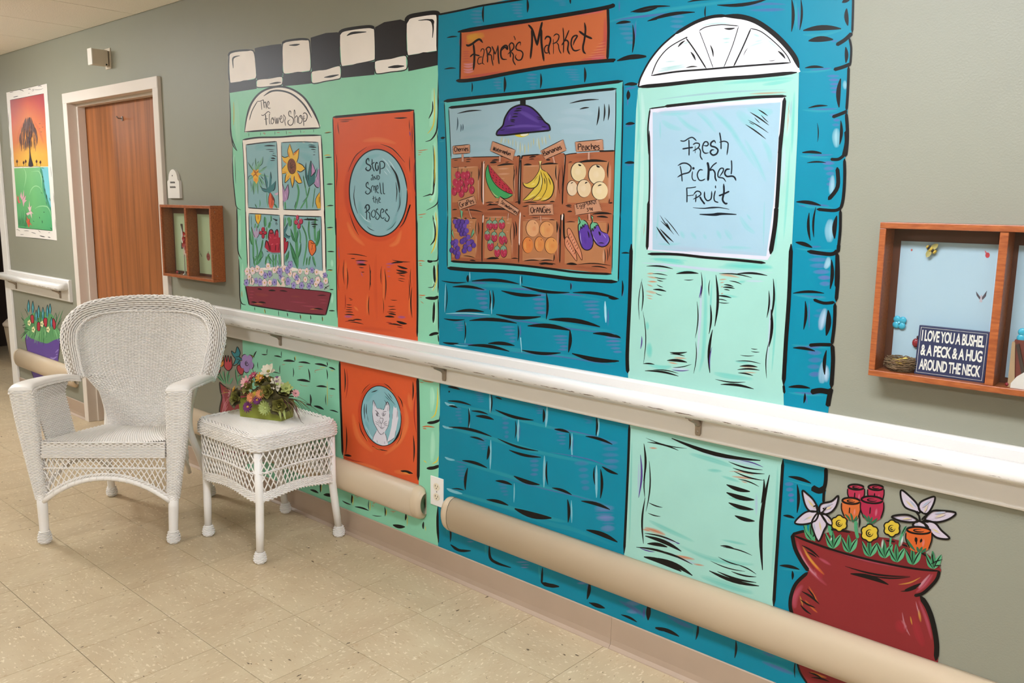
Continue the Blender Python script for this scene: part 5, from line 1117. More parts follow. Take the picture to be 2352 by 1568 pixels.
for k in range(6): bd.L('#6a2a1a', 14, 1160+34*k, 600+60*k, 1185+36*k, 540+62*k); bd.L('#6a2a1a', 14, 1100+32*k, 760+52*k, 1128+34*k, 690+55*k)
bd.build('painted_baguettes', cro)
# little produce signs
TG = '#c58d6c'
def tagsign(z_, quad, posts, lines, w_=10):
    t = Paint().z(*z_)
    for q in posts: t.S('#c9937a', q[0], q[1], 0).SS('#2c120a', '5 '+q[2]+';5 '+q[3], .05)
    t.P(TG, quad)
    a = [float(x) for x in quad.split()]; P4 = list(zip(a[::2], a[1::2]))
    t.B('#dcae96', abs(P4[3][1]-P4[0][1])*.4, [(P4[1][0]*.7+P4[0][0]*.3, P4[1][1]*.7+P4[0][1]*.3+20), (P4[1][0]-20, P4[1][1]+30)], .6)
    t.S('#1c0f0c', w_*1.3, [P4[0], P4[1]], .1).S('#1c0f0c', w_*1.1, [P4[3], P4[2]], .1)
    for A_, B_q in ((P4[0], P4[3]), (P4[1], P4[2])):
        for k in range(7):
            x = A_[0]+(B_q[0]-A_[0])*(k+.8)/8; y = A_[1]+(B_q[1]-A_[1])*(k+.8)/8
            t.L('#2c120a', w_*.7, x-w_*1.4, y+1, x+w_*1.4, y-1)
    for (txt, A_, B_q, h, lw) in lines: t.text('#2a0d0a', lw, txt, A_, B_q, h)
    t.build('painted_price_sign', cro)
s6 = (1020, 310, 11.76); s7 = (1230, 300, 13.067); s8 = (1040, 440, 6.533)
tagsign(s6, '245 300 710 255 712 490 255 522', [(52, '510 510 515 720', '482 520 485 740', '538 520 552 730')], [('Cherries', (290, 452), (672, 428), 125, 17)], 16)
tagsign(s6, '1318 165 1945 405 1865 695 1255 430', [(55, '1525 580 1515 730', '1490 580 1495 720', '1555 580 1540 760')], [('Watermelon', (1325, 408), (1790, 560), 115, 17)], 16)
tagsign(s7, '165 610 850 262 945 590 310 870', [(50, '540 780 585 970', '515 800 555 960', '570 770 620 940')], [('Bananas', (265, 765), (815, 545), 150, 22)], 18)
tagsign(s7, '1200 340 2035 262 2060 590 1230 640', [(60, '1612 650 1612 870', '1575 660 1572 860', '1660 660 1650 850')], [('Peaches', (1285, 590), (1945, 565), 195, 24)], 18)
tagsign(s8, '80 145 330 60 365 185 110 275', [(16, '240 250 290 400', '228 252 255 330', '245 250 300 400')], [('GRaPes'.replace('R', 'r'), (120, 240), (335, 165), 75, 9)], 8)
tagsign(s8, '715 72 1010 275 965 362 685 200', [(20, '840 325 830 430', '835 320 822 420', '855 320 845 400')], [('Strawberries', (722, 170), (965, 335), 50, 8)], 8)
tagsign(s8, '1145 195 1510 185 1520 345 1150 355', [(16, '1325 365 1330 460', '1312 368 1315 430', '1338 368 1342 420')], [('OrANGes', (1172, 322), (1480, 318), 95, 10)], 8)
tagsign(s8, '1830 195 2190 115 2245 290 1850 355', [(24, '2055 330 2060 430', '2030 340 2030 420', '2080 330 2080 420')], [('EggPLANT', (1870, 250), (2175, 180), 62, 8), ('39\u00a2', (2015, 300), (2115, 282), 52, 8)], 8)

# ---- turquoise door with fan light
td = Paint()
AQD = '#abe0d0'
td.P(AQD, '1467 202 1600 190 1836 165 1833 300 1824 480 1820 560 1813 709 1800 883 1801 930 1798.6 1053 1786 1219 1776 1402 1600 1345 1434 1288 1440 1123 1446 973 1443.5 861 1449.7 709 1453.5 560 1454 484 1458 360 1462 252')
td.z(*K_).BB('#53cfc0', '50 960 840 1200 815 1500 790 1680 780;46 1350 850 1500 830 1660 800;26 110 900 125 1200 100 1560;40 1680 900 1665 1200 1650 1560', .65).BB('#8d86b8', '26 290 1000 600 960 900 930 1200 912 1610 895;22 1650 990 1640 1200', .55).BB('#c77a3c', '24 1220 940 1400 932 1610 922;16 1630 1000 1610 1200 1600 1350', .9).BB('#e4f5ee', '50 150 900 170 1200 150 1560;60 1620 1100 1600 1400', .45)
td.z(*L_z).BB('#53cfc0', '26 130 0 125 400 95 1000 70 1568;30 1640 100 1600 700 1570 1100;40 220 1280 400 1290 620 1300;60 900 1360 1200 1370 1480 1375;40 1500 800 1490 1200', .65).BB('#d3cdea', '30 140 1320 400 1340 800 1380 1200 1410 1480 1420;50 1580 100 1560 600', .6).BB('#c77a3c', '9 182 920 170 1060', .8).BB('#e4f5ee', '50 160 100 150 600 120 1200', .45)
td.z(*M_).BB('#53cfc0', '46 880 270 890 600 870 1000 830 1190;22 950 330 930 700;26 1540 300 1530 800 1500 1200;60 400 140 600 165 700 180;70 1050 190 1300 200 1520 215;30 620 260 700 255 790 250;26 1180 350 1260 350;40 350 710 355 800;70 370 900 375 1060;50 350 1110 480 1140 580 1130;60 960 1190 1100 1220 1340 1250;30 1150 1080 1300 1095;30 1000 470 1200 490', .75).BB('#cfc8e8', '26 290 175 600 200 1000 250 1500 290;30 855 320 840 700 810 1100;18 1500 350 1480 800 1455 1180;30 560 1150 760 1160;24 1240 340 1440 345;24 400 240 560 250', .75)
td.BB('#d27b3e', '22 345 275 420 272;20 345 300 460 318;20 350 345 450 350;16 345 372 410 395;26 332 432 450 458;16 335 470 410 485;14 345 495 405 510;26 1020 285 1100 290 1210 312;18 1010 330 1090 325;14 1020 360 1065 352;14 1030 400 1055 390;14 1030 460 1055 455;22 590 1048 720 1058;18 540 1090 640 1108;14 1200 1132 1370 1140;16 1230 1182 1370 1190', .95)
td.SS(BK, '30 205 0 190 500 168 1000 172 1190', .06).SS(BK, '34 1680 0 1660 500 1632 900 1610 1300;20 1610 1300 1618 1380', .03)
td.LL(BK, '16 345 205 590 230;10 400 275 540 292;9 420 305 530 322;9 440 330 500 345;8 440 375 500 400;18 405 420 528 438;7 430 455 490 475;26 620 275 825 272;8 690 330 780 328;11 850 260 845 500;13 300 350 300 620;9 312 620 316 1110;8 305 320 280 700;11 812 530 795 870;9 800 900 780 1195;24 985 285 975 760;18 935 560 922 830;9 930 330 925 480;26 955 790 930 1190;20 1180 275 1460 292;12 1015 275 1320 312;10 1110 340 1225 372;14 1060 375 1150 395;16 1050 400 1160 412;10 1060 420 1115 430;16 1000 478 1130 498;9 990 510 1090 525;8 1000 535 1110 545;20 1515 320 1490 700;16 1475 430 1455 680;28 1495 600 1475 950;10 1475 900 1455 1240;18 560 1000 720 998;12 565 1015 700 1035;26 535 1075 720 1092;20 330 1170 640 1220;10 410 1160 640 1195;14 315 1105 420 1112;9 590 1140 760 1110;20 1205 1128 1370 1135;16 1185 1160 1390 1165;14 1190 1190 1330 1215;10 1170 1080 1400 1105;12 980 1248 1260 1274;24 1030 1296 1335 1338;8 1310 965 1370 970;8 1310 990 1390 998;8 1210 1025 1340 1030').LL('#5a3f8c', '12 850 380 830 500;12 300 850 290 970;10 950 950 930 1150;9 580 1160 740 1165')
td.z(*Q_).BB('#3fbcae', '18 165 330 155 700 145 1100;30 1215 520 1200 900 1170 1350;46 570 440 750 490 900 540;30 700 560 820 570;26 800 600 950 650;40 280 920 420 990 620 1080;46 500 1100 700 1190 900 1230 1050 1240;60 650 1320 850 1390 1050 1450;24 800 1060 1000 1100;26 850 760 1000 780;26 860 830 1020 850;30 860 740 900 735', .6).BB('#5fae8a', '60 150 250 500 320 900 420 1240 500', .45).BB('#b4aede', '30 650 430 900 490 1080 540;22 1060 720 1060 900;18 215 480 210 760;30 380 1040 490 1090;20 480 1190 640 1240', .7)
td.BB('#d2662e', '16 285 400 350 405;14 860 570 960 575 1050 600;20 880 605 960 615 1050 625;12 950 640 1000 655;40 250 975 330 1000 410 1030;18 235 985 300 1000;30 470 1175 540 1190 620 1205;16 600 1235 690 1250', .95)
td.SS(BK, '16 146 230 138 500 125 800 108 1160;20 1252 485 1232 800 1205 1200 1184 1540', .03)
td.LL(BK, '30 450 332 1090 492;8 265 330 560 405;12 275 360 500 420;16 250 370 248 640;10 288 495 265 860;14 260 760 248 1090;9 265 560 258 760;12 860 500 1105 560;13 890 545 1120 588;11 900 570 1115 635;9 930 625 1080 680;30 845 665 1015 715;34 845 722 1045 775;30 860 795 1040 845;28 905 888 1048 928;18 1115 625 1095 800;30 1155 595 1105 1280;12 255 1015 500 1088;28 260 1035 520 1145;26 275 1090 420 1115;16 195 1115 490 1190;14 300 1130 600 1240;36 250 1185 520 1290;30 350 1195 600 1320;14 800 1105 900 1125;9 820 1115 1030 1175;9 785 1185 960 1250;8 730 1215 980 1290;26 720 1285 1080 1395;16 780 1290 1060 1370;12 880 1290 1060 1330;9 920 1240 1060 1310;9 285 795 385 830;8 280 870 370 895').LL('#5a3f8c', '14 225 450 212 760;9 940 490 1110 540;9 480 1080 510 1090;8 220 1120 330 1150')
tdo = td.build('painted_turquoise_door', fm)
GAIN[0] = .74
fn = Paint().z(*K_)
fn.PS('#fbf7fb', '118 868 140 780 230 610 350 460 500 330 680 230 850 170 1000 160 1150 172 1300 220 1450 320 1580 440 1680 570 1728 690 1705 728 1400 752 1000 785 600 825 300 850')
fn.SS(BK, '16 118 872 140 780 230 610 350 460 500 330', .02).SS(BK, '30 480 345 680 228 850 170 1000 158', .1).SS(BK, '46 960 160 1150 170 1300 218 1450 318 1580 440 1680 570 1724 680', .12)
fn.BB('#58cbbb', '40 300 720 450 690 600 665;24 330 690 450 670 590 645;16 380 620 500 612;30 950 390 1050 385;16 960 430 1040 420;24 1220 470 1300 440 1380 420;30 1260 340 1340 370;26 1270 420 1370 400;16 560 440 640 420;20 740 260 900 235 1090 240;20 1400 390 1520 490', .6).BB('#f2f0f2', '80 800 400 880 600;80 1250 560 1500 600', .5)
fn.SS(BK, '9 250 755 310 610 420 480 590 380 600 382;12 595 382 680 500 800 690;6 728 310 790 470 870 690;8 728 308 800 270 950 248 1122 262;7 1122 262 1060 460 970 682;12 1245 285 1160 480 1070 668;9 1240 285 1350 320 1500 440 1600 550 1642 630;16 246 758 500 718 800 694 1100 668 1400 645 1642 628;34 122 870 400 846 700 812 1000 785 1300 765 1705 725;22 700 815 1000 788', .06)
fn.LL(BK, '18 515 472 585 408;20 642 520 690 605;20 978 286 1085 282;16 838 452 868 570;22 1515 512 1588 588;14 595 680 710 668;6 1420 610 1490 600;6 1215 480 1170 560', .06)
fn.build('painted_fanlight', tdo)
GAIN[0] = .76
pn = Paint()
pn.P('#e2dfea', '1492.5 251 1600 240 1804 222.5 1797 330 1786 470 1771 585 1764 597 1600 586 1488 574 1491 430')
pn.P('#aacbd9', '1500 258 1650 246 1794 235 1788 330 1777 470 1761 588 1620 580 1499.7 573 1501 420')
pn.z(*K_).BB('#5fd0c4', '60 330 1140 500 1135 640 1130;70 350 1200 430 1260 560 1300;60 500 1150 620 1260 760 1330;60 700 1120 800 1200 900 1330;70 850 1100 1000 1240 1150 1430;120 1100 1110 1200 1200 1320 1290;110 1200 1080 1350 1130 1470 1110;24 335 1200 340 1400', .45).BB('#b7b3c8', '60 290 1150 400 1110 1000 1070 1500 1040', .4)
pn.z(*L_z).BB('#5fd0c4', '60 1050 20 1150 150 1300 380;60 1180 80 1300 300 1400 520;70 1350 80 1420 200 1440 330;26 320 800 310 950 300 1090;40 310 1130 420 1140 550 1125;46 940 1165 1080 1170 1260 1175;24 1380 700 1375 900 1370 1170;50 540 1000 580 1080;50 640 1010 700 1090;40 770 1030 800 1090;50 900 990 950 1090;60 980 980 1060 1100;60 1130 850 1200 960 1290 1030;30 1200 830 1250 900', .4).BB('#b7b3c8', '60 285 1150 700 1190 1390 1240;40 290 300 285 800', .35)
pn.z(*K_).SS(BK, '12 228 1088 400 1065;26 380 1065 600 1040 1000 998 1300 972 1600 962;14 236 1090 214 1300 228 1568;34 1582 975 1560 1250 1528 1575', .05)
pn.z(*L_z).SS(BK, '15 228 0 232 500 222 800;26 222 700 215 950 206 1190;34 1545 0 1520 500 1500 800;40 1500 760 1485 950 1440 1235;24 212 1232 500 1236 800 1268 1100 1292 1392 1322', .05)
pn.z(*K_).LL(BK, '13 1316 1095 1414 1160;15 1235 1122 1425 1254;9 1280 1175 1335 1232;9 1345 1150 1420 1225;11 1215 1200 1420 1330;14 1190 1245 1395 1392;7 1225 1220 1280 1250', .02)
pn.z(*L_z).LL(BK, '10 335 845 475 1038;9 380 868 528 1054;20 300 962 432 1140;17 335 980 472 1115;9 340 900 440 1000;14 400 920 445 1005', .02)
pno = pn.build('painted_door_glass', tdo)
lt_ = Paint().z(1560, 290, 7.125)
IK = '#0c1622'
lt_.SS(IK, '15 22 235 90 242 170 195 230 185 292 240;15 165 215 170 350 168 482;18 58 372 150 356 235 344;15 232 302 280 275 336 290 320 350 228 408;7 268 320 268 445;15 320 350 355 400 355 490 390 550;16 398 312 460 320 484 290 462 255 420 262 390 330 395 400 430 440 494 432;20 606 278 580 238 530 270 530 320 600 345 642 390 620 450 560 472 518 430 540 390 582 384;16 668 98 690 240 692 378;15 662 264 740 245 802 270 806 340 788 472', .1)
lt_.SS(IK, '17 -18 645 60 605 140 612 202 670 170 750 60 785 -25 835;14 22 645 45 770 56 906;13 226 735 218 830 240 882 286 886;15 398 716 340 715 304 790 330 872 380 886 436 858;27 470 586 490 700 478 895;15 624 592 560 640 500 725;18 498 728 555 710 592 760 596 840 620 900;15 662 832 724 740 728 690 680 694 645 760 650 830 730 850 772 910;20 842 700 780 708 753 770 790 820 870 815 915 838 938 892;15 862 552 868 680 858 788', .1).E(IK, 240, 688, 20, 22)
lt_.SS(IK, '15 130 1000 135 1120 134 1248;12 126 1010 200 1006 286 990;10 142 1136 190 1132 248 1122;15 242 1118 290 1064 342 1070 362 1110 320 1150 234 1194;14 286 1105 276 1245;20 345 1150 375 1205 428 1275;16 422 1065 425 1160 470 1216 530 1180 540 1058;15 600 1050 578 1150 590 1222 652 1246;22 735 938 740 1080 718 1200 760 1262 800 1258;20 655 1138 740 1105 830 1062', .1).L(IK, 20, 604, 965, 606, 1018)
lt_.SS(IK, '20 232 1330 400 1342 550 1330 680 1330 826 1358;38 340 1440 550 1446 700 1432 945 1442', .5)
lt_.build('painted_lettering', pno)

# ================================================================== PAINTED POTS AND THE SUNSET PICTURE
GAIN[0] = .78
def pot_thing(name, x, z, label): 
    e = empty(name, (x, 0, z)); tag(e, label, 'wall painting'); return e
# red pot, right
rp = pot_thing('painted_flower_pot', -.62, .1, 'painted large red pot with lilies and roses at the right end of the mural')
p = Paint().z(*R_)
p.PS('#8c2a2c', '130 470 200 450 330 480 500 440 700 490 900 520 1100 600 1220 715 1215 760 1160 850 1080 925 1130 1010 1175 1130 1200 1280 1205 1400 1190 1500 1150 1620 900 1660 400 1640 240 1568 180 1450 125 1250 110 1000 125 880 170 810 245 750 190 660 140 560')
p.z(*S_).P('#8c2a2c', '1890 985 1960 1010 2200 1080 2400 1150 2400 1220 2000 1220 1975 1169 1920 1090')
p.z(*R_)
p.PS('#7a2326', '135 470 210 448 330 470 500 435 700 480 900 510 1090 590 1220 715 1000 720 700 680 400 590 220 510')
p.BB('#c0566a', '40 165 510 200 640 290 760 390 850;60 150 1020 150 930 210 840;34 1170 760 1110 840 1040 900;30 1060 950 1120 1100 1160 1250;30 320 640 420 700;20 200 500 500 610 800 690 1200 740', .75).BB('#e2a8b4', '24 1150 760 1090 830 1060 870;18 180 580 240 700 330 800;14 940 1040 960 1140 1000 1220;12 1040 960 1070 1080', .7).BB('#b3283a', '70 1020 1060 1060 1200 1100 1300;60 300 700 350 800;90 900 1100 960 1200', .5)
p.BB('#e07a30', '26 220 600 300 700 370 770;16 250 850 290 920 320 970;18 220 950 280 1020;16 260 1000 320 1050', .9).BB('#d9a23e', '20 205 555 260 650 330 730;14 910 840 1000 825 1080 785;22 1060 1020 1080 1120;14 1000 1070 1015 1140;14 185 920 210 1000', .85)
p.SS(BK, '26 130 470 150 570 195 660 250 740;24 245 750 160 830 122 920 115 1000 130 1060;18 130 470 200 450 240 445;14 140 478 300 540 550 620 850 690 1050 725 1218 740;22 1215 740 1190 810 1100 900 1030 922;14 400 440 450 435 560 455;12 820 515 890 525;12 940 545 1040 580 1150 650', .06).SS(BK, '34 1075 925 1130 1010 1170 1130 1195 1280 1190 1400', .1)
p.LL(BK, '14 520 705 1000 780;34 560 760 840 840;12 690 770 1000 785;14 200 550 330 640;12 240 600 310 640;26 960 880 1080 830;12 930 890 1050 865;16 200 890 330 985;14 190 950 300 1010;14 190 990 270 1060;12 240 870 300 950;12 1130 660 1210 715')
p.z(*S_).SS(BK, '14 1890 980 1920 1080 1980 1175', .05).BB('#e0903c', '26 2000 1075 2060 1100 2140 1125', .9).LL(BK, '14 1990 1080 2100 1130;14 2010 1120 2160 1155')
po = p.build('pot', rp)
lv = Paint().z(*R_)
for i, (x, y) in enumerate(((270, 470), (430, 530), (550, 560), (700, 590), (810, 600), (900, 630), (1020, 650), (1170, 680))):
    lv.PS('#4fa070', [(x-55, y-70), (x-20, y-20), (x, y+40), (x-40, y+20)]).PS('#5fae7c', [(x+60, y-60), (x+50, y+10), (x, y+45), (x+15, y-20)]).PS('#3f8a5c', [(x-5, y-90), (x+18, y-20), (x, y+42), (x-18, y-20)])
    lv.LL(BK, '9 %d %d %d %d;9 %d %d %d %d;7 %d %d %d %d' % (x-58, y-72, x-2, y+40, x+62, y-62, x+4, y+44, x, y-80, x+4, y+30))
for t in ('24 600 370 600 430 615 500', '22 420 380 405 420 420 480', '18 970 410 940 470 920 560', '18 230 400 240 450 300 520', '20 690 380 690 450', '14 860 480 850 560'): lv.SS('#4fa070', t, .1)
lv.LL(BK, '14 625 330 622 420;8 975 405 940 470;9 1160 610 1180 690;9 1240 655 1150 690;9 1230 700 1170 705').BB('#dfeee2', '20 800 500 790 580;18 950 480 930 560;14 420 490 415 520', .8)
lv.build('leaves', rp)
def petals(p, col, shapes, ink=12):
    for t in shapes: p.PS(col, t)
    for t in shapes: p.S(BK, ink, t, .04, closed=True)
LY = '#d5c6d2'
ly = Paint().z(*R_)
petals(ly, LY, ('205 150 225 250 265 300 320 290 290 220 240 170', '330 290 345 245 420 225 470 185 455 260 410 310 350 320', '320 310 250 300 195 330 150 385 220 395 300 370', '310 320 275 380 285 440 325 520 365 440 385 390 340 320', '340 310 400 340 440 400 390 390'))
ly.BB('#d8bf4a', '18 240 210 300 280;16 380 285 420 265;16 230 360 280 335;18 330 370 345 450;10 390 350 410 380', .9).BB('#7fa6b8', '16 290 380 300 450;14 360 270 430 240;12 210 370 260 340', .8).SS(BK, '9 305 255 330 320 385 270;9 330 320 390 325;9 285 265 310 255;9 355 275 375 290', .1)
ly.build('lily', rp)
l2 = Paint().z(*R_)
petals(l2, LY, ('935 145 930 200 960 270 1030 300 1070 310 1050 250 1000 195', '1065 290 1070 240 1120 210 1180 195 1165 260 1120 320', '1110 360 1160 300 1230 295 1335 310 1290 355 1200 380', '1060 370 1000 330 930 325 865 340 930 370 1010 380', '1100 370 1180 385 1230 440 1290 500 1200 495 1140 440', '1060 370 1120 400 1130 430 1060 420 1020 400'), 13)
l2.BB('#d8bf4a', '18 960 215 1030 285;16 1100 310 1130 250;20 1180 345 1260 320;14 940 355 1010 350;18 1160 425 1220 460', .9).BB('#7fa6b8', '18 990 215 1050 280;16 1085 270 1150 220;16 1180 315 1260 305;14 1040 390 1060 400', .85).SS(BK, '12 1040 300 1065 330 1072 370;12 1085 362 1115 330;9 1040 305 1060 300;9 1110 320 1130 335;9 1070 372 1140 380', .1)
l2.build('lily', rp)
def rose(p, col, cx, cy, w_, h):
    p.PS(col, [(cx-w_*.9, cy-h*.8), (cx-w_, cy), (cx-w_*.75, cy+h*.7), (cx, cy+h), (cx+w_*.8, cy+h*.7), (cx+w_, cy-h*.1), (cx+w_*.9, cy-h*.8), (cx, cy-h)])
    p.ring(BK, 13, cx, cy-h*.78, w_*.92, h*.28, 4, 0, 359, taper=.05).ring(BK, 8, cx, cy-h*.76, w_*.4, h*.1, 4, 0, 300)
    p.SS(BK, '9 %f %f %f %f %f %f;9 %f %f %f %f %f %f;8 %f %f %f %f' % (cx-w_, cy-h*.6, cx-w_, cy, cx-w_*.7, cy+h*.7, cx+w_, cy-h*.6, cx+w_, cy, cx+w_*.75, cy+h*.75, cx-w_*.15, cy-h*.2, cx-w_*.2, cy+h*.4), .1)
    p.B('#e59aa8', w_*.25, [(cx+w_*.4, cy-h*.1), (cx+w_*.3, cy+h*.6)], .5)
r1 = Paint().z(*R_); rose(r1, '#b5314c', 600, 175, 62, 68); r1.build('rose', rp)
r1 = Paint().z(*R_); rose(r1, '#b5314c', 745, 180, 60, 70); r1.build('rose', rp)
r1 = Paint().z(*R_); rose(r1, '#d26c36', 565, 285, 70, 80); r1.LL('#2f6a48', '16 520 320 560 370;16 560 310 575 380;16 610 330 580 380').build('rose', rp)
r1 = Paint().z(*R_); rose(r1, '#b02a48', 720, 285, 85, 90); r1.LL('#2f6a48', '18 650 320 690 375;18 690 330 700 380;18 760 350 710 390;16 720 340 705 380').build('rose', rp)
r1 = Paint().z(*R_); rose(r1, '#d6632a', 1065, 510, 95, 90); r1.LL('#2f6a48', '20 975 500 1040 590;20 1050 560 1060 600;20 1120 570 1080 605;20 1090 560 1065 600').LL(BK, '22 1040 490 1045 530;18 1085 500 1075 530').build('rose', rp)
for cx, cy, r in ((478, 388, 62), (702, 460, 68), (866, 425, 64)):
    d = Paint().z(*R_)
    pts_ = []
    for k in range(36):
        a = 2*math.pi*k/36; q = r*(1-.16*(1+math.cos(6*a))/2*1.0)
        pts_.append((cx+q*math.cos(a), cy+q*math.sin(a)))
    d.PS('#d9b93c', pts_, 1).S(BK, 9, pts_[::2], .05, closed=True)
    d.ring(BK, 8, cx, cy, r*.36, r*.36, 0, 0, 300).ring(BK, 7, cx, cy+2, r*.14, r*.14, 0, 0, 300).build('yellow_blossom', rp)

GAIN[0] = 1.05
# pot behind the wicker table
bp = pot_thing('painted_flower_pot', -3.6, .1, 'painted red pot with tulips on the wall behind the wicker table')
p = Paint().z(*e_)
p.PS('#8a3338', '440 610 480 640 540 690 600 720 800 720 830 1100 820 1400 760 1560 500 1560 440 1300 440 1000 468 820 455 720')
p.BB('#c9788a', '40 470 700 500 900 480 1050;30 520 860 500 960;20 560 800 520 900', .6).BB('#d07a3e', '16 490 700 500 760', .8).SS('#d09a94', '5 470 980 500 880 540 820;4 500 980 540 900;4 520 820 600 800', .1).SS(BK, '14 440 612 452 720 468 800 445 920 440 1050 445 1300;10 440 612 540 690 640 720', .05)
p.build('pot', bp)
p = Paint().z(*e_)
for t in ('430 480 480 600 500 620', '480 480 500 560 510 640', '545 480 530 560 545 640', '560 520 540 600', '630 460 650 560 660 650', '690 520 670 600', '740 540 690 640', '600 560 560 640', '415 540 470 600'): p.S('#5f9a72', 22, t, .15)
p.LL(BK, '7 440 490 500 610;7 500 470 520 620;7 560 470 540 620;7 630 450 660 640;7 415 540 470 595;6 650 540 720 520')
p.build('leaves', bp)
TU = {'#b8404a': ('400 400 385 450 395 520 420 525 445 490 450 440 420 395', '515 290 500 360 500 430 545 475 590 440 592 370 578 300 565 370 545 290 530 370', '655 420 655 470 690 520 725 510 735 440 700 405')}
for t in TU['#b8404a']:
    q = Paint().z(*e_); q.PS('#b33c48', t).S(BK, 8, t, .04, closed=True).build('tulip', bp)
q = Paint().z(*e_); q.PS('#d9893a', '430 230 470 200 480 280 495 340 490 400 460 430 440 390 445 300').PS('#dca33a', '450 160 490 145 515 180 490 220 455 225').SS(BK, '8 450 310 490 320 470 370 450 350;8 490 145 515 180 490 222 455 228;7 490 330 495 400 465 432', .1).build('daffodil', bp)
q = Paint().z(*e_); q.PS('#2f7f86', '585 240 630 260 655 190 690 260 680 310 745 355 690 350 700 405 640 390 605 410 630 340 600 290').S(BK, 8, '585 238 630 262 655 188 692 262 680 310 748 355 690 350 650 400 605 412 632 340 600 290', .04, closed=True).LL(BK, '8 630 310 690 300;7 640 330 690 345').build('teal_tulip', bp)
q = Paint().z(*e_)
for a in range(5): q.E('#a386bc', 772+48*math.cos(a*1.256+.4), 385+66*math.sin(a*1.256+.4), 36, 48, 0, 12)
q.E('#a386bc', 772, 390, 36, 46)
for a in range(5): q.ring(BK, 8, 772+48*math.cos(a*1.256+.4), 385+66*math.sin(a*1.256+.4), 37, 49, 0, a*72-30, a*72+75)
q.ring(BK, 8, 772, 388, 20, 28, 0, 0, 290).ring(BK, 7, 772, 390, 9, 12, 0, 90, 400).build('lilac_blossom', bp)

GAIN[0] = 1.1
# purple pot, far left
pp = pot_thing('painted_flower_pot', -6.3, .1, 'painted purple pot of grasses and red tulips left of the wooden door')
p = Paint().z(40, 680, 7.843)
p.P('#5a3f8c', '135 640 145 780 165 920 190 1020 230 1200 245 1350 290 1460 360 1568 480 1640 620 1560 700 1350 735 1180 765 950 770 740 600 700 300 650')
p.BB('#b9a6dc', '36 590 1100 650 1120 720 1080;26 680 1020 720 980 745 950;20 690 1060 730 1040', .8).SS(BK, '9 135 640 145 780 165 920 190 1020;10 768 740 760 950 735 1150;9 250 1350 290 1460 350 1560', .05)
p.build('pot', pp)
p = Paint().z(40, 680, 7.843)
p.PS('#58935f', '130 620 150 520 120 440 200 360 300 300 420 280 560 300 640 350 700 500 760 640 770 740 640 800 540 850 440 830 330 790 220 740')
rr = random.Random(3)
for k in range(46):
    x = 140+640*rr.random(); y = 560+rr.random()*100
    dx = (x-450)*.25+rr.uniform(-40, 40); L2 = rr.uniform(120, 330)*(1-.6*abs(x-480)/400)
    p.S(rr.choice(['#4f8f58', '#77b07a', '#2c5a3c', '#6aa56a']), rr.uniform(8, 20), [(x, y), (x+dx*.5, y+L2*.5), (x+dx, y+L2)], .5)
for k in range(30):
    x = 110+640*rr.random(); y = 600-rr.random()*80; dx = (x-430)*.35+rr.uniform(-25, 25); L2 = rr.uniform(120, 330)
    p.S(rr.choice(['#4f8f58', '#2c5a3c', '#3f7f50']), rr.uniform(7, 16), [(x, y), (x+dx*.4, y-L2*.5), (x+dx, y-L2)], .5)
p.LL(DGR, '14 70 375 130 450;14 120 590 230 620;16 90 530 150 500;16 95 560 180 570;12 720 550 830 860;10 690 290 705 470;12 130 220 190 350;9 720 470 790 460;9 730 490 780 500')
p.build('grasses', pp)
for x, y, h in ((203, 170, 110), (280, 190, 110), (340, 340, 100), (385, 270, 110), (462, 300, 110), (540, 260, 110), (590, 220, 90), (615, 460, 90)):
    q = Paint().z(40, 680, 7.843); q.PS('#3f8f98', [(x, y-h), (x+22, y+10), (x+12, y+h), (x-14, y+h), (x-22, y+10)]).SS(BK, '7 %d %d %d %d %d %d;7 %d %d %d %d %d %d' % (x, y-h, x+22, y+10, x+12, y+h, x, y-h, x-22, y+10, x-14, y+h), .1).B('#9fd0d4', 10, [(x-4, y-30), (x-2, y+50)], .8).build('blue_spike', pp)
for t in ('240 350 292 350 298 470 272 485 248 460', '360 480 408 480 410 610 385 625 360 600', '475 405 535 402 535 520 515 555 485 520', '645 395 692 480 690 560 665 600 640 540 632 480'):
    q = Paint().z(40, 680, 7.843); q.PS('#a82c3c', t).S(BK, 8, t, .04, closed=True).build('red_tulip', pp)
for x, y in ((215, 480), (290, 600), (445, 500), (555, 600)):
    q = Paint().z(40, 680, 7.843)
    for a in range(5): q.E('#ddd6a2', x+18*math.cos(a*1.256), y+34*math.sin(a*1.256), 14, 24, 0, 8)
    q.ring('#5a4a20', 6, x, y, 10, 14, 0, 0, 300).build('white_blossom', pp)

# sunset picture painted in a white border
sp = empty('sunset_painting', (-6.3, 0, 1.155)); tag(sp, 'tall wall painting of a dark willow tree at red sunset over green hills', 'painting')
U_ = (0, 180, 7.128); V_ = (10, 370, 8.25)
p = Paint()
p.P('#ddd5cc', '14.5 212.5 60 203 107.5 192 113 270 120 380 125.5 470 131 552 80 546 36.5 543 28 400 21 300')
p.z(*U_).SS(BK, '5 100 230 300 190 520 140 770 82;8 320 190 360 195 390 212;8 460 178 490 172 500 182;8 620 130 655 122 685 130;5 520 195 545 180 545 205 520 205;5 550 188 640 185 710 165;9 215 308 260 298 300 290;6 155 235 220 222;6 780 200 790 420;5 140 560 150 800;5 830 900 840 1100;5 175 1130 185 1300;5 460 245 490 240', .3)
p.z(*V_).SS(BK, '6 225 1300 260 1300 300 1325;8 370 1318 420 1318 470 1322;8 510 1345 560 1360 600 1375;7 640 1310 690 1350;14 670 1410 720 1425 770 1432;12 825 1435 875 1450;7 830 1355 870 1352;7 300 1390 370 1392;5 880 100 890 300;5 930 600 945 800;7 215 1425 600 1462 995 1505;5 960 1100 975 1300', .3)
p.build('white_border', sp)
p = Paint().z(*U_)
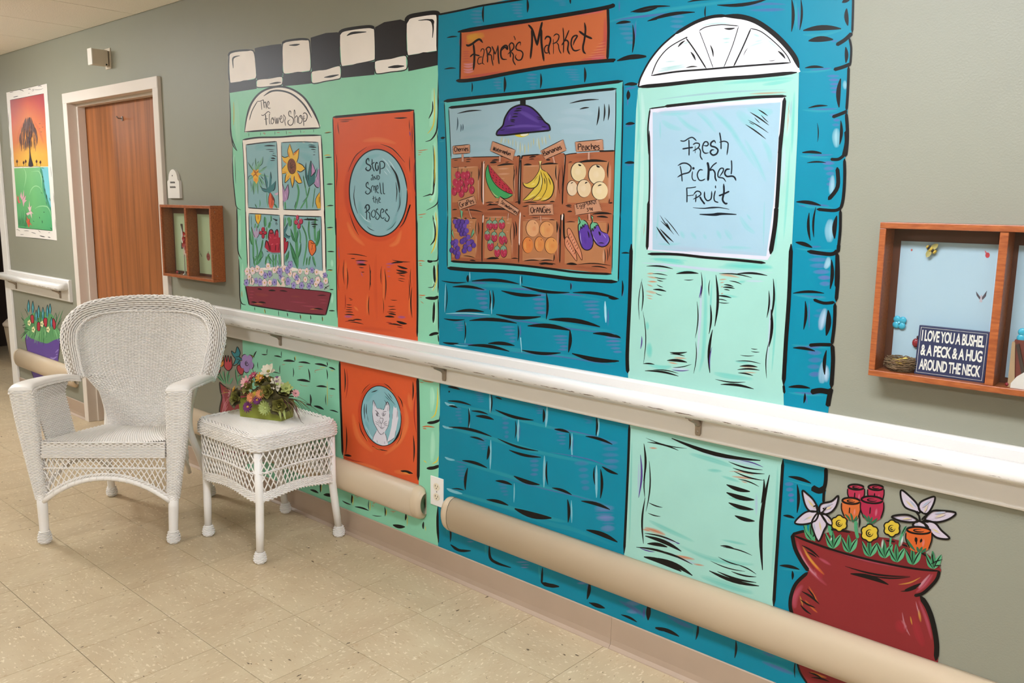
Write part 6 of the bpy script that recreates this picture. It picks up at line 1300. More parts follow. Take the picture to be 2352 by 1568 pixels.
p.grad([((165, 355), (718, 247), '#8e2830', '#b03a30', '#9a2a34'), ((172, 470), (728, 380), '#9c2f2c', '#c4502c', '#a43440'), ((185, 650), (742, 600), '#b43c28', '#d0702e', '#b8482e'), ((195, 850), (752, 820), '#c4582c', '#d88432', '#c8602e'), ((210, 1050), (765, 1040), '#c86430', '#dc9636', '#cc7a34'), ((222, 1250), (780, 1240), '#d48c34', '#e0b044', '#d89a3a'), ((235, 1450), (792, 1440), '#d89a3a', '#e0b848', '#d89c3c')])
p.BB('#b8382c', '60 280 1100 330 850 440 640;60 720 1080 640 850 540 680', .5)
p.SS(BK, '6 165 355 400 310 718 247', .05)
p.LL('#5a2a1c', '8 635 742 668 738;8 685 795 712 798;6 640 822 665 820;8 660 876 692 874')
p.build('sunset_sky', sp)
p = Paint().z(*V_)
p.grad([((185, 135), (825, 110), '#74b070', '#78b678', '#6aa87c'), ((215, 520), (860, 480), '#62a868', '#6cb070', '#5aa070'), ((240, 900), (885, 850), '#5aa368', '#66ac6c', '#56a06c'), ((265, 1262), (915, 1318), '#4a9a64', '#58a468', '#4a9a66')])
p.P('#70b8c2', '690 130 800 110 832 125 850 400 870 700 890 870 850 880 800 780 750 620 725 400 705 250')
for t in ('690 130 720 300 760 560 830 800 880 930',): p.S('#3f8a6c', 40, t, .1)
p.BB('#b9dcae', '18 350 110 400 200 410 320 370 520;22 480 640 500 560 550 490 610 470 680 510 720 600;20 500 200 600 190 660 200 700 290 712 420 712 520;24 580 900 650 860 740 850 820 870 870 960 890 1060;14 250 110 350 100;14 520 110 620 95 700 115', .7)
p.LL(DGR, '14 720 280 730 320;16 740 350 748 410;16 762 510 772 580;20 790 620 808 720;12 850 690 870 760;10 700 130 760 140;12 735 965 770 970;10 660 1050 670 1090;12 710 1120 720 1180;14 865 1260 910 1300;10 540 1130 570 1150;9 700 590 720 610;9 790 760 810 830')
for k in range(22): p.L('#3f7a50', 9, 260+8*k, 1240+rr.uniform(-20, 10), 262+9*k+rr.uniform(-10, 20), 900+rr.uniform(0, 260))
p.SS(BK, '7 265 1262 600 1290 918 1320;5 185 105 300 100 460 95 560 92 690 110', .05)
p.build('green_hills', sp)
p = Paint().z(*U_)
for k in range(240):
    t = rr.random(); a = rr.uniform(-1, 1)
    x = 470+a*140*(.35+.65*min(1, t*1.8)); y = 630+t*430
    p.S(rr.choice(['#6a4438', '#5a3a34', '#74503a', '#4a3030']), rr.uniform(4, 12), [(x, y), (x+a*8, y+rr.uniform(30, 90)), (x+a*10, y+rr.uniform(90, 150))], .4)
p.build('willow_leaves', sp)
p = Paint().z(*U_)
p.PS('#2c1c26', '470 1435 485 1300 485 1120 480 1030 495 1030 500 1200 520 1320 548 1432', 3).SS('#3a2428', '12 488 1040 470 980 435 930;10 490 1010 500 950 530 900;8 478 990 480 900;7 500 1000 540 930', .4)
p.build('willow_trunk', sp)
for x, y in ((280, 1362), (388, 1382), (422, 1362), (600, 1362), (663, 1375)):
    q = Paint().z(*U_); q.PS('#4a1c14', [(x, y-34), (x+16, y), (x, y+24), (x-16, y)]).S('#3a1a14', 6, [(x, y), (x+4, 1430)], 0).build('tiny_tree', sp)
for t, c in (('340 740 300 670 320 580 345 690 370 540 375 690 408 640 395 740 430 735 380 790 365 870 350 790', '#d3a0ac'), ('255 760 230 640 262 690 275 640 275 720 310 790 270 800', '#c4605a'), ('480 960 445 860 470 880 475 740 490 880 520 840 505 940 555 1000 520 985 525 1090 495 1000 440 1030 415 990', '#d8b4b4'), ('460 1250 440 1190 405 1100 445 1140 420 1040 465 1110 490 1080 480 1150 540 1230 485 1190 475 1255', '#c8543c')):
    q = Paint().z(*V_); q.P(c, t).LL('#6a2a28', '7 %s' % ' '.join(t.split()[0:2]+t.split()[12:14]), .0).build('pink_lily', sp)

# ================================================================== WICKER: weaving tools
M_WICK = mat('white_painted_wicker', '#f5efe8', rough=.5, noise=.05, nscale=30, spec=.4)
M_WICK2 = mat('white_smooth_cane', '#f4eee7', rough=.42, noise=.03, nscale=12, spec=.4)
def weave(mb, S, rows, stakes, r, amp=None, per=4, stake_r=None, u0=0., u1=1., v0=0., v1=1., flip=0):
    """over-and-under weavers along u, stakes along v; S(U, V) -> points"""
    amp = r*.9 if amp is None else amp
    nu = stakes*per+1
    U = np.linspace(u0, u1, nu); V = v0+(v1-v0)*(np.arange(rows)+.5)/rows
    UU, VV = np.meshgrid(U, V)
    Pp = S(UU, VV); e = 1e-3
    Su = S(UU+e, VV)-S(UU-e, VV); Sv = S(UU, VV+e)-S(UU, VV-e)
    N_ = np.cross(Su, Sv); N_ /= np.linalg.norm(N_, axis=2)[..., None]+1e-12
    Tv = Sv/(np.linalg.norm(Sv, axis=2)[..., None]+1e-12)
    ph = np.cos(math.pi*stakes*(UU-u0)/(u1-u0)+math.pi*(np.arange(rows)[:, None]+flip))
    C_ = Pp+N_*(amp*ph)[..., None]
    ring = [C_+N_*r, C_+Tv*r*1.05, C_-N_*r, C_-Tv*r*1.05]
    vs = np.stack(ring, 2).reshape(-1, 3)
    fs = []
    for i in range(rows):
        for j in range(nu-1):
            a = (i*nu+j)*4; b = a+4
            for k in range(4): fs.append((a+k, b+k, b+(k+1) % 4, a+(k+1) % 4))
    mb.add(vs, fs)
    if stake_r:
        for k in range(stakes):
            u = u0+(u1-u0)*(k+.0)/stakes
            vv = np.linspace(v0, v1, 12)
            mb.tube(S(np.full(12, u), vv), stake_r, 4, caps=False)
    return mb
def lattice(mb, S, n, r, v_lo=0., v_hi=1., lean=2.0, seg=8):
    """crossing diagonal canes between v = 0 and v = 1"""
    for d in (1, -1):
        for k in range(-int(lean)-1, n+int(lean)+2):
            u0 = (k+.5)/n; pts_ = []
            for j in range(seg+1):
                t = j/seg; u = u0+d*lean/n*(t-.5)
                if -.001 <= u <= 1.001: pts_.append(S(np.array(min(max(u, 0), 1)), np.array(t))+np.array((0, .0, 0)))
            if len(pts_) >= 3: mb.tube(np.array(pts_), r, 4)
    return mb
def V3(x, y, z): return np.stack(np.broadcast_arrays(np.asarray(x, float), np.asarray(y, float), np.asarray(z, float)), -1)
def interp(xs, ys): return lambda t: np.interp(t, xs, ys)

def wicker_foot(parent, x, y, r=.024, h=.05):
    m = MB()
    prof = interp([0, .15, .45, .75, 1], [r*.72, r*.98, r*1.0, r*.86, r*.70])
    S = lambda U, V: V3(x+prof(V)*np.cos(2*np.pi*U), y+prof(V)*np.sin(2*np.pi*U), .004+V*(h-.004))
    weave(m, S, 9, 14, .0026, .0014)
    m.lathe([(r*.7, .0), (r*.85, .004), (r*.9, h*.4), (r*.62, h)], 14, (x, y, 0))
    return m.build('woven_foot', M_WICK, parent, True)

# ------------------------------------------------------------------ armchair (local x = sitter's left / viewer's right, local -y = front)
chr_ = empty('wicker_armchair', (-3.727, -.5515, 0), math.radians(44)); tag(chr_, 'white wicker armchair with wide rolled back beside the small table', 'armchair')
hwid = interp([.36, .45, .55, .62, .68, .76, .84, .90, .96], [.165, .182, .215, .275, .300, .312, .318, .305, .28])
def back_y(a, z): return .175+.30*(z-.38)-.95*a*a          # +y is towards the rear
def S_back(U, V):
    u = 2*U-1
    zt = .912-.070*np.abs(u)**3.2
    z = .375+(zt-.375)*V
    a = u*hwid(z)
    return V3(a, back_y(a, z), z)
m = MB(); weave(m, S_back, 78, 42, .0034, .0022, 4, .0028)
m.build('backrest', M_WICK, chr_, True)
# closing sheet behind the weave, coloured darker to imitate shade in its gaps
m = MB()
Ug, Vg = np.meshgrid(np.linspace(0.01, .99, 31), np.linspace(0.005, .995, 31))
G_ = S_back(Ug, Vg)+np.array((0, .0035, 0)); q = G_.reshape(-1, 3)
m.add(q, [(i*31+j, i*31+j+1, (i+1)*31+j+1, (i+1)*31+j) for i in range(30) for j in range(30)])
m.build('back_core', mat('wicker_gap_shade', '#aba093', rough=.8), chr_, True)
# rolled border of the back
bpth = smooth_pts([(-.296, 0, .606), (-.310, 0, .650), (-.324, 0, .715), (-.337, 0, .785), (-.332, 0, .850), (-.292, 0, .903), (-.22, 0, .928), (-.11, 0, .939), (0, 0, .942),
                   (.11, 0, .939), (.22, 0, .928), (.292, 0, .903), (.332, 0, .850), (.337, 0, .785), (.324, 0, .715), (.310, 0, .650), (.296, 0, .606)], k=8)
bpth = np.array(bpth); bpth[:, 1] = back_y(bpth[:, 0], bpth[:, 2])-.004
def path_surface(path, ra, rb):
    """tube surface around a path: u along, v around"""
    path = np.array(path); n = len(path); T = np.gradient(path, axis=0); T /= np.linalg.norm(T, axis=1)[:, None]
    yv = np.array((0, 1., 0)); A = np.cross(T, yv); A /= np.linalg.norm(A, axis=1)[:, None]; Bv = np.cross(A, T)
    ts = np.linspace(0, 1, n)
    def I(arr, t): return np.stack([np.interp(t, ts, arr[:, k]) for k in range(3)], -1)
    def S(U, V):
        a = 2*np.pi*V; Ra = ra(U) if callable(ra) else ra; Rb = rb(U) if callable(rb) else rb
        return I(path, U)+I(A, U)*(Ra*np.cos(a))[..., None]+I(Bv, U)*(Rb*np.sin(a))[..., None]
    return S
rb_ = interp([0, .08, .2, .8, .92, 1], [.026, .032, .036, .036, .032, .026])
Sb = path_surface(bpth, rb_, lambda u: rb_(u)*.62)
m = MB(); weave(m, Sb, 22, 100, .0036, .0022, 4)
bo_ = m.build('rolled_border', M_WICK, chr_, True)
MB().tube(bpth, .0225, 10, flat=1.0).build('border_core', MATS['wicker_gap_shade'], bo_, True)
# a braided line where border and panel meet
m = MB()
for s_ in (0, 1):
    pp_ = []
    for k, q in enumerate(bpth):
        c = np.array((0, 0, .80)); d = q-np.array((0, q[1], .74)); d[1] = 0; d /= np.linalg.norm(d)
        pp_.append(q-d*.037+np.array((0, -.012, 0))+d*.003*math.cos(k*1.6+s_*math.pi)+np.array((0, .003*math.sin(k*1.6+s_*math.pi), 0)))
    m.tube(pp_, .0034, 5)
m.build('braid', M_WICK, chr_, True)
# seat
def S_seat(U, V):
    b = -.285+.47*V
    hw = np.interp(V, [0, 1], [.250, .175])
    z = .430-.05*V+.012*np.abs(2*U-1)**2
    return V3((2*U-1)*hw, b, z)
m = MB(); weave(m, lambda U, V: S_seat(V, U), 92, 34, .0032, .0018, 4)
m.add(*(lambda q: (q.reshape(-1, 3), [(i*9+j, i*9+j+1, (i+1)*9+j+1, (i+1)*9+j) for i in range(8) for j in range(8)]))(S_seat(*np.meshgrid(np.linspace(0, 1, 9), np.linspace(0, 1, 9)))-np.array((0, 0, .003))))
m.build('seat', M_WICK, chr_, True)
# front apron band, lattice, braid and arch
archz = lambda a: .288-.092*(np.abs(a)/.25)**2.1
m = MB(); weave(m, lambda U, V: V3((2*U-1)*.252, -.292+.006*np.cos(np.pi*V), .438-.066*V), 11, 36, .0031, .0024, 4)
ab_ = m.build('apron_band', M_WICK, chr_, True)
MB().box(-.25, .25, -.288, -.284, .375, .432).build('band_core', MATS['wicker_gap_shade'], ab_)
Sl = lambda U, V: V3((2*U-1)*.25, -.290, .375+(archz((2*U-1)*.25)+.006-.375)*V)
m = MB(); lattice(m, Sl, 22, .0026, lean=3.2)
m.build('apron_lattice', M_WICK, chr_, True)
m = MB()
for s_ in (0, 1):
    m.tube([((2*t-1)*.25, -.292+.003*math.sin(150*t+s_*math.pi), .326+.003*math.cos(150*t+s_*math.pi)) for t in np.linspace(0, 1, 120)], .0028, 4)
    m.tube([((2*t-1)*.25, -.292+.004*math.sin(120*t+s_*math.pi), float(archz((2*t-1)*.25))+.012+.004*math.cos(120*t+s_*math.pi)) for t in np.linspace(0, 1, 120)], .004, 4)
m.build('apron_braid', M_WICK, chr_, True)
m = MB(); ap = [((2*t-1)*.262, -.290, float(archz((2*t-1)*.262))-.004) for t in np.linspace(0, 1, 30)]
m.tube(ap, .0115, 10)
for t in np.linspace(.08, .92, 15):
    a = (2*t-1)*.25; z = float(archz(a))-.004
    m.tube([(a+.013*math.cos(k)*.25, -.290+.0125*math.cos(k), z+.0125*math.sin(k)) for k in np.linspace(0, 2*math.pi, 9)[:-1]], .0012, 4, closed=True)
m.build('arch_rail', M_WICK2, chr_, True)
# sides under the seat and rear rail
for s_ in (-1, 1):
    m = MB(); weave(m, lambda U, V, s_=s_: V3(s_*(.252-.07*U), -.285+.46*U, .436-.045*U-.062*V), 10, 34, .0034, .0024, 4)
    m.build('side_rail', M_WICK, chr_, True)
    Ss = lambda U, V, s_=s_: V3(s_*(.252-.07*U), -.285+.46*U, (.372-.045*U)+(-.15+.10*np.sin(np.pi*U)**.7-.02*U)*V)
    m = MB(); lattice(m, Ss, 20, .0026, lean=3)
    m.tube([Ss(np.array(t), np.array(1.)) for t in np.linspace(0, 1, 16)], .010, 8)
    m.build('side_lattice', M_WICK, chr_, True)
m = MB(); weave(m, lambda U, V: V3((2*U-1)*.18, .178, .39-.05*V), 8, 26, .0034, .0024, 4); m.build('rear_rail', M_WICK, chr_, True)
# arms, woven fronts and side panels
for s_ in (-1, 1):
    # flat smooth arm sweeping forward from the back
    apth = np.array(smooth_pts([(s_*.302, .135, .618), (s_*.312, .06, .638), (s_*.318, -.03, .650), (s_*.322, -.13, .660), (s_*.318, -.235, .667), (s_*.316, -.275, .665), (s_*.315, -.298, .655)], k=6))
    n = len(apth); m = MB(); k_ = 16
    wd = np.interp(np.linspace(0, 1, n), [0, .3, .7, 1], [.030, .038, .046, .049])
    vs = []
    for i in range(n):
        for j in range(k_):
            a = 2*math.pi*j/k_; c, sn = math.cos(a), math.sin(a)
            vs.append(apth[i]+np.array((wd[i]*math.copysign(abs(c)**.8, c), 0, .015*math.copysign(abs(sn)**.8, sn))))
    m.add(vs, [(i*k_+j, i*k_+(j+1) % k_, (i+1)*k_+(j+1) % k_, (i+1)*k_+j) for i in range(n-1) for j in range(k_)]+[tuple(range(k_))[::-1], tuple((n-1)*k_+j for j in range(k_))])
    ao = m.build('arm', M_WICK2, chr_, True)
    m = MB()
    for e in (-1, 1):
        for ph in (0, math.pi):
            m.tube([(apth[i][0]+e*(wd[i]-.002), apth[i][1], apth[i][2]-.012+.003*math.cos(i*1.9+ph)) for i in range(n)], .0038, 5)
    m.build('arm_braid', M_WICK, ao, True)
    # woven front post, wide at the arm and narrow at the leg
    pw_ = interp([0, .25, .6, 1], [.050, .044, .034, .022]); pc_ = interp([0, .3, 1], [.315, .305, .270])
    pd_ = interp([0, .5, 1], [.024, .023, .021])
    def S_post(U, V, s_=s_):
        a = 2*np.pi*U; c, sn = np.cos(a), np.sin(a)
        return V3(s_*pc_(V)+pw_(V)*np.sign(c)*np.abs(c)**.7, -.278+pd_(V)*np.sign(sn)*np.abs(sn)**.7, .652-.462*V)
    m = MB(); weave(m, S_post, 76, 24, .0031, .0019, 4)
    po_ = m.build('woven_post', M_WICK, chr_, True); m = MB()
    core = []
    for V in np.linspace(0, 1, 10):
        core.append(S_post(np.linspace(0, 1, 17)[:-1], np.full(16, V))*np.array((1, 1, 1)))
    core = np.array(core); ctr = core.mean(1, keepdims=True); core = ctr+(core-ctr)*.93
    m.add(core.reshape(-1, 3), [(i*16+j, i*16+(j+1) % 16, (i+1)*16+(j+1) % 16, (i+1)*16+j) for i in range(9) for j in range(16)])
    m.build('post_core', MATS['wicker_gap_shade'], po_, True)
    # side panel below the arm, open towards the back
    def S_side(U, V, s_=s_):
        yb = -.262+(.215-.02*V+.03*(1-V))*U+.04*(V-.3)*U*0
        yr = -.262+U*np.interp(V, [0, .25, 1], [.335, .245, .205])
        x = s_*np.interp(V, [0, 1], [.292, .243])
        return V3(x-s_*.02*U*(V), yr, .645-.215*V-.02*U*V)
    m = MB(); weave(m, S_side, 42, 20, .0028, .0018, 4)
    so_ = m.build('side_panel', M_WICK, chr_, True); m = MB()
    q = S_side(*np.meshgrid(np.linspace(0, 1, 9), np.linspace(0, 1, 9))).reshape(-1, 3)
    m.add(q, [(i*9+j, i*9+j+1, (i+1)*9+j+1, (i+1)*9+j) for i in range(8) for j in range(8)])
    m.build('panel_core', MATS['wicker_gap_shade'], so_, True)
    # front leg with woven foot
    m = MB(); m.tube([(s_*.272, -.280, .21), (s_*.270, -.284, .15), (s_*.267, -.290, .05), (s_*.267, -.291, .03)], [.021, .0205, .0185, .018], 14)
    lo = m.build('leg', M_WICK2, chr_, True); wicker_foot(lo, s_*.267, -.291, .026, .055)
    # rear leg, splayed, running up into the back
    lp_ = smooth_pts([(s_*.236, .29, .03), (s_*.232, .272, .10), (s_*.212, .222, .24), (s_*.190, .185, .36), (s_*.190, .20, .46), (s_*.215, .205, .56)], k=5)
    m = MB(); m.tube(lp_, .0165, 12)
    lo = m.build('leg', M_WICK2, chr_, True); wicker_foot(lo, s_*.237, .291, .024, .05)

# ------------------------------------------------------------------ small square table
tb = empty('wicker_side_table', (-3.095, -.258, 0)); tag(tb, 'small square white wicker table with lattice skirt and four legs', 'side table')
TX, TY, TZ = .238, .205, .522
m = MB(); weave(m, lambda U, V: V3((2*U-1)*(TX-.035), (2*V-1)*(TY-.035), TZ+0*U), 110, 40, .0022, .0009, 3)
m.box(-TX+.03, TX-.03, -TY+.03, TY-.03, TZ-.012, TZ-.002)
m.build('table_top', M_WICK2, tb, True)
def sq(t, hx, hy, rad=.03):
    """rounded square outline, t in 0..1 counter-clockwise from front-left corner"""
    t = np.mod(t, 1.); n_ = 4.0
    a = -math.pi*.75+2*np.pi*t
    e = 9.0
    c, s_ = np.cos(a), np.sin(a); k = (np.abs(c)**e+np.abs(s_)**e)**(-1/e)
    return c*k*hx, s_*k*hy
def S_band(z0, z1, x0, x1, y0, y1, bul=0., dip=None):
    def S(U, V):
        hx = x0+(x1-x0)*V+bul*np.sin(np.pi*V); hy = y0+(y1-y0)*V+bul*np.sin(np.pi*V)
        x, y = sq(U, hx, hy)
        z = z0+(z1-z0)*V
        if dip is not None: z = z-dip(U)
        return V3(x, y, z)
    return S
# rolled woven rim of the top
def S_rim(U, V):
    a = np.pi*.5-np.pi*.75*V
    off = -.03+.032*np.cos(np.pi*.5*(1-np.minimum(1, V*1.6)))
    x, y = sq(U, TX+off, TY+off)
    z = TZ+.001-.055*np.maximum(0, V-.30)/.7-.004*V
    return V3(x, y, z)
m = MB(); weave(m, S_rim, 15, 120, .0030, .0022, 4); 
for V in (.35, .6, .9): m.tube([S_rim(np.array(t), np.array(V))*np.array((.985, .985, 1)) for t in np.linspace(0, 1, 65)[:-1]], .004, 4, closed=True)
m.build('woven_rim', M_WICK, tb, True)
mids = lambda U: np.abs(np.sin(np.pi*(4*U)))          # 0 at corners, 1 in the middle of a side
LO = .262
dip = lambda U: -.020*np.sin(np.pi*np.mod(4*U, 1.))**1.2
sides = []
for k in range(4):
    Sx = lambda U, V, k=k: V3(*(sq((k+U)/4., TX-.006-.006*V, TY-.006-.006*V)), TZ-.058-(TZ-.058-(LO+.028-dip((k+U)/4.)*1.0))*V)
    m = MB(); lattice(m, Sx, 17, .0030, lean=3.4, seg=10)
    m.build('lattice_panel', M_WICK, tb, True)
Sm = lambda U, V: V3(*(sq(U, TX-.008, TY-.008)), (TZ-.058+LO+.028-dip(U))/2-.004+0*V)
m = MB()
for ph in (0, math.pi):
    q = []
    for i in range(320):
        t = i/320; P_q = Sm(np.array(t), np.array(0.)); c = np.array((P_q[0], P_q[1], 0)); c /= np.linalg.norm(c)
        q.append(P_q+c*.0035*math.sin(i*.9+ph)+np.array((0, 0, .0035*math.cos(i*.9+ph))))
    m.tube(q, .0030, 4, closed=True)
m.build('middle_braid', M_WICK, tb, True)
m = MB(); weave(m, lambda U, V: V3(*(sq(U, TX-.012, TY-.012)), LO+.03-dip(U)-.034*V), 9, 120, .0031, .0023, 4)
m.build('lower_band', M_WICK, tb, True)
m = MB()
for ph in (0, math.pi):
    q = []
    for i in range(320):
        t = i/320; x, y = sq(np.array(t), TX-.012, TY-.012); z = LO-.006-float(dip(np.array(t)))
        q.append(np.array((float(x), float(y), z))+np.array((.003*math.sin(i*.9+ph), .003*math.sin(i*.9+ph), .0035*math.cos(i*.9+ph))))
    m.tube(q, .0032, 4, closed=True)
m.build('edge_braid', M_WICK, tb, True)
for sx in (-1, 1):
    for sy in (-1, 1):
        yt = sy*(TY-.032) if sy < 0 else TY-.030
        yb = sy*.178 if sy < 0 else .206
        m = MB(); m.tube([(sx*(TX-.032), yt, .46), (sx*(TX-.030), yt, .25), (sx*.206, yt*.55+yb*.45, .15), (sx*.205, yb, .03)], [.0165, .0165, .0165, .015], 14)
        lo = m.build('leg', M_WICK2, tb, True); wicker_foot(lo, sx*.204, yb, .024, .048)

# ================================================================== FLOWER ARRANGEMENT
fa = empty('flower_arrangement', (-3.125, -.240, .5245), math.radians(21)); tag(fa, 'silk flower arrangement in a lime green box on the wicker table', 'flowers')
M_LIME = mat('lime_box', '#9aa03e', rough=.45, noise=.05, nscale=20)
m = MB(); bw, bd_, bh = .104, .042, .075
m.add([(-bw, -bd_, 0), (bw, -bd_, 0), (bw, bd_, 0), (-bw, bd_, 0), (-bw-.004, -bd_-.004, bh), (bw+.004, -bd_-.004, bh), (bw+.004, bd_+.004, bh), (-bw-.004, bd_+.004, bh),
       (-bw, -bd_, bh), (bw, -bd_, bh), (bw, bd_, bh), (-bw, bd_, bh), (-bw, -bd_, bh-.012), (bw, -bd_, bh-.012), (bw, bd_, bh-.012), (-bw, bd_, bh-.012)],
      [(3, 2, 1, 0), (0, 1, 5, 4), (1, 2, 6, 5), (2, 3, 7, 6), (3, 0, 4, 7), (4, 5, 9, 8), (5, 6, 10, 9), (6, 7, 11, 10), (7, 4, 8, 11), (8, 9, 13, 12), (9, 10, 14, 13), (10, 11, 15, 14), (11, 8, 12, 15), (12, 13, 14, 15)])
m.build('planter_box', M_LIME, fa)
RF = random.Random(11)
def aim(d):
    d = Vector(d).normalized(); return d.to_track_quat('Z', 'Y').to_matrix().to_4x4()
def petal(mb, L_, wd, M_, cup=.3, curl=.2, n=5):
    """one petal from origin along +x, thickness from a second surface"""
    vs = []; k = 4
    for i in range(n+1):
        t = i/n; w_ = wd*math.sin(math.pi*min(1, .12+.8*t))**.8*(1 if t < .98 else .5)
        for j in range(k+1):
            s = 2*j/k-1
            vs.append(M_ @ Vector((L_*t, s*w_, L_*cup*t*t*(1) - L_*curl*t**4 + abs(s)**2*w_*.35)))
    base = len(mb.v)
    off = M_.to_3x3() @ Vector((0, 0, -.0007))
    fs = [(i*(k+1)+j, i*(k+1)+j+1, (i+1)*(k+1)+j+1, (i+1)*(k+1)+j) for i in range(n) for j in range(k)]
    mb.add([v[:] for v in vs], fs)
FM = {k: mat('silk_'+k, c, rough=.7, noise=.12, nscale=60) for k, c in dict(olive='#6f6a2c', olive_dark='#4a4220', olive_light='#8f8a3c', purple='#6d2a66', white='#d9d0ba', pink='#a8415a', blush='#d8a0a0', peach='#d78a5c', yellow='#c9b23a', green='#6f7f3a', lime='#aab46a', brown='#5a3a2c', plum='#7a4a52', gold='#d0a03c').items()}
def rose3(pos, d, r, mats):
    pos = (pos[0]*1.22, pos[1], pos[2]*.95); e = empty('rose', pos); e.parent = fa
    A = aim(d); 
    for ring, (n, rr_, h, tilt) in enumerate(((3, .25, .55, 78), (4, .45, .5, 62), (5, .7, .3, 42), (6, .95, .08, 20))):
        m = MB()
        for k in range(n):
            ang = 2*math.pi*k/n+ring*.6
            Mx = A @ Matrix.Rotation(ang, 4, 'Z') @ Matrix.Translation((r*.10*ring, 0, r*.1*(3-ring))) @ Matrix.Rotation(-math.radians(tilt), 4, 'Y')
            petal(m, r*(.75+.12*ring), r*(.30+.10*ring), Mx, .35, .35)
        m.build('petals', FM[mats[ring % len(mats)]], e, True)
    m = MB().ball((0, 0, 0), r*.3, 8); m.build('heart', FM[mats[0]], e, True)
    return e
def daisy(name, pos, d, r, pc, cc, n=12, cup=.12, w_=.16):
    pos = (pos[0]*1.22, pos[1], pos[2]*.95); e = empty(name, pos); e.parent = fa; A = aim(d)
    for lay in (0, 1):
        m = MB()
        for k in range(n):
            Mx = A @ Matrix.Rotation(2*math.pi*k/n+lay*math.pi/n, 4, 'Z') @ Matrix.Translation((r*.12, 0, r*.06*lay)) @ Matrix.Rotation(-math.radians(8+14*lay), 4, 'Y')
            petal(m, r*(.95-.15*lay), r*w_, Mx, cup, .15, 4)
        m.build('petals', FM[pc], e, True)
    c = A @ Vector((0, 0, r*.1))
    MB().ball(c, r*.24, 8, (1, 1, .8)).build('eye', FM[cc], e, True)
def blade(pos, d, L_, wd, droop, mt, name='grass_blade'):
    d = Vector(d).normalized(); pts_ = []
    side = d.cross(Vector((0, 0, 1))); side = side.normalized() if side.length > .01 else Vector((1, 0, 0))
    vs = []; n = 7
    for i in range(n+1):
        t = i/n; q = Vector(pos)+d*L_*t+Vector((0, 0, -droop*L_*t*t)); q.z = max(q.z, .008); w_ = wd*(1-t)**.6*(.4+.6*min(1, t*4))
        up = Vector((0, 0, wd*.35))
        vs += [(q-side*w_)[:], (q+up)[:], (q+side*w_)[:], (q-up*.3)[:]]
    fs = [(i*4+j, i*4+(j+1) % 4, (i+1)*4+(j+1) % 4, (i+1)*4+j) for i in range(n) for j in range(4)]
    m = MB().add(vs, fs); return m.build(name, FM[mt], fa, True)
OL = ('olive_light', 'olive', 'olive', 'olive_dark')
rose3((-.085, -.048, .082), (-.4, -1, .4), .034, OL)
rose3((.035, -.035, .125), (.2, -1, .3), .034, OL)
rose3((.086, -.045, .075), (.45, -1, .1), .036, OL)
rose3((-.045, -.03, .135), (-.5, -.7, .6), .030, ('olive_light', 'olive_light', 'olive', 'olive_light'))
rose3((.0, -.005, .15), (.1, -.5, 1), .032, ('olive', 'olive_dark', 'olive', 'olive'))
rose3((.07, .0, .12), (.6, -.5, .6), .030, ('olive_dark', 'olive_dark', 'olive', 'olive_dark'))
rose3((-.01, -.03, .105), (0, -.8, .5), .026, ('olive_dark', 'olive', 'olive_dark', 'olive_dark'))
daisy('purple_daisy', (-.030, -.072, .058), (-.1, -1, .3), .026, 'purple', 'gold')
daisy('purple_daisy', (.005, -.066, .092), (.1, -1, .2), .022, 'purple', 'gold')
daisy('purple_daisy', (.055, -.01, .178), (.3, -.6, .8), .016, 'purple', 'purple')
daisy('peach_mum', (-.018, -.066, .100), (-.2, -1, .2), .024, 'peach', 'peach', 16, .3, .10)
daisy('peach_mum', (.016, -.060, .118), (.2, -1, .4), .022, 'peach', 'peach', 16, .3, .10)
daisy('yellow_mum', (-.006, -.062, .112), (0, -1, .4), .016, 'yellow', 'yellow', 14, .3, .12)
daisy('pale_green_mum', (.042, -.072, .062), (.1, -1, .1), .030, 'lime', 'lime', 14, .35, .16)
daisy('white_lily', (.018, -.005, .208), (.1, -.8, .7), .034, 'white', 'olive_light', 5, .4, .30)
daisy('white_lily', (.060, -.015, .158), (.2, -.9, .4), .034, 'white', 'lime', 5, .4, .26)
daisy('striped_lily', (-.055, -.035, .158), (-.2, -.9, .5), .030, 'blush', 'pink', 6, .3, .22)
daisy('striped_lily', (-.035, -.02, .182), (-.3, -.6, .8), .026, 'pink', 'blush', 6, .3, .24)
daisy('striped_lily', (-.118, -.045, .100), (-1, -.8, .2), .026, 'blush', 'pink', 7, .3, .16)
daisy('pink_daisy', (-.082, -.02, .132), (-.6, -.6, .6), .020, 'plum', 'brown', 9)
daisy('pink_daisy', (.125, -.005, .122), (.8, -.5, .4), .018, 'blush', 'plum', 9)
daisy('yellow_lily', (-.005, -.02, .178), (-.1, -.8, .6), .026, 'gold', 'blush', 6, .5, .22)
daisy('lime_lily', (.092, -.012, .142), (.6, -.7, .5), .028, 'lime', 'green', 5, .4, .28)
daisy('yellow_mum', (-.105, -.04, .122), (-.7, -.7, .4), .016, 'gold', 'yellow', 12, .3, .12)
for i in range(26):
    a = RF.uniform(-.5, .9); L_ = RF.uniform(.08, .14)
    blade((.10+RF.uniform(-.02, .03), RF.uniform(-.03, .02), .085), (1, RF.uniform(-.7, .3), RF.uniform(.1, .7)), L_, .003, RF.uniform(.5, 1.1), RF.choice(['brown', 'plum', 'green', 'olive']))
for i in range(22):
    blade((-.105+RF.uniform(-.03, .02), RF.uniform(-.03, .02), .09), (-1, RF.uniform(-.7, .4), RF.uniform(.1, .9)), RF.uniform(.06, .11), .003, RF.uniform(.1, .6), RF.choice(['brown', 'plum', 'olive_light', 'olive']))
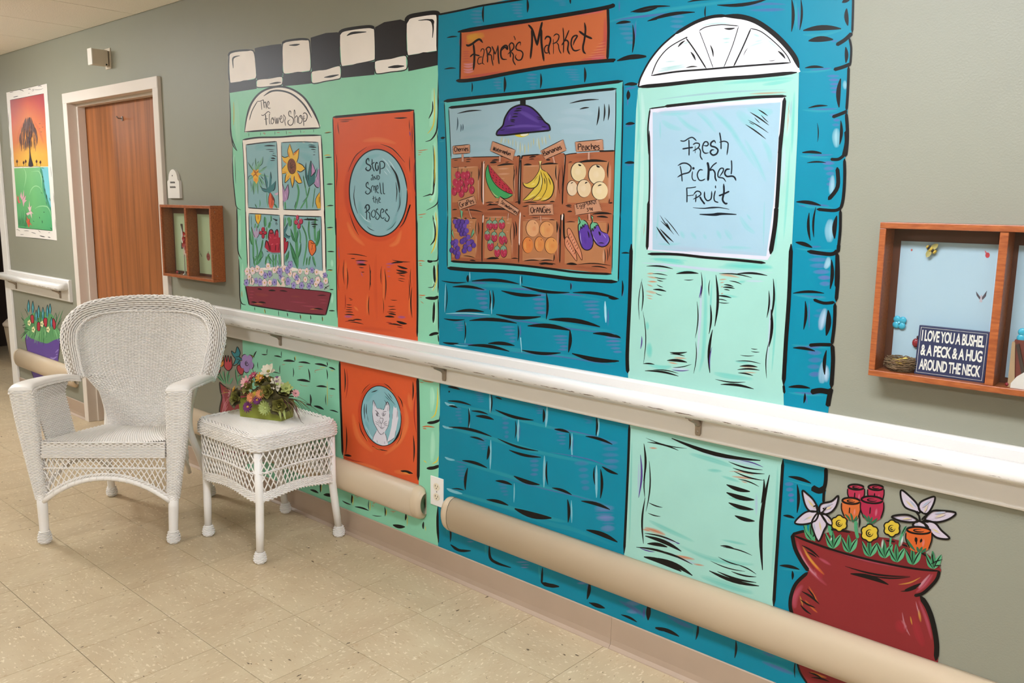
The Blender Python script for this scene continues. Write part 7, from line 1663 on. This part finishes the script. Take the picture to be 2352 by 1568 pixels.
for i in range(14):
    blade((RF.uniform(-.05, .07), RF.uniform(-.02, .02), .12), (RF.uniform(-.5, .5), RF.uniform(-.6, .2), 1), RF.uniform(.06, .11), .0035, .1, RF.choice(['brown', 'green', 'olive', 'gold']))
for i in range(30):
    x = RF.uniform(-.09, .10)
    blade((x, RF.uniform(-.03, .03), .085), (RF.uniform(-1, 1), RF.uniform(-.7, .5), RF.uniform(.3, 1)), RF.uniform(.05, .08), .011, RF.uniform(.2, .6), RF.choice(['olive_dark', 'green', 'olive', 'olive_dark']), 'leaf')
for x, y in ((.10, -.05), (.118, -.045)): blade((x, y, .06), (.7, -.7, -.4), .06, .010, .3, 'lime', 'leaf')

# ================================================================== SHADOW BOXES
def cherry():
    m = bpy.data.materials.new('cherry_wood'); m.use_nodes = True
    nt = m.node_tree; N = nt.nodes; L = nt.links; b = N['Principled BSDF']
    tc = N.new('ShaderNodeTexCoord'); mp = N.new('ShaderNodeMapping'); mp.inputs['Scale'].default_value = (6, 30, 30)
    L.new(tc.outputs['Object'], mp.inputs['Vector'])
    t = N.new('ShaderNodeTexNoise'); t.inputs['Scale'].default_value = 6; t.inputs['Detail'].default_value = 5; L.new(mp.outputs[0], t.inputs['Vector'])
    cr = N.new('ShaderNodeValToRGB'); cr.color_ramp.elements[0].color = (*hexl('#86421f'), 1); cr.color_ramp.elements[1].color = (*hexl('#ab5f30'), 1)
    cr.color_ramp.elements[0].position = .3; cr.color_ramp.elements[1].position = .7
    L.new(t.outputs[0], cr.inputs[0]); L.new(cr.outputs[0], b.inputs['Base Color']); b.inputs['Roughness'].default_value = .35; b.inputs['Coat Weight'].default_value = .2
    return m
M_CHERRY = cherry()
def glass_mat():
    m = bpy.data.materials.new('clear_cover'); m.use_nodes = True
    nt = m.node_tree; N = nt.nodes; L = nt.links; N.remove(N['Principled BSDF'])
    g = N.new('ShaderNodeBsdfGlossy'); g.inputs['Roughness'].default_value = .03; g.inputs[0].default_value = (1, 1, 1, 1)
    tr = N.new('ShaderNodeBsdfTransparent'); tr.inputs[0].default_value = (.96, .97, .96, 1)
    lw = N.new('ShaderNodeLayerWeight'); pw = N.new('ShaderNodeMath'); pw.operation = 'POWER'; pw.inputs[1].default_value = 4.0; L.new(lw.outputs['Facing'], pw.inputs[0])
    fr = N.new('ShaderNodeMapRange'); fr.inputs[3].default_value = .025; fr.inputs[4].default_value = .6; L.new(pw.outputs[0], fr.inputs[0])
    mx = N.new('ShaderNodeMixShader'); L.new(fr.outputs[0], mx.inputs[0]); L.new(tr.outputs[0], mx.inputs[1]); L.new(g.outputs[0], mx.inputs[2])
    L.new(mx.outputs[0], N['Material Output'].inputs[0]); return m
M_GLASS = glass_mat()
BW, BZ0, BZ1, BD, BT = .52, 1.033, 1.402, .067, .0145
def shadow_box(x0, label, paper):
    t = empty('shadow_box', (x0+BW/2, 0, BZ0)); tag(t, label, 'shadow box')
    h = BZ1-BZ0; w2 = BW/2
    MB().rbox(-w2, w2, -BD, -.0005, 0, BT, .0015).build('bottom_rail', M_CHERRY, t)
    MB().rbox(-w2, w2, -BD, -.0005, h-BT, h, .0015).build('top_rail', M_CHERRY, t)
    MB().rbox(-w2, -w2+BT, -BD+.0003, -.001, BT, h-BT, .0015).build('side_rail', M_CHERRY, t)
    MB().rbox(w2-BT, w2, -BD+.0003, -.001, BT, h-BT, .0015).build('side_rail', M_CHERRY, t)
    MB().rbox(-.0065, .0110, -BD+.003, -.001, BT, h-BT, .0015).build('divider', M_CHERRY, t)
    MB().box(-w2+BT, w2-BT, -.006, -.001, BT, h-BT).build('back_panel', mat('dark_cherry_back', '#5a2f1c', rough=.5), t)
    for s_ in (-1, 1):
        a = -w2+BT+.018 if s_ < 0 else .0095+.012; b = -.0095-.004 if s_ < 0 else w2-BT-.014
        MB().box(a, b, -.0085, -.0065, .028, h-BT-.030).build('backing_sheet', paper, t)
    for s_ in (-1, 1):
        a = -w2+BT if s_ < 0 else .0095; b = -.0095 if s_ < 0 else w2-BT
        MB().box(a, b, -BD+.006, -BD+.008, BT, h-BT).build('glass_pane', M_GLASS, t)
    for z_ in (.03, h-.03): MB().ball((w2, -.045, z_), .0022, 6).build('nail', M_STEEL, t)
    return t
shadow_box(-4.359, 'wooden two-part shadow box with green backing beside the wooden door', mat('pale_green_paper', '#b5c29c', rough=.8, noise=.03))
shadow_box(-.715, 'wooden two-part shadow box with blue backing right of the teal mural', mat('pale_blue_paper', '#a9bfcb', rough=.8, noise=.04, nscale=10))
FL = BZ0+BT
M_NAVY = mat('navy_sign_face', '#23284f', rough=.5, noise=.06)
M_CREAM = mat('cream_letters', '#e4ddd2', rough=.6)
# ---- word sign in the right-hand box
sg3 = empty('word_sign', (-.5425, -.042, FL)); tag(sg3, 'navy block sign reading I love you a bushel and a peck', 'sign')
sw, sh = .0755, .116
board = MB().rbox(-sw, sw, 0, .016, 0, sh, .001).build('board', M_NAVY, sg3)
bl_ = MB()
for a in ((-sw+.0045, sw-.0045, .0045, .0052), (-sw+.0045, sw-.0045, sh-.0052, sh-.0045)): bl_.box(a[0], a[1], -.0006, .0002, a[2], a[3])
for xx in (-sw+.0045, sw-.0052): bl_.box(xx, xx+.0007, -.0006, .0002, .0045, sh-.0045)
bl_.build('border_line', M_CREAM, board)
def text_mesh(name, body, width, height, x, z, parent, m, depth=.0006):
    cu = bpy.data.curves.new(name, 'FONT'); cu.body = body; cu.size = 1; cu.offset = .028; cu.resolution_u = 3; cu.space_character = .92
    o = bpy.data.objects.new(name, cu); COL.objects.link(o); bpy.context.view_layer.update()
    dg = bpy.context.evaluated_depsgraph_get(); me = bpy.data.meshes.new_from_object(o.evaluated_get(dg))
    COL.objects.unlink(o); bpy.data.objects.remove(o)
    c = np.array([v.co[:] for v in me.vertices]); lo, hi = c.min(0), c.max(0)
    for v in me.vertices:
        v.co = Vector((x+(v.co.x-(lo[0]+hi[0])/2)/(hi[0]-lo[0])*width, -depth, z+(v.co.y-lo[1])/(hi[1]-lo[1])*height))
    me.materials.clear(); me.materials.append(m)
    return link(name, me, None, parent)
text_mesh('lettering', 'I LOVE YOU A BUSHEL', .134, .0265, 0, .0795, board, M_CREAM)
text_mesh('lettering', '& A PECK & A HUG', .132, .0265, 0, .0455, board, M_CREAM)
text_mesh('lettering', 'AROUND THE NECK', .132, .0265, 0, .0115, board, M_CREAM)
sg3.rotation_euler = (math.radians(-4), 0, math.radians(-1))
# ---- nest and bird
ns = empty('bird_nest', (-.652, -.034, FL)); tag(ns, 'little brown twig nest at the lower left of the blue shadow box', 'nest')
RN = random.Random(2)
for part_, cnt, r_, h_ in (('twig_ring', 200, .033, .034), ('nest_floor', 40, .018, .006)):
    m = MB()
    for i in range(cnt):
        a0 = RN.uniform(0, 6.28); da = RN.uniform(.6, 1.6); rr_ = r_+RN.uniform(-.006, .0055); z0 = RN.uniform(.002, h_)
        f_ = .55+.45*min(1, z0/.012)
        m.tube([(rr_*f_*math.cos(a0+da*t), rr_*f_*math.sin(a0+da*t)*.8, z0+RN.uniform(-.002, .002)) for t in (0, .25, .5, .75, 1)], .0008, 4)
    m.build(part_, mat('dry_twig_'+part_, '#7a5f42' if part_ == 'twig_ring' else '#5a4430', rough=.8, noise=.2, nscale=90), ns)
bd2 = empty('toy_bird', (-.650, -.036, FL+.014)); tag(bd2, 'tiny yellow toy bird sitting in the twig nest', 'toy bird')
MY = mat('bird_yellow', '#d8b43a', rough=.7, noise=.1, nscale=200)
MB().ball((0, 0, .009), .011, 12, (1.2, .9, .8)).build('body', MY, bd2, True)
MB().ball((.010, -.004, .015), .0072, 12).build('head', mat('bird_head', '#dcc05a', rough=.7), bd2, True)
MB().lathe([(.0018, 0), (.0001, .004)], 6, (.017, -.007, .013)).build('beak', mat('bird_beak', '#9a6a2c', rough=.5), bd2)
m = MB(); m.prism([(-.026, .008), (-.008, .004), (-.006, .012), (-.018, .016)], -.003, .003); m.build('tail', mat('bird_tail', '#a8963c', rough=.7), bd2)
MB().ball((.015, -.008, .017), .001, 6).build('eye', MATS['slot_black'], bd2)
# ---- bee
be = empty('toy_bee', (-.612, -.0095, 1.341)); tag(be, 'striped toy bee pinned at the top of the blue shadow box', 'toy bee')
Mb = Matrix.Rotation(math.radians(35), 4, 'Y')
for i, (o_, r_, c) in enumerate(((-.010, .0045, 'bee_y'), (-.005, .0062, 'bee_b'), (0, .0068, 'bee_y'), (.005, .0062, 'bee_b'), (.010, .0056, 'bee_y'))):
    m = MB().ball((o_, -.006, 0), r_, 10, (.65, .8, 1)); m.xform(Mb); m.build('body_band', mat(c, '#c9a640' if c == 'bee_y' else '#2a2016', rough=.7), be, True)
for s_ in (-1, 1):
    m = MB(); petal(m, .020, .006, Mb @ Matrix.Translation((0, -.008, 0)) @ Matrix.Rotation(s_*math.radians(75), 4, 'Y') @ Matrix.Rotation(math.radians(90), 4, 'X'), .1, 0); m.build('wing', mat('bee_wing', '#a89a5c', rough=.4), be)
# ---- resin blossoms
def blue_flower(x, y, z, label):
    t = empty('blue_blossom', (x, y, z)); tag(t, label, 'blossom', 'blue resin blossoms')
    mb_ = mat('aqua_resin', '#3fa9c4', rough=.15, spec=.6)
    for k in range(4):
        a = math.radians(40+90*k); m = MB().ball((.0095*math.cos(a), -.004, .0095*math.sin(a)), .0088, 10, (1, .45, 1)); m.build('petal', mb_, t, True)
    MB().ball((0, -.007, 0), .003, 8).build('eye', mat('aqua_eye', '#7fd0e0', rough=.2), t, True)
blue_flower(-.669, -.0095, 1.162, 'clear blue resin blossom on the left edge of the blue backing')
# ---- small paper stickers
def sticker(name, x, z, polys, label, cat, y=-.0087):
    t = empty(name, (x, y, z)); tag(t, label, cat)
    for nm, c, po in polys: MB().prism(po, -.0008, 0).build(nm, mat('sticker_'+c, c, rough=.6), t)
    return t
def ell(cx, cz, rx, rz, n=14): return [(cx+rx*math.cos(2*math.pi*k/n), cz+rz*math.sin(2*math.pi*k/n)) for k in range(n)]
sticker('paper_ladybird', -.495, 1.335, [('wing_case', '#b8323a', ell(.001, -.002, .0045, .006)), ('tail', '#c85a60', [(-.006, .009), (-.001, .004), (-.003, .001)])], 'little red paper ladybird in the upper right of the blue backing', 'sticker')
sticker('paper_bug', -.657, 1.337, [('body', '#b8504a', ell(0, 0, .0018, .0028))], 'tiny red paper bug near the upper left of the blue backing', 'sticker')
sticker('paper_butterfly', -.498, 1.238, [('left_wing', '#4a4048', [(-.012, .012), (-.001, -.002), (-.003, -.006), (-.010, .003)]), ('right_wing', '#4a4048', [(.010, .015), (.001, -.002), (.003, -.006), (.009, .003)]), ('body', '#b8aab0', [(-.0015, .004), (.0015, .004), (.003, -.012), (-.003, -.012)])], 'grey paper butterfly above the navy word sign', 'sticker')
t = empty('red_figurine', (-.6275, -.0088, 1.105)); tag(t, 'small dark red figurine half hidden behind the navy word sign', 'figurine')
MB().ball((0, -.005, .012), .011, 10, (.8, .5, 1)).build('body', mat('figurine_red', '#8a1f2a', rough=.35), t, True)
MB().ball((.004, -.005, .026), .004, 8).build('head', mat('figurine_dark', '#3a1218', rough=.4), t, True)
# ---- right compartment things cut by the picture edge
blue_flower(-.398, -.03, 1.163, 'clear blue resin blossom on the little wooden barn')
t = empty('toy_barn', (-.392, -.028, FL)); tag(t, 'little wooden barn with dark red front in the right compartment', 'toy barn')
MB().prism([(-.024, 0), (.05, 0), (.05, .105), (-.024, .105)], -.012, .018).build('walls', mat('barn_wood', '#6a2c1e', rough=.6, noise=.15, nscale=40), t)
MB().prism([(-.028, 0), (-.014, 0), (-.022, .100), (-.028, .100)], -.016, .018).build('post', mat('barn_post', '#a98a68', rough=.7), t)
m = MB().prism([(-.020, .095), (-.014, .098), (.006, .022), (.000, .020)], -.017, -.012); m.build('brace', mat('barn_brace', '#3a2a20', rough=.6), t)
MB().prism([(.000, .0), (.02, .0), (.02, .095), (.0, .095)], -.0125, -.012).build('door', mat('barn_straw', '#b5823a', rough=.7), t)
t = empty('white_stone', (-.376, -.046, FL)); tag(t, 'smooth white rounded stone at the bottom of the right compartment', 'stone')
pl = [(-.036, 0), (.04, 0), (.04, .048), (.015, .050), (-.010, .040), (-.026, .026), (-.036, .010)]
MB().prism(pl, -.008, .008).build('stone_body', mat('stone_white', '#d8cfc6', rough=.6, noise=.08, nscale=70), t)
t = empty('red_bead', (-.421, -.042, FL)); tag(t, 'tiny red bead beside the white rounded stone', 'bead'); MB().ball((0, 0, .0045), .0045, 8).build('bead_body', MATS['figurine_red'], t, True)
# ---- left box contents
MR = mat('glossy_red', '#b81f22', rough=.25)
t = empty('red_flower_bunch', (-4.196, -.0095, 1.10)); tag(t, 'bunch of glossy red flowers with photo strips in the green shadow box', 'keepsake')
for k, (x, z, r_) in enumerate(((0, .13, .018), (.012, .105, .022), (-.008, .095, .016), (.016, .13, .016), (.004, .155, .016), (.012, .08, .014))):
    m = MB()
    for q in range(6):
        Mx = Matrix.Translation((x, -.008, z)) @ Matrix.Rotation(math.radians(90), 4, 'X') @ Matrix.Rotation(q*1.047+k, 4, 'Z') @ Matrix.Rotation(-.6, 4, 'Y'); petal(m, r_, r_*.5, Mx, .3, .3)
    m.build('bloom', MR, t, True)
MB().prism([(-.012, .055), (.006, .055), (.012, .11), (-.008, .12)], -.006, -.002).build('ribbon', MR, t)
t = empty('photo_strip', (-4.222, -.0088, 1.10)); tag(t, 'cut photograph strips in dark brown and white inside the green shadow box', 'photo')
MB().prism([(-.035, .11), (-.012, .125), (-.012, .205), (-.033, .205)], -.0012, 0).build('dark_strip', mat('photo_brown', '#3a2418', rough=.5), t)
MB().prism([(-.034, .115), (-.012, .10), (-.016, .165), (-.030, .195)], -.002, -.0012).build('white_strip', mat('photo_white', '#d8ccc4', rough=.5), t)
MB().prism([(-.038, .075), (-.018, .078), (-.020, .105), (-.036, .108)], -.0014, 0).build('lower_strip', mat('photo_grey', '#4a4238', rough=.5), t)
MB().prism([(-.016, .04), (.012, .036), (.010, .11), (-.012, .115)], -.0016, 0).build('pale_strip', mat('photo_pink', '#d0b0a0', rough=.5), t)
t = empty('leaf_sprig', (-4.172, -.0095, 1.33)); tag(t, 'dark green leaf sprig hanging beside the divider of the green shadow box', 'sprig')
for q, (x, z) in enumerate(((0, .01), (-.006, -.008), (.004, -.022), (-.004, -.034))):
    m = MB(); petal(m, .018, .006, Matrix.Translation((x, -.004, z)) @ Matrix.Rotation(math.radians(90), 4, 'X') @ Matrix.Rotation(2.4+q*.5, 4, 'Z'), .2, .1); m.build('leaf', mat('sprig_green', '#2c4a38', rough=.6), t)
t = empty('red_trinket', (-4.262, -.036, FL)); tag(t, 'small red and black trinket on the floor of the green shadow box', 'trinket')
MB().ball((0, 0, .008), .008, 10, (1.2, .8, 1)).build('bead', mat('trinket_red', '#b03038', rough=.2), t, True)
MB().ball((.016, .002, .006), .007, 10, (1.4, .8, .8)).build('base', mat('trinket_black', '#1f1614', rough=.3), t, True)
t = empty('crystal_trinket', (-4.172, -.040, FL)); tag(t, 'clear crystal stem standing against the divider of the green shadow box', 'trinket')
MB().lathe([(.011, 0), (.010, .004), (.003, .008), (.0022, .07), (.0035, .10), (.001, .105)], 10).build('stem', mat('crystal', '#b0b0a4', rough=.1, spec=.8), t, True)
sticker('paper_apple', -3.985, 1.148, [('apple', '#9a4038', ell(0, 0, .017, .019)), ('stalk', '#4a2a20', [(-.002, .018), (.002, .018), (.004, .027), (.001, .027)]), ('stripe', '#d2b8a8', [(-.010, .001), (.010, .001), (.010, .003), (-.010, .003)])], 'round red paper apple on the right green backing sheet', 'sticker')
sticker('paper_feather', -4.062, 1.16, [('quill', '#3a3a34', [(-.008, .012), (-.004, .014), (.012, -.014), (.010, -.015)]), ('vane', '#c9ccb8', [(-.010, .020), (-.006, .018), (.004, .000), (.000, .002)])], 'thin dark and white feather on the right green backing sheet', 'sticker')
bpy.context.view_layer.update()
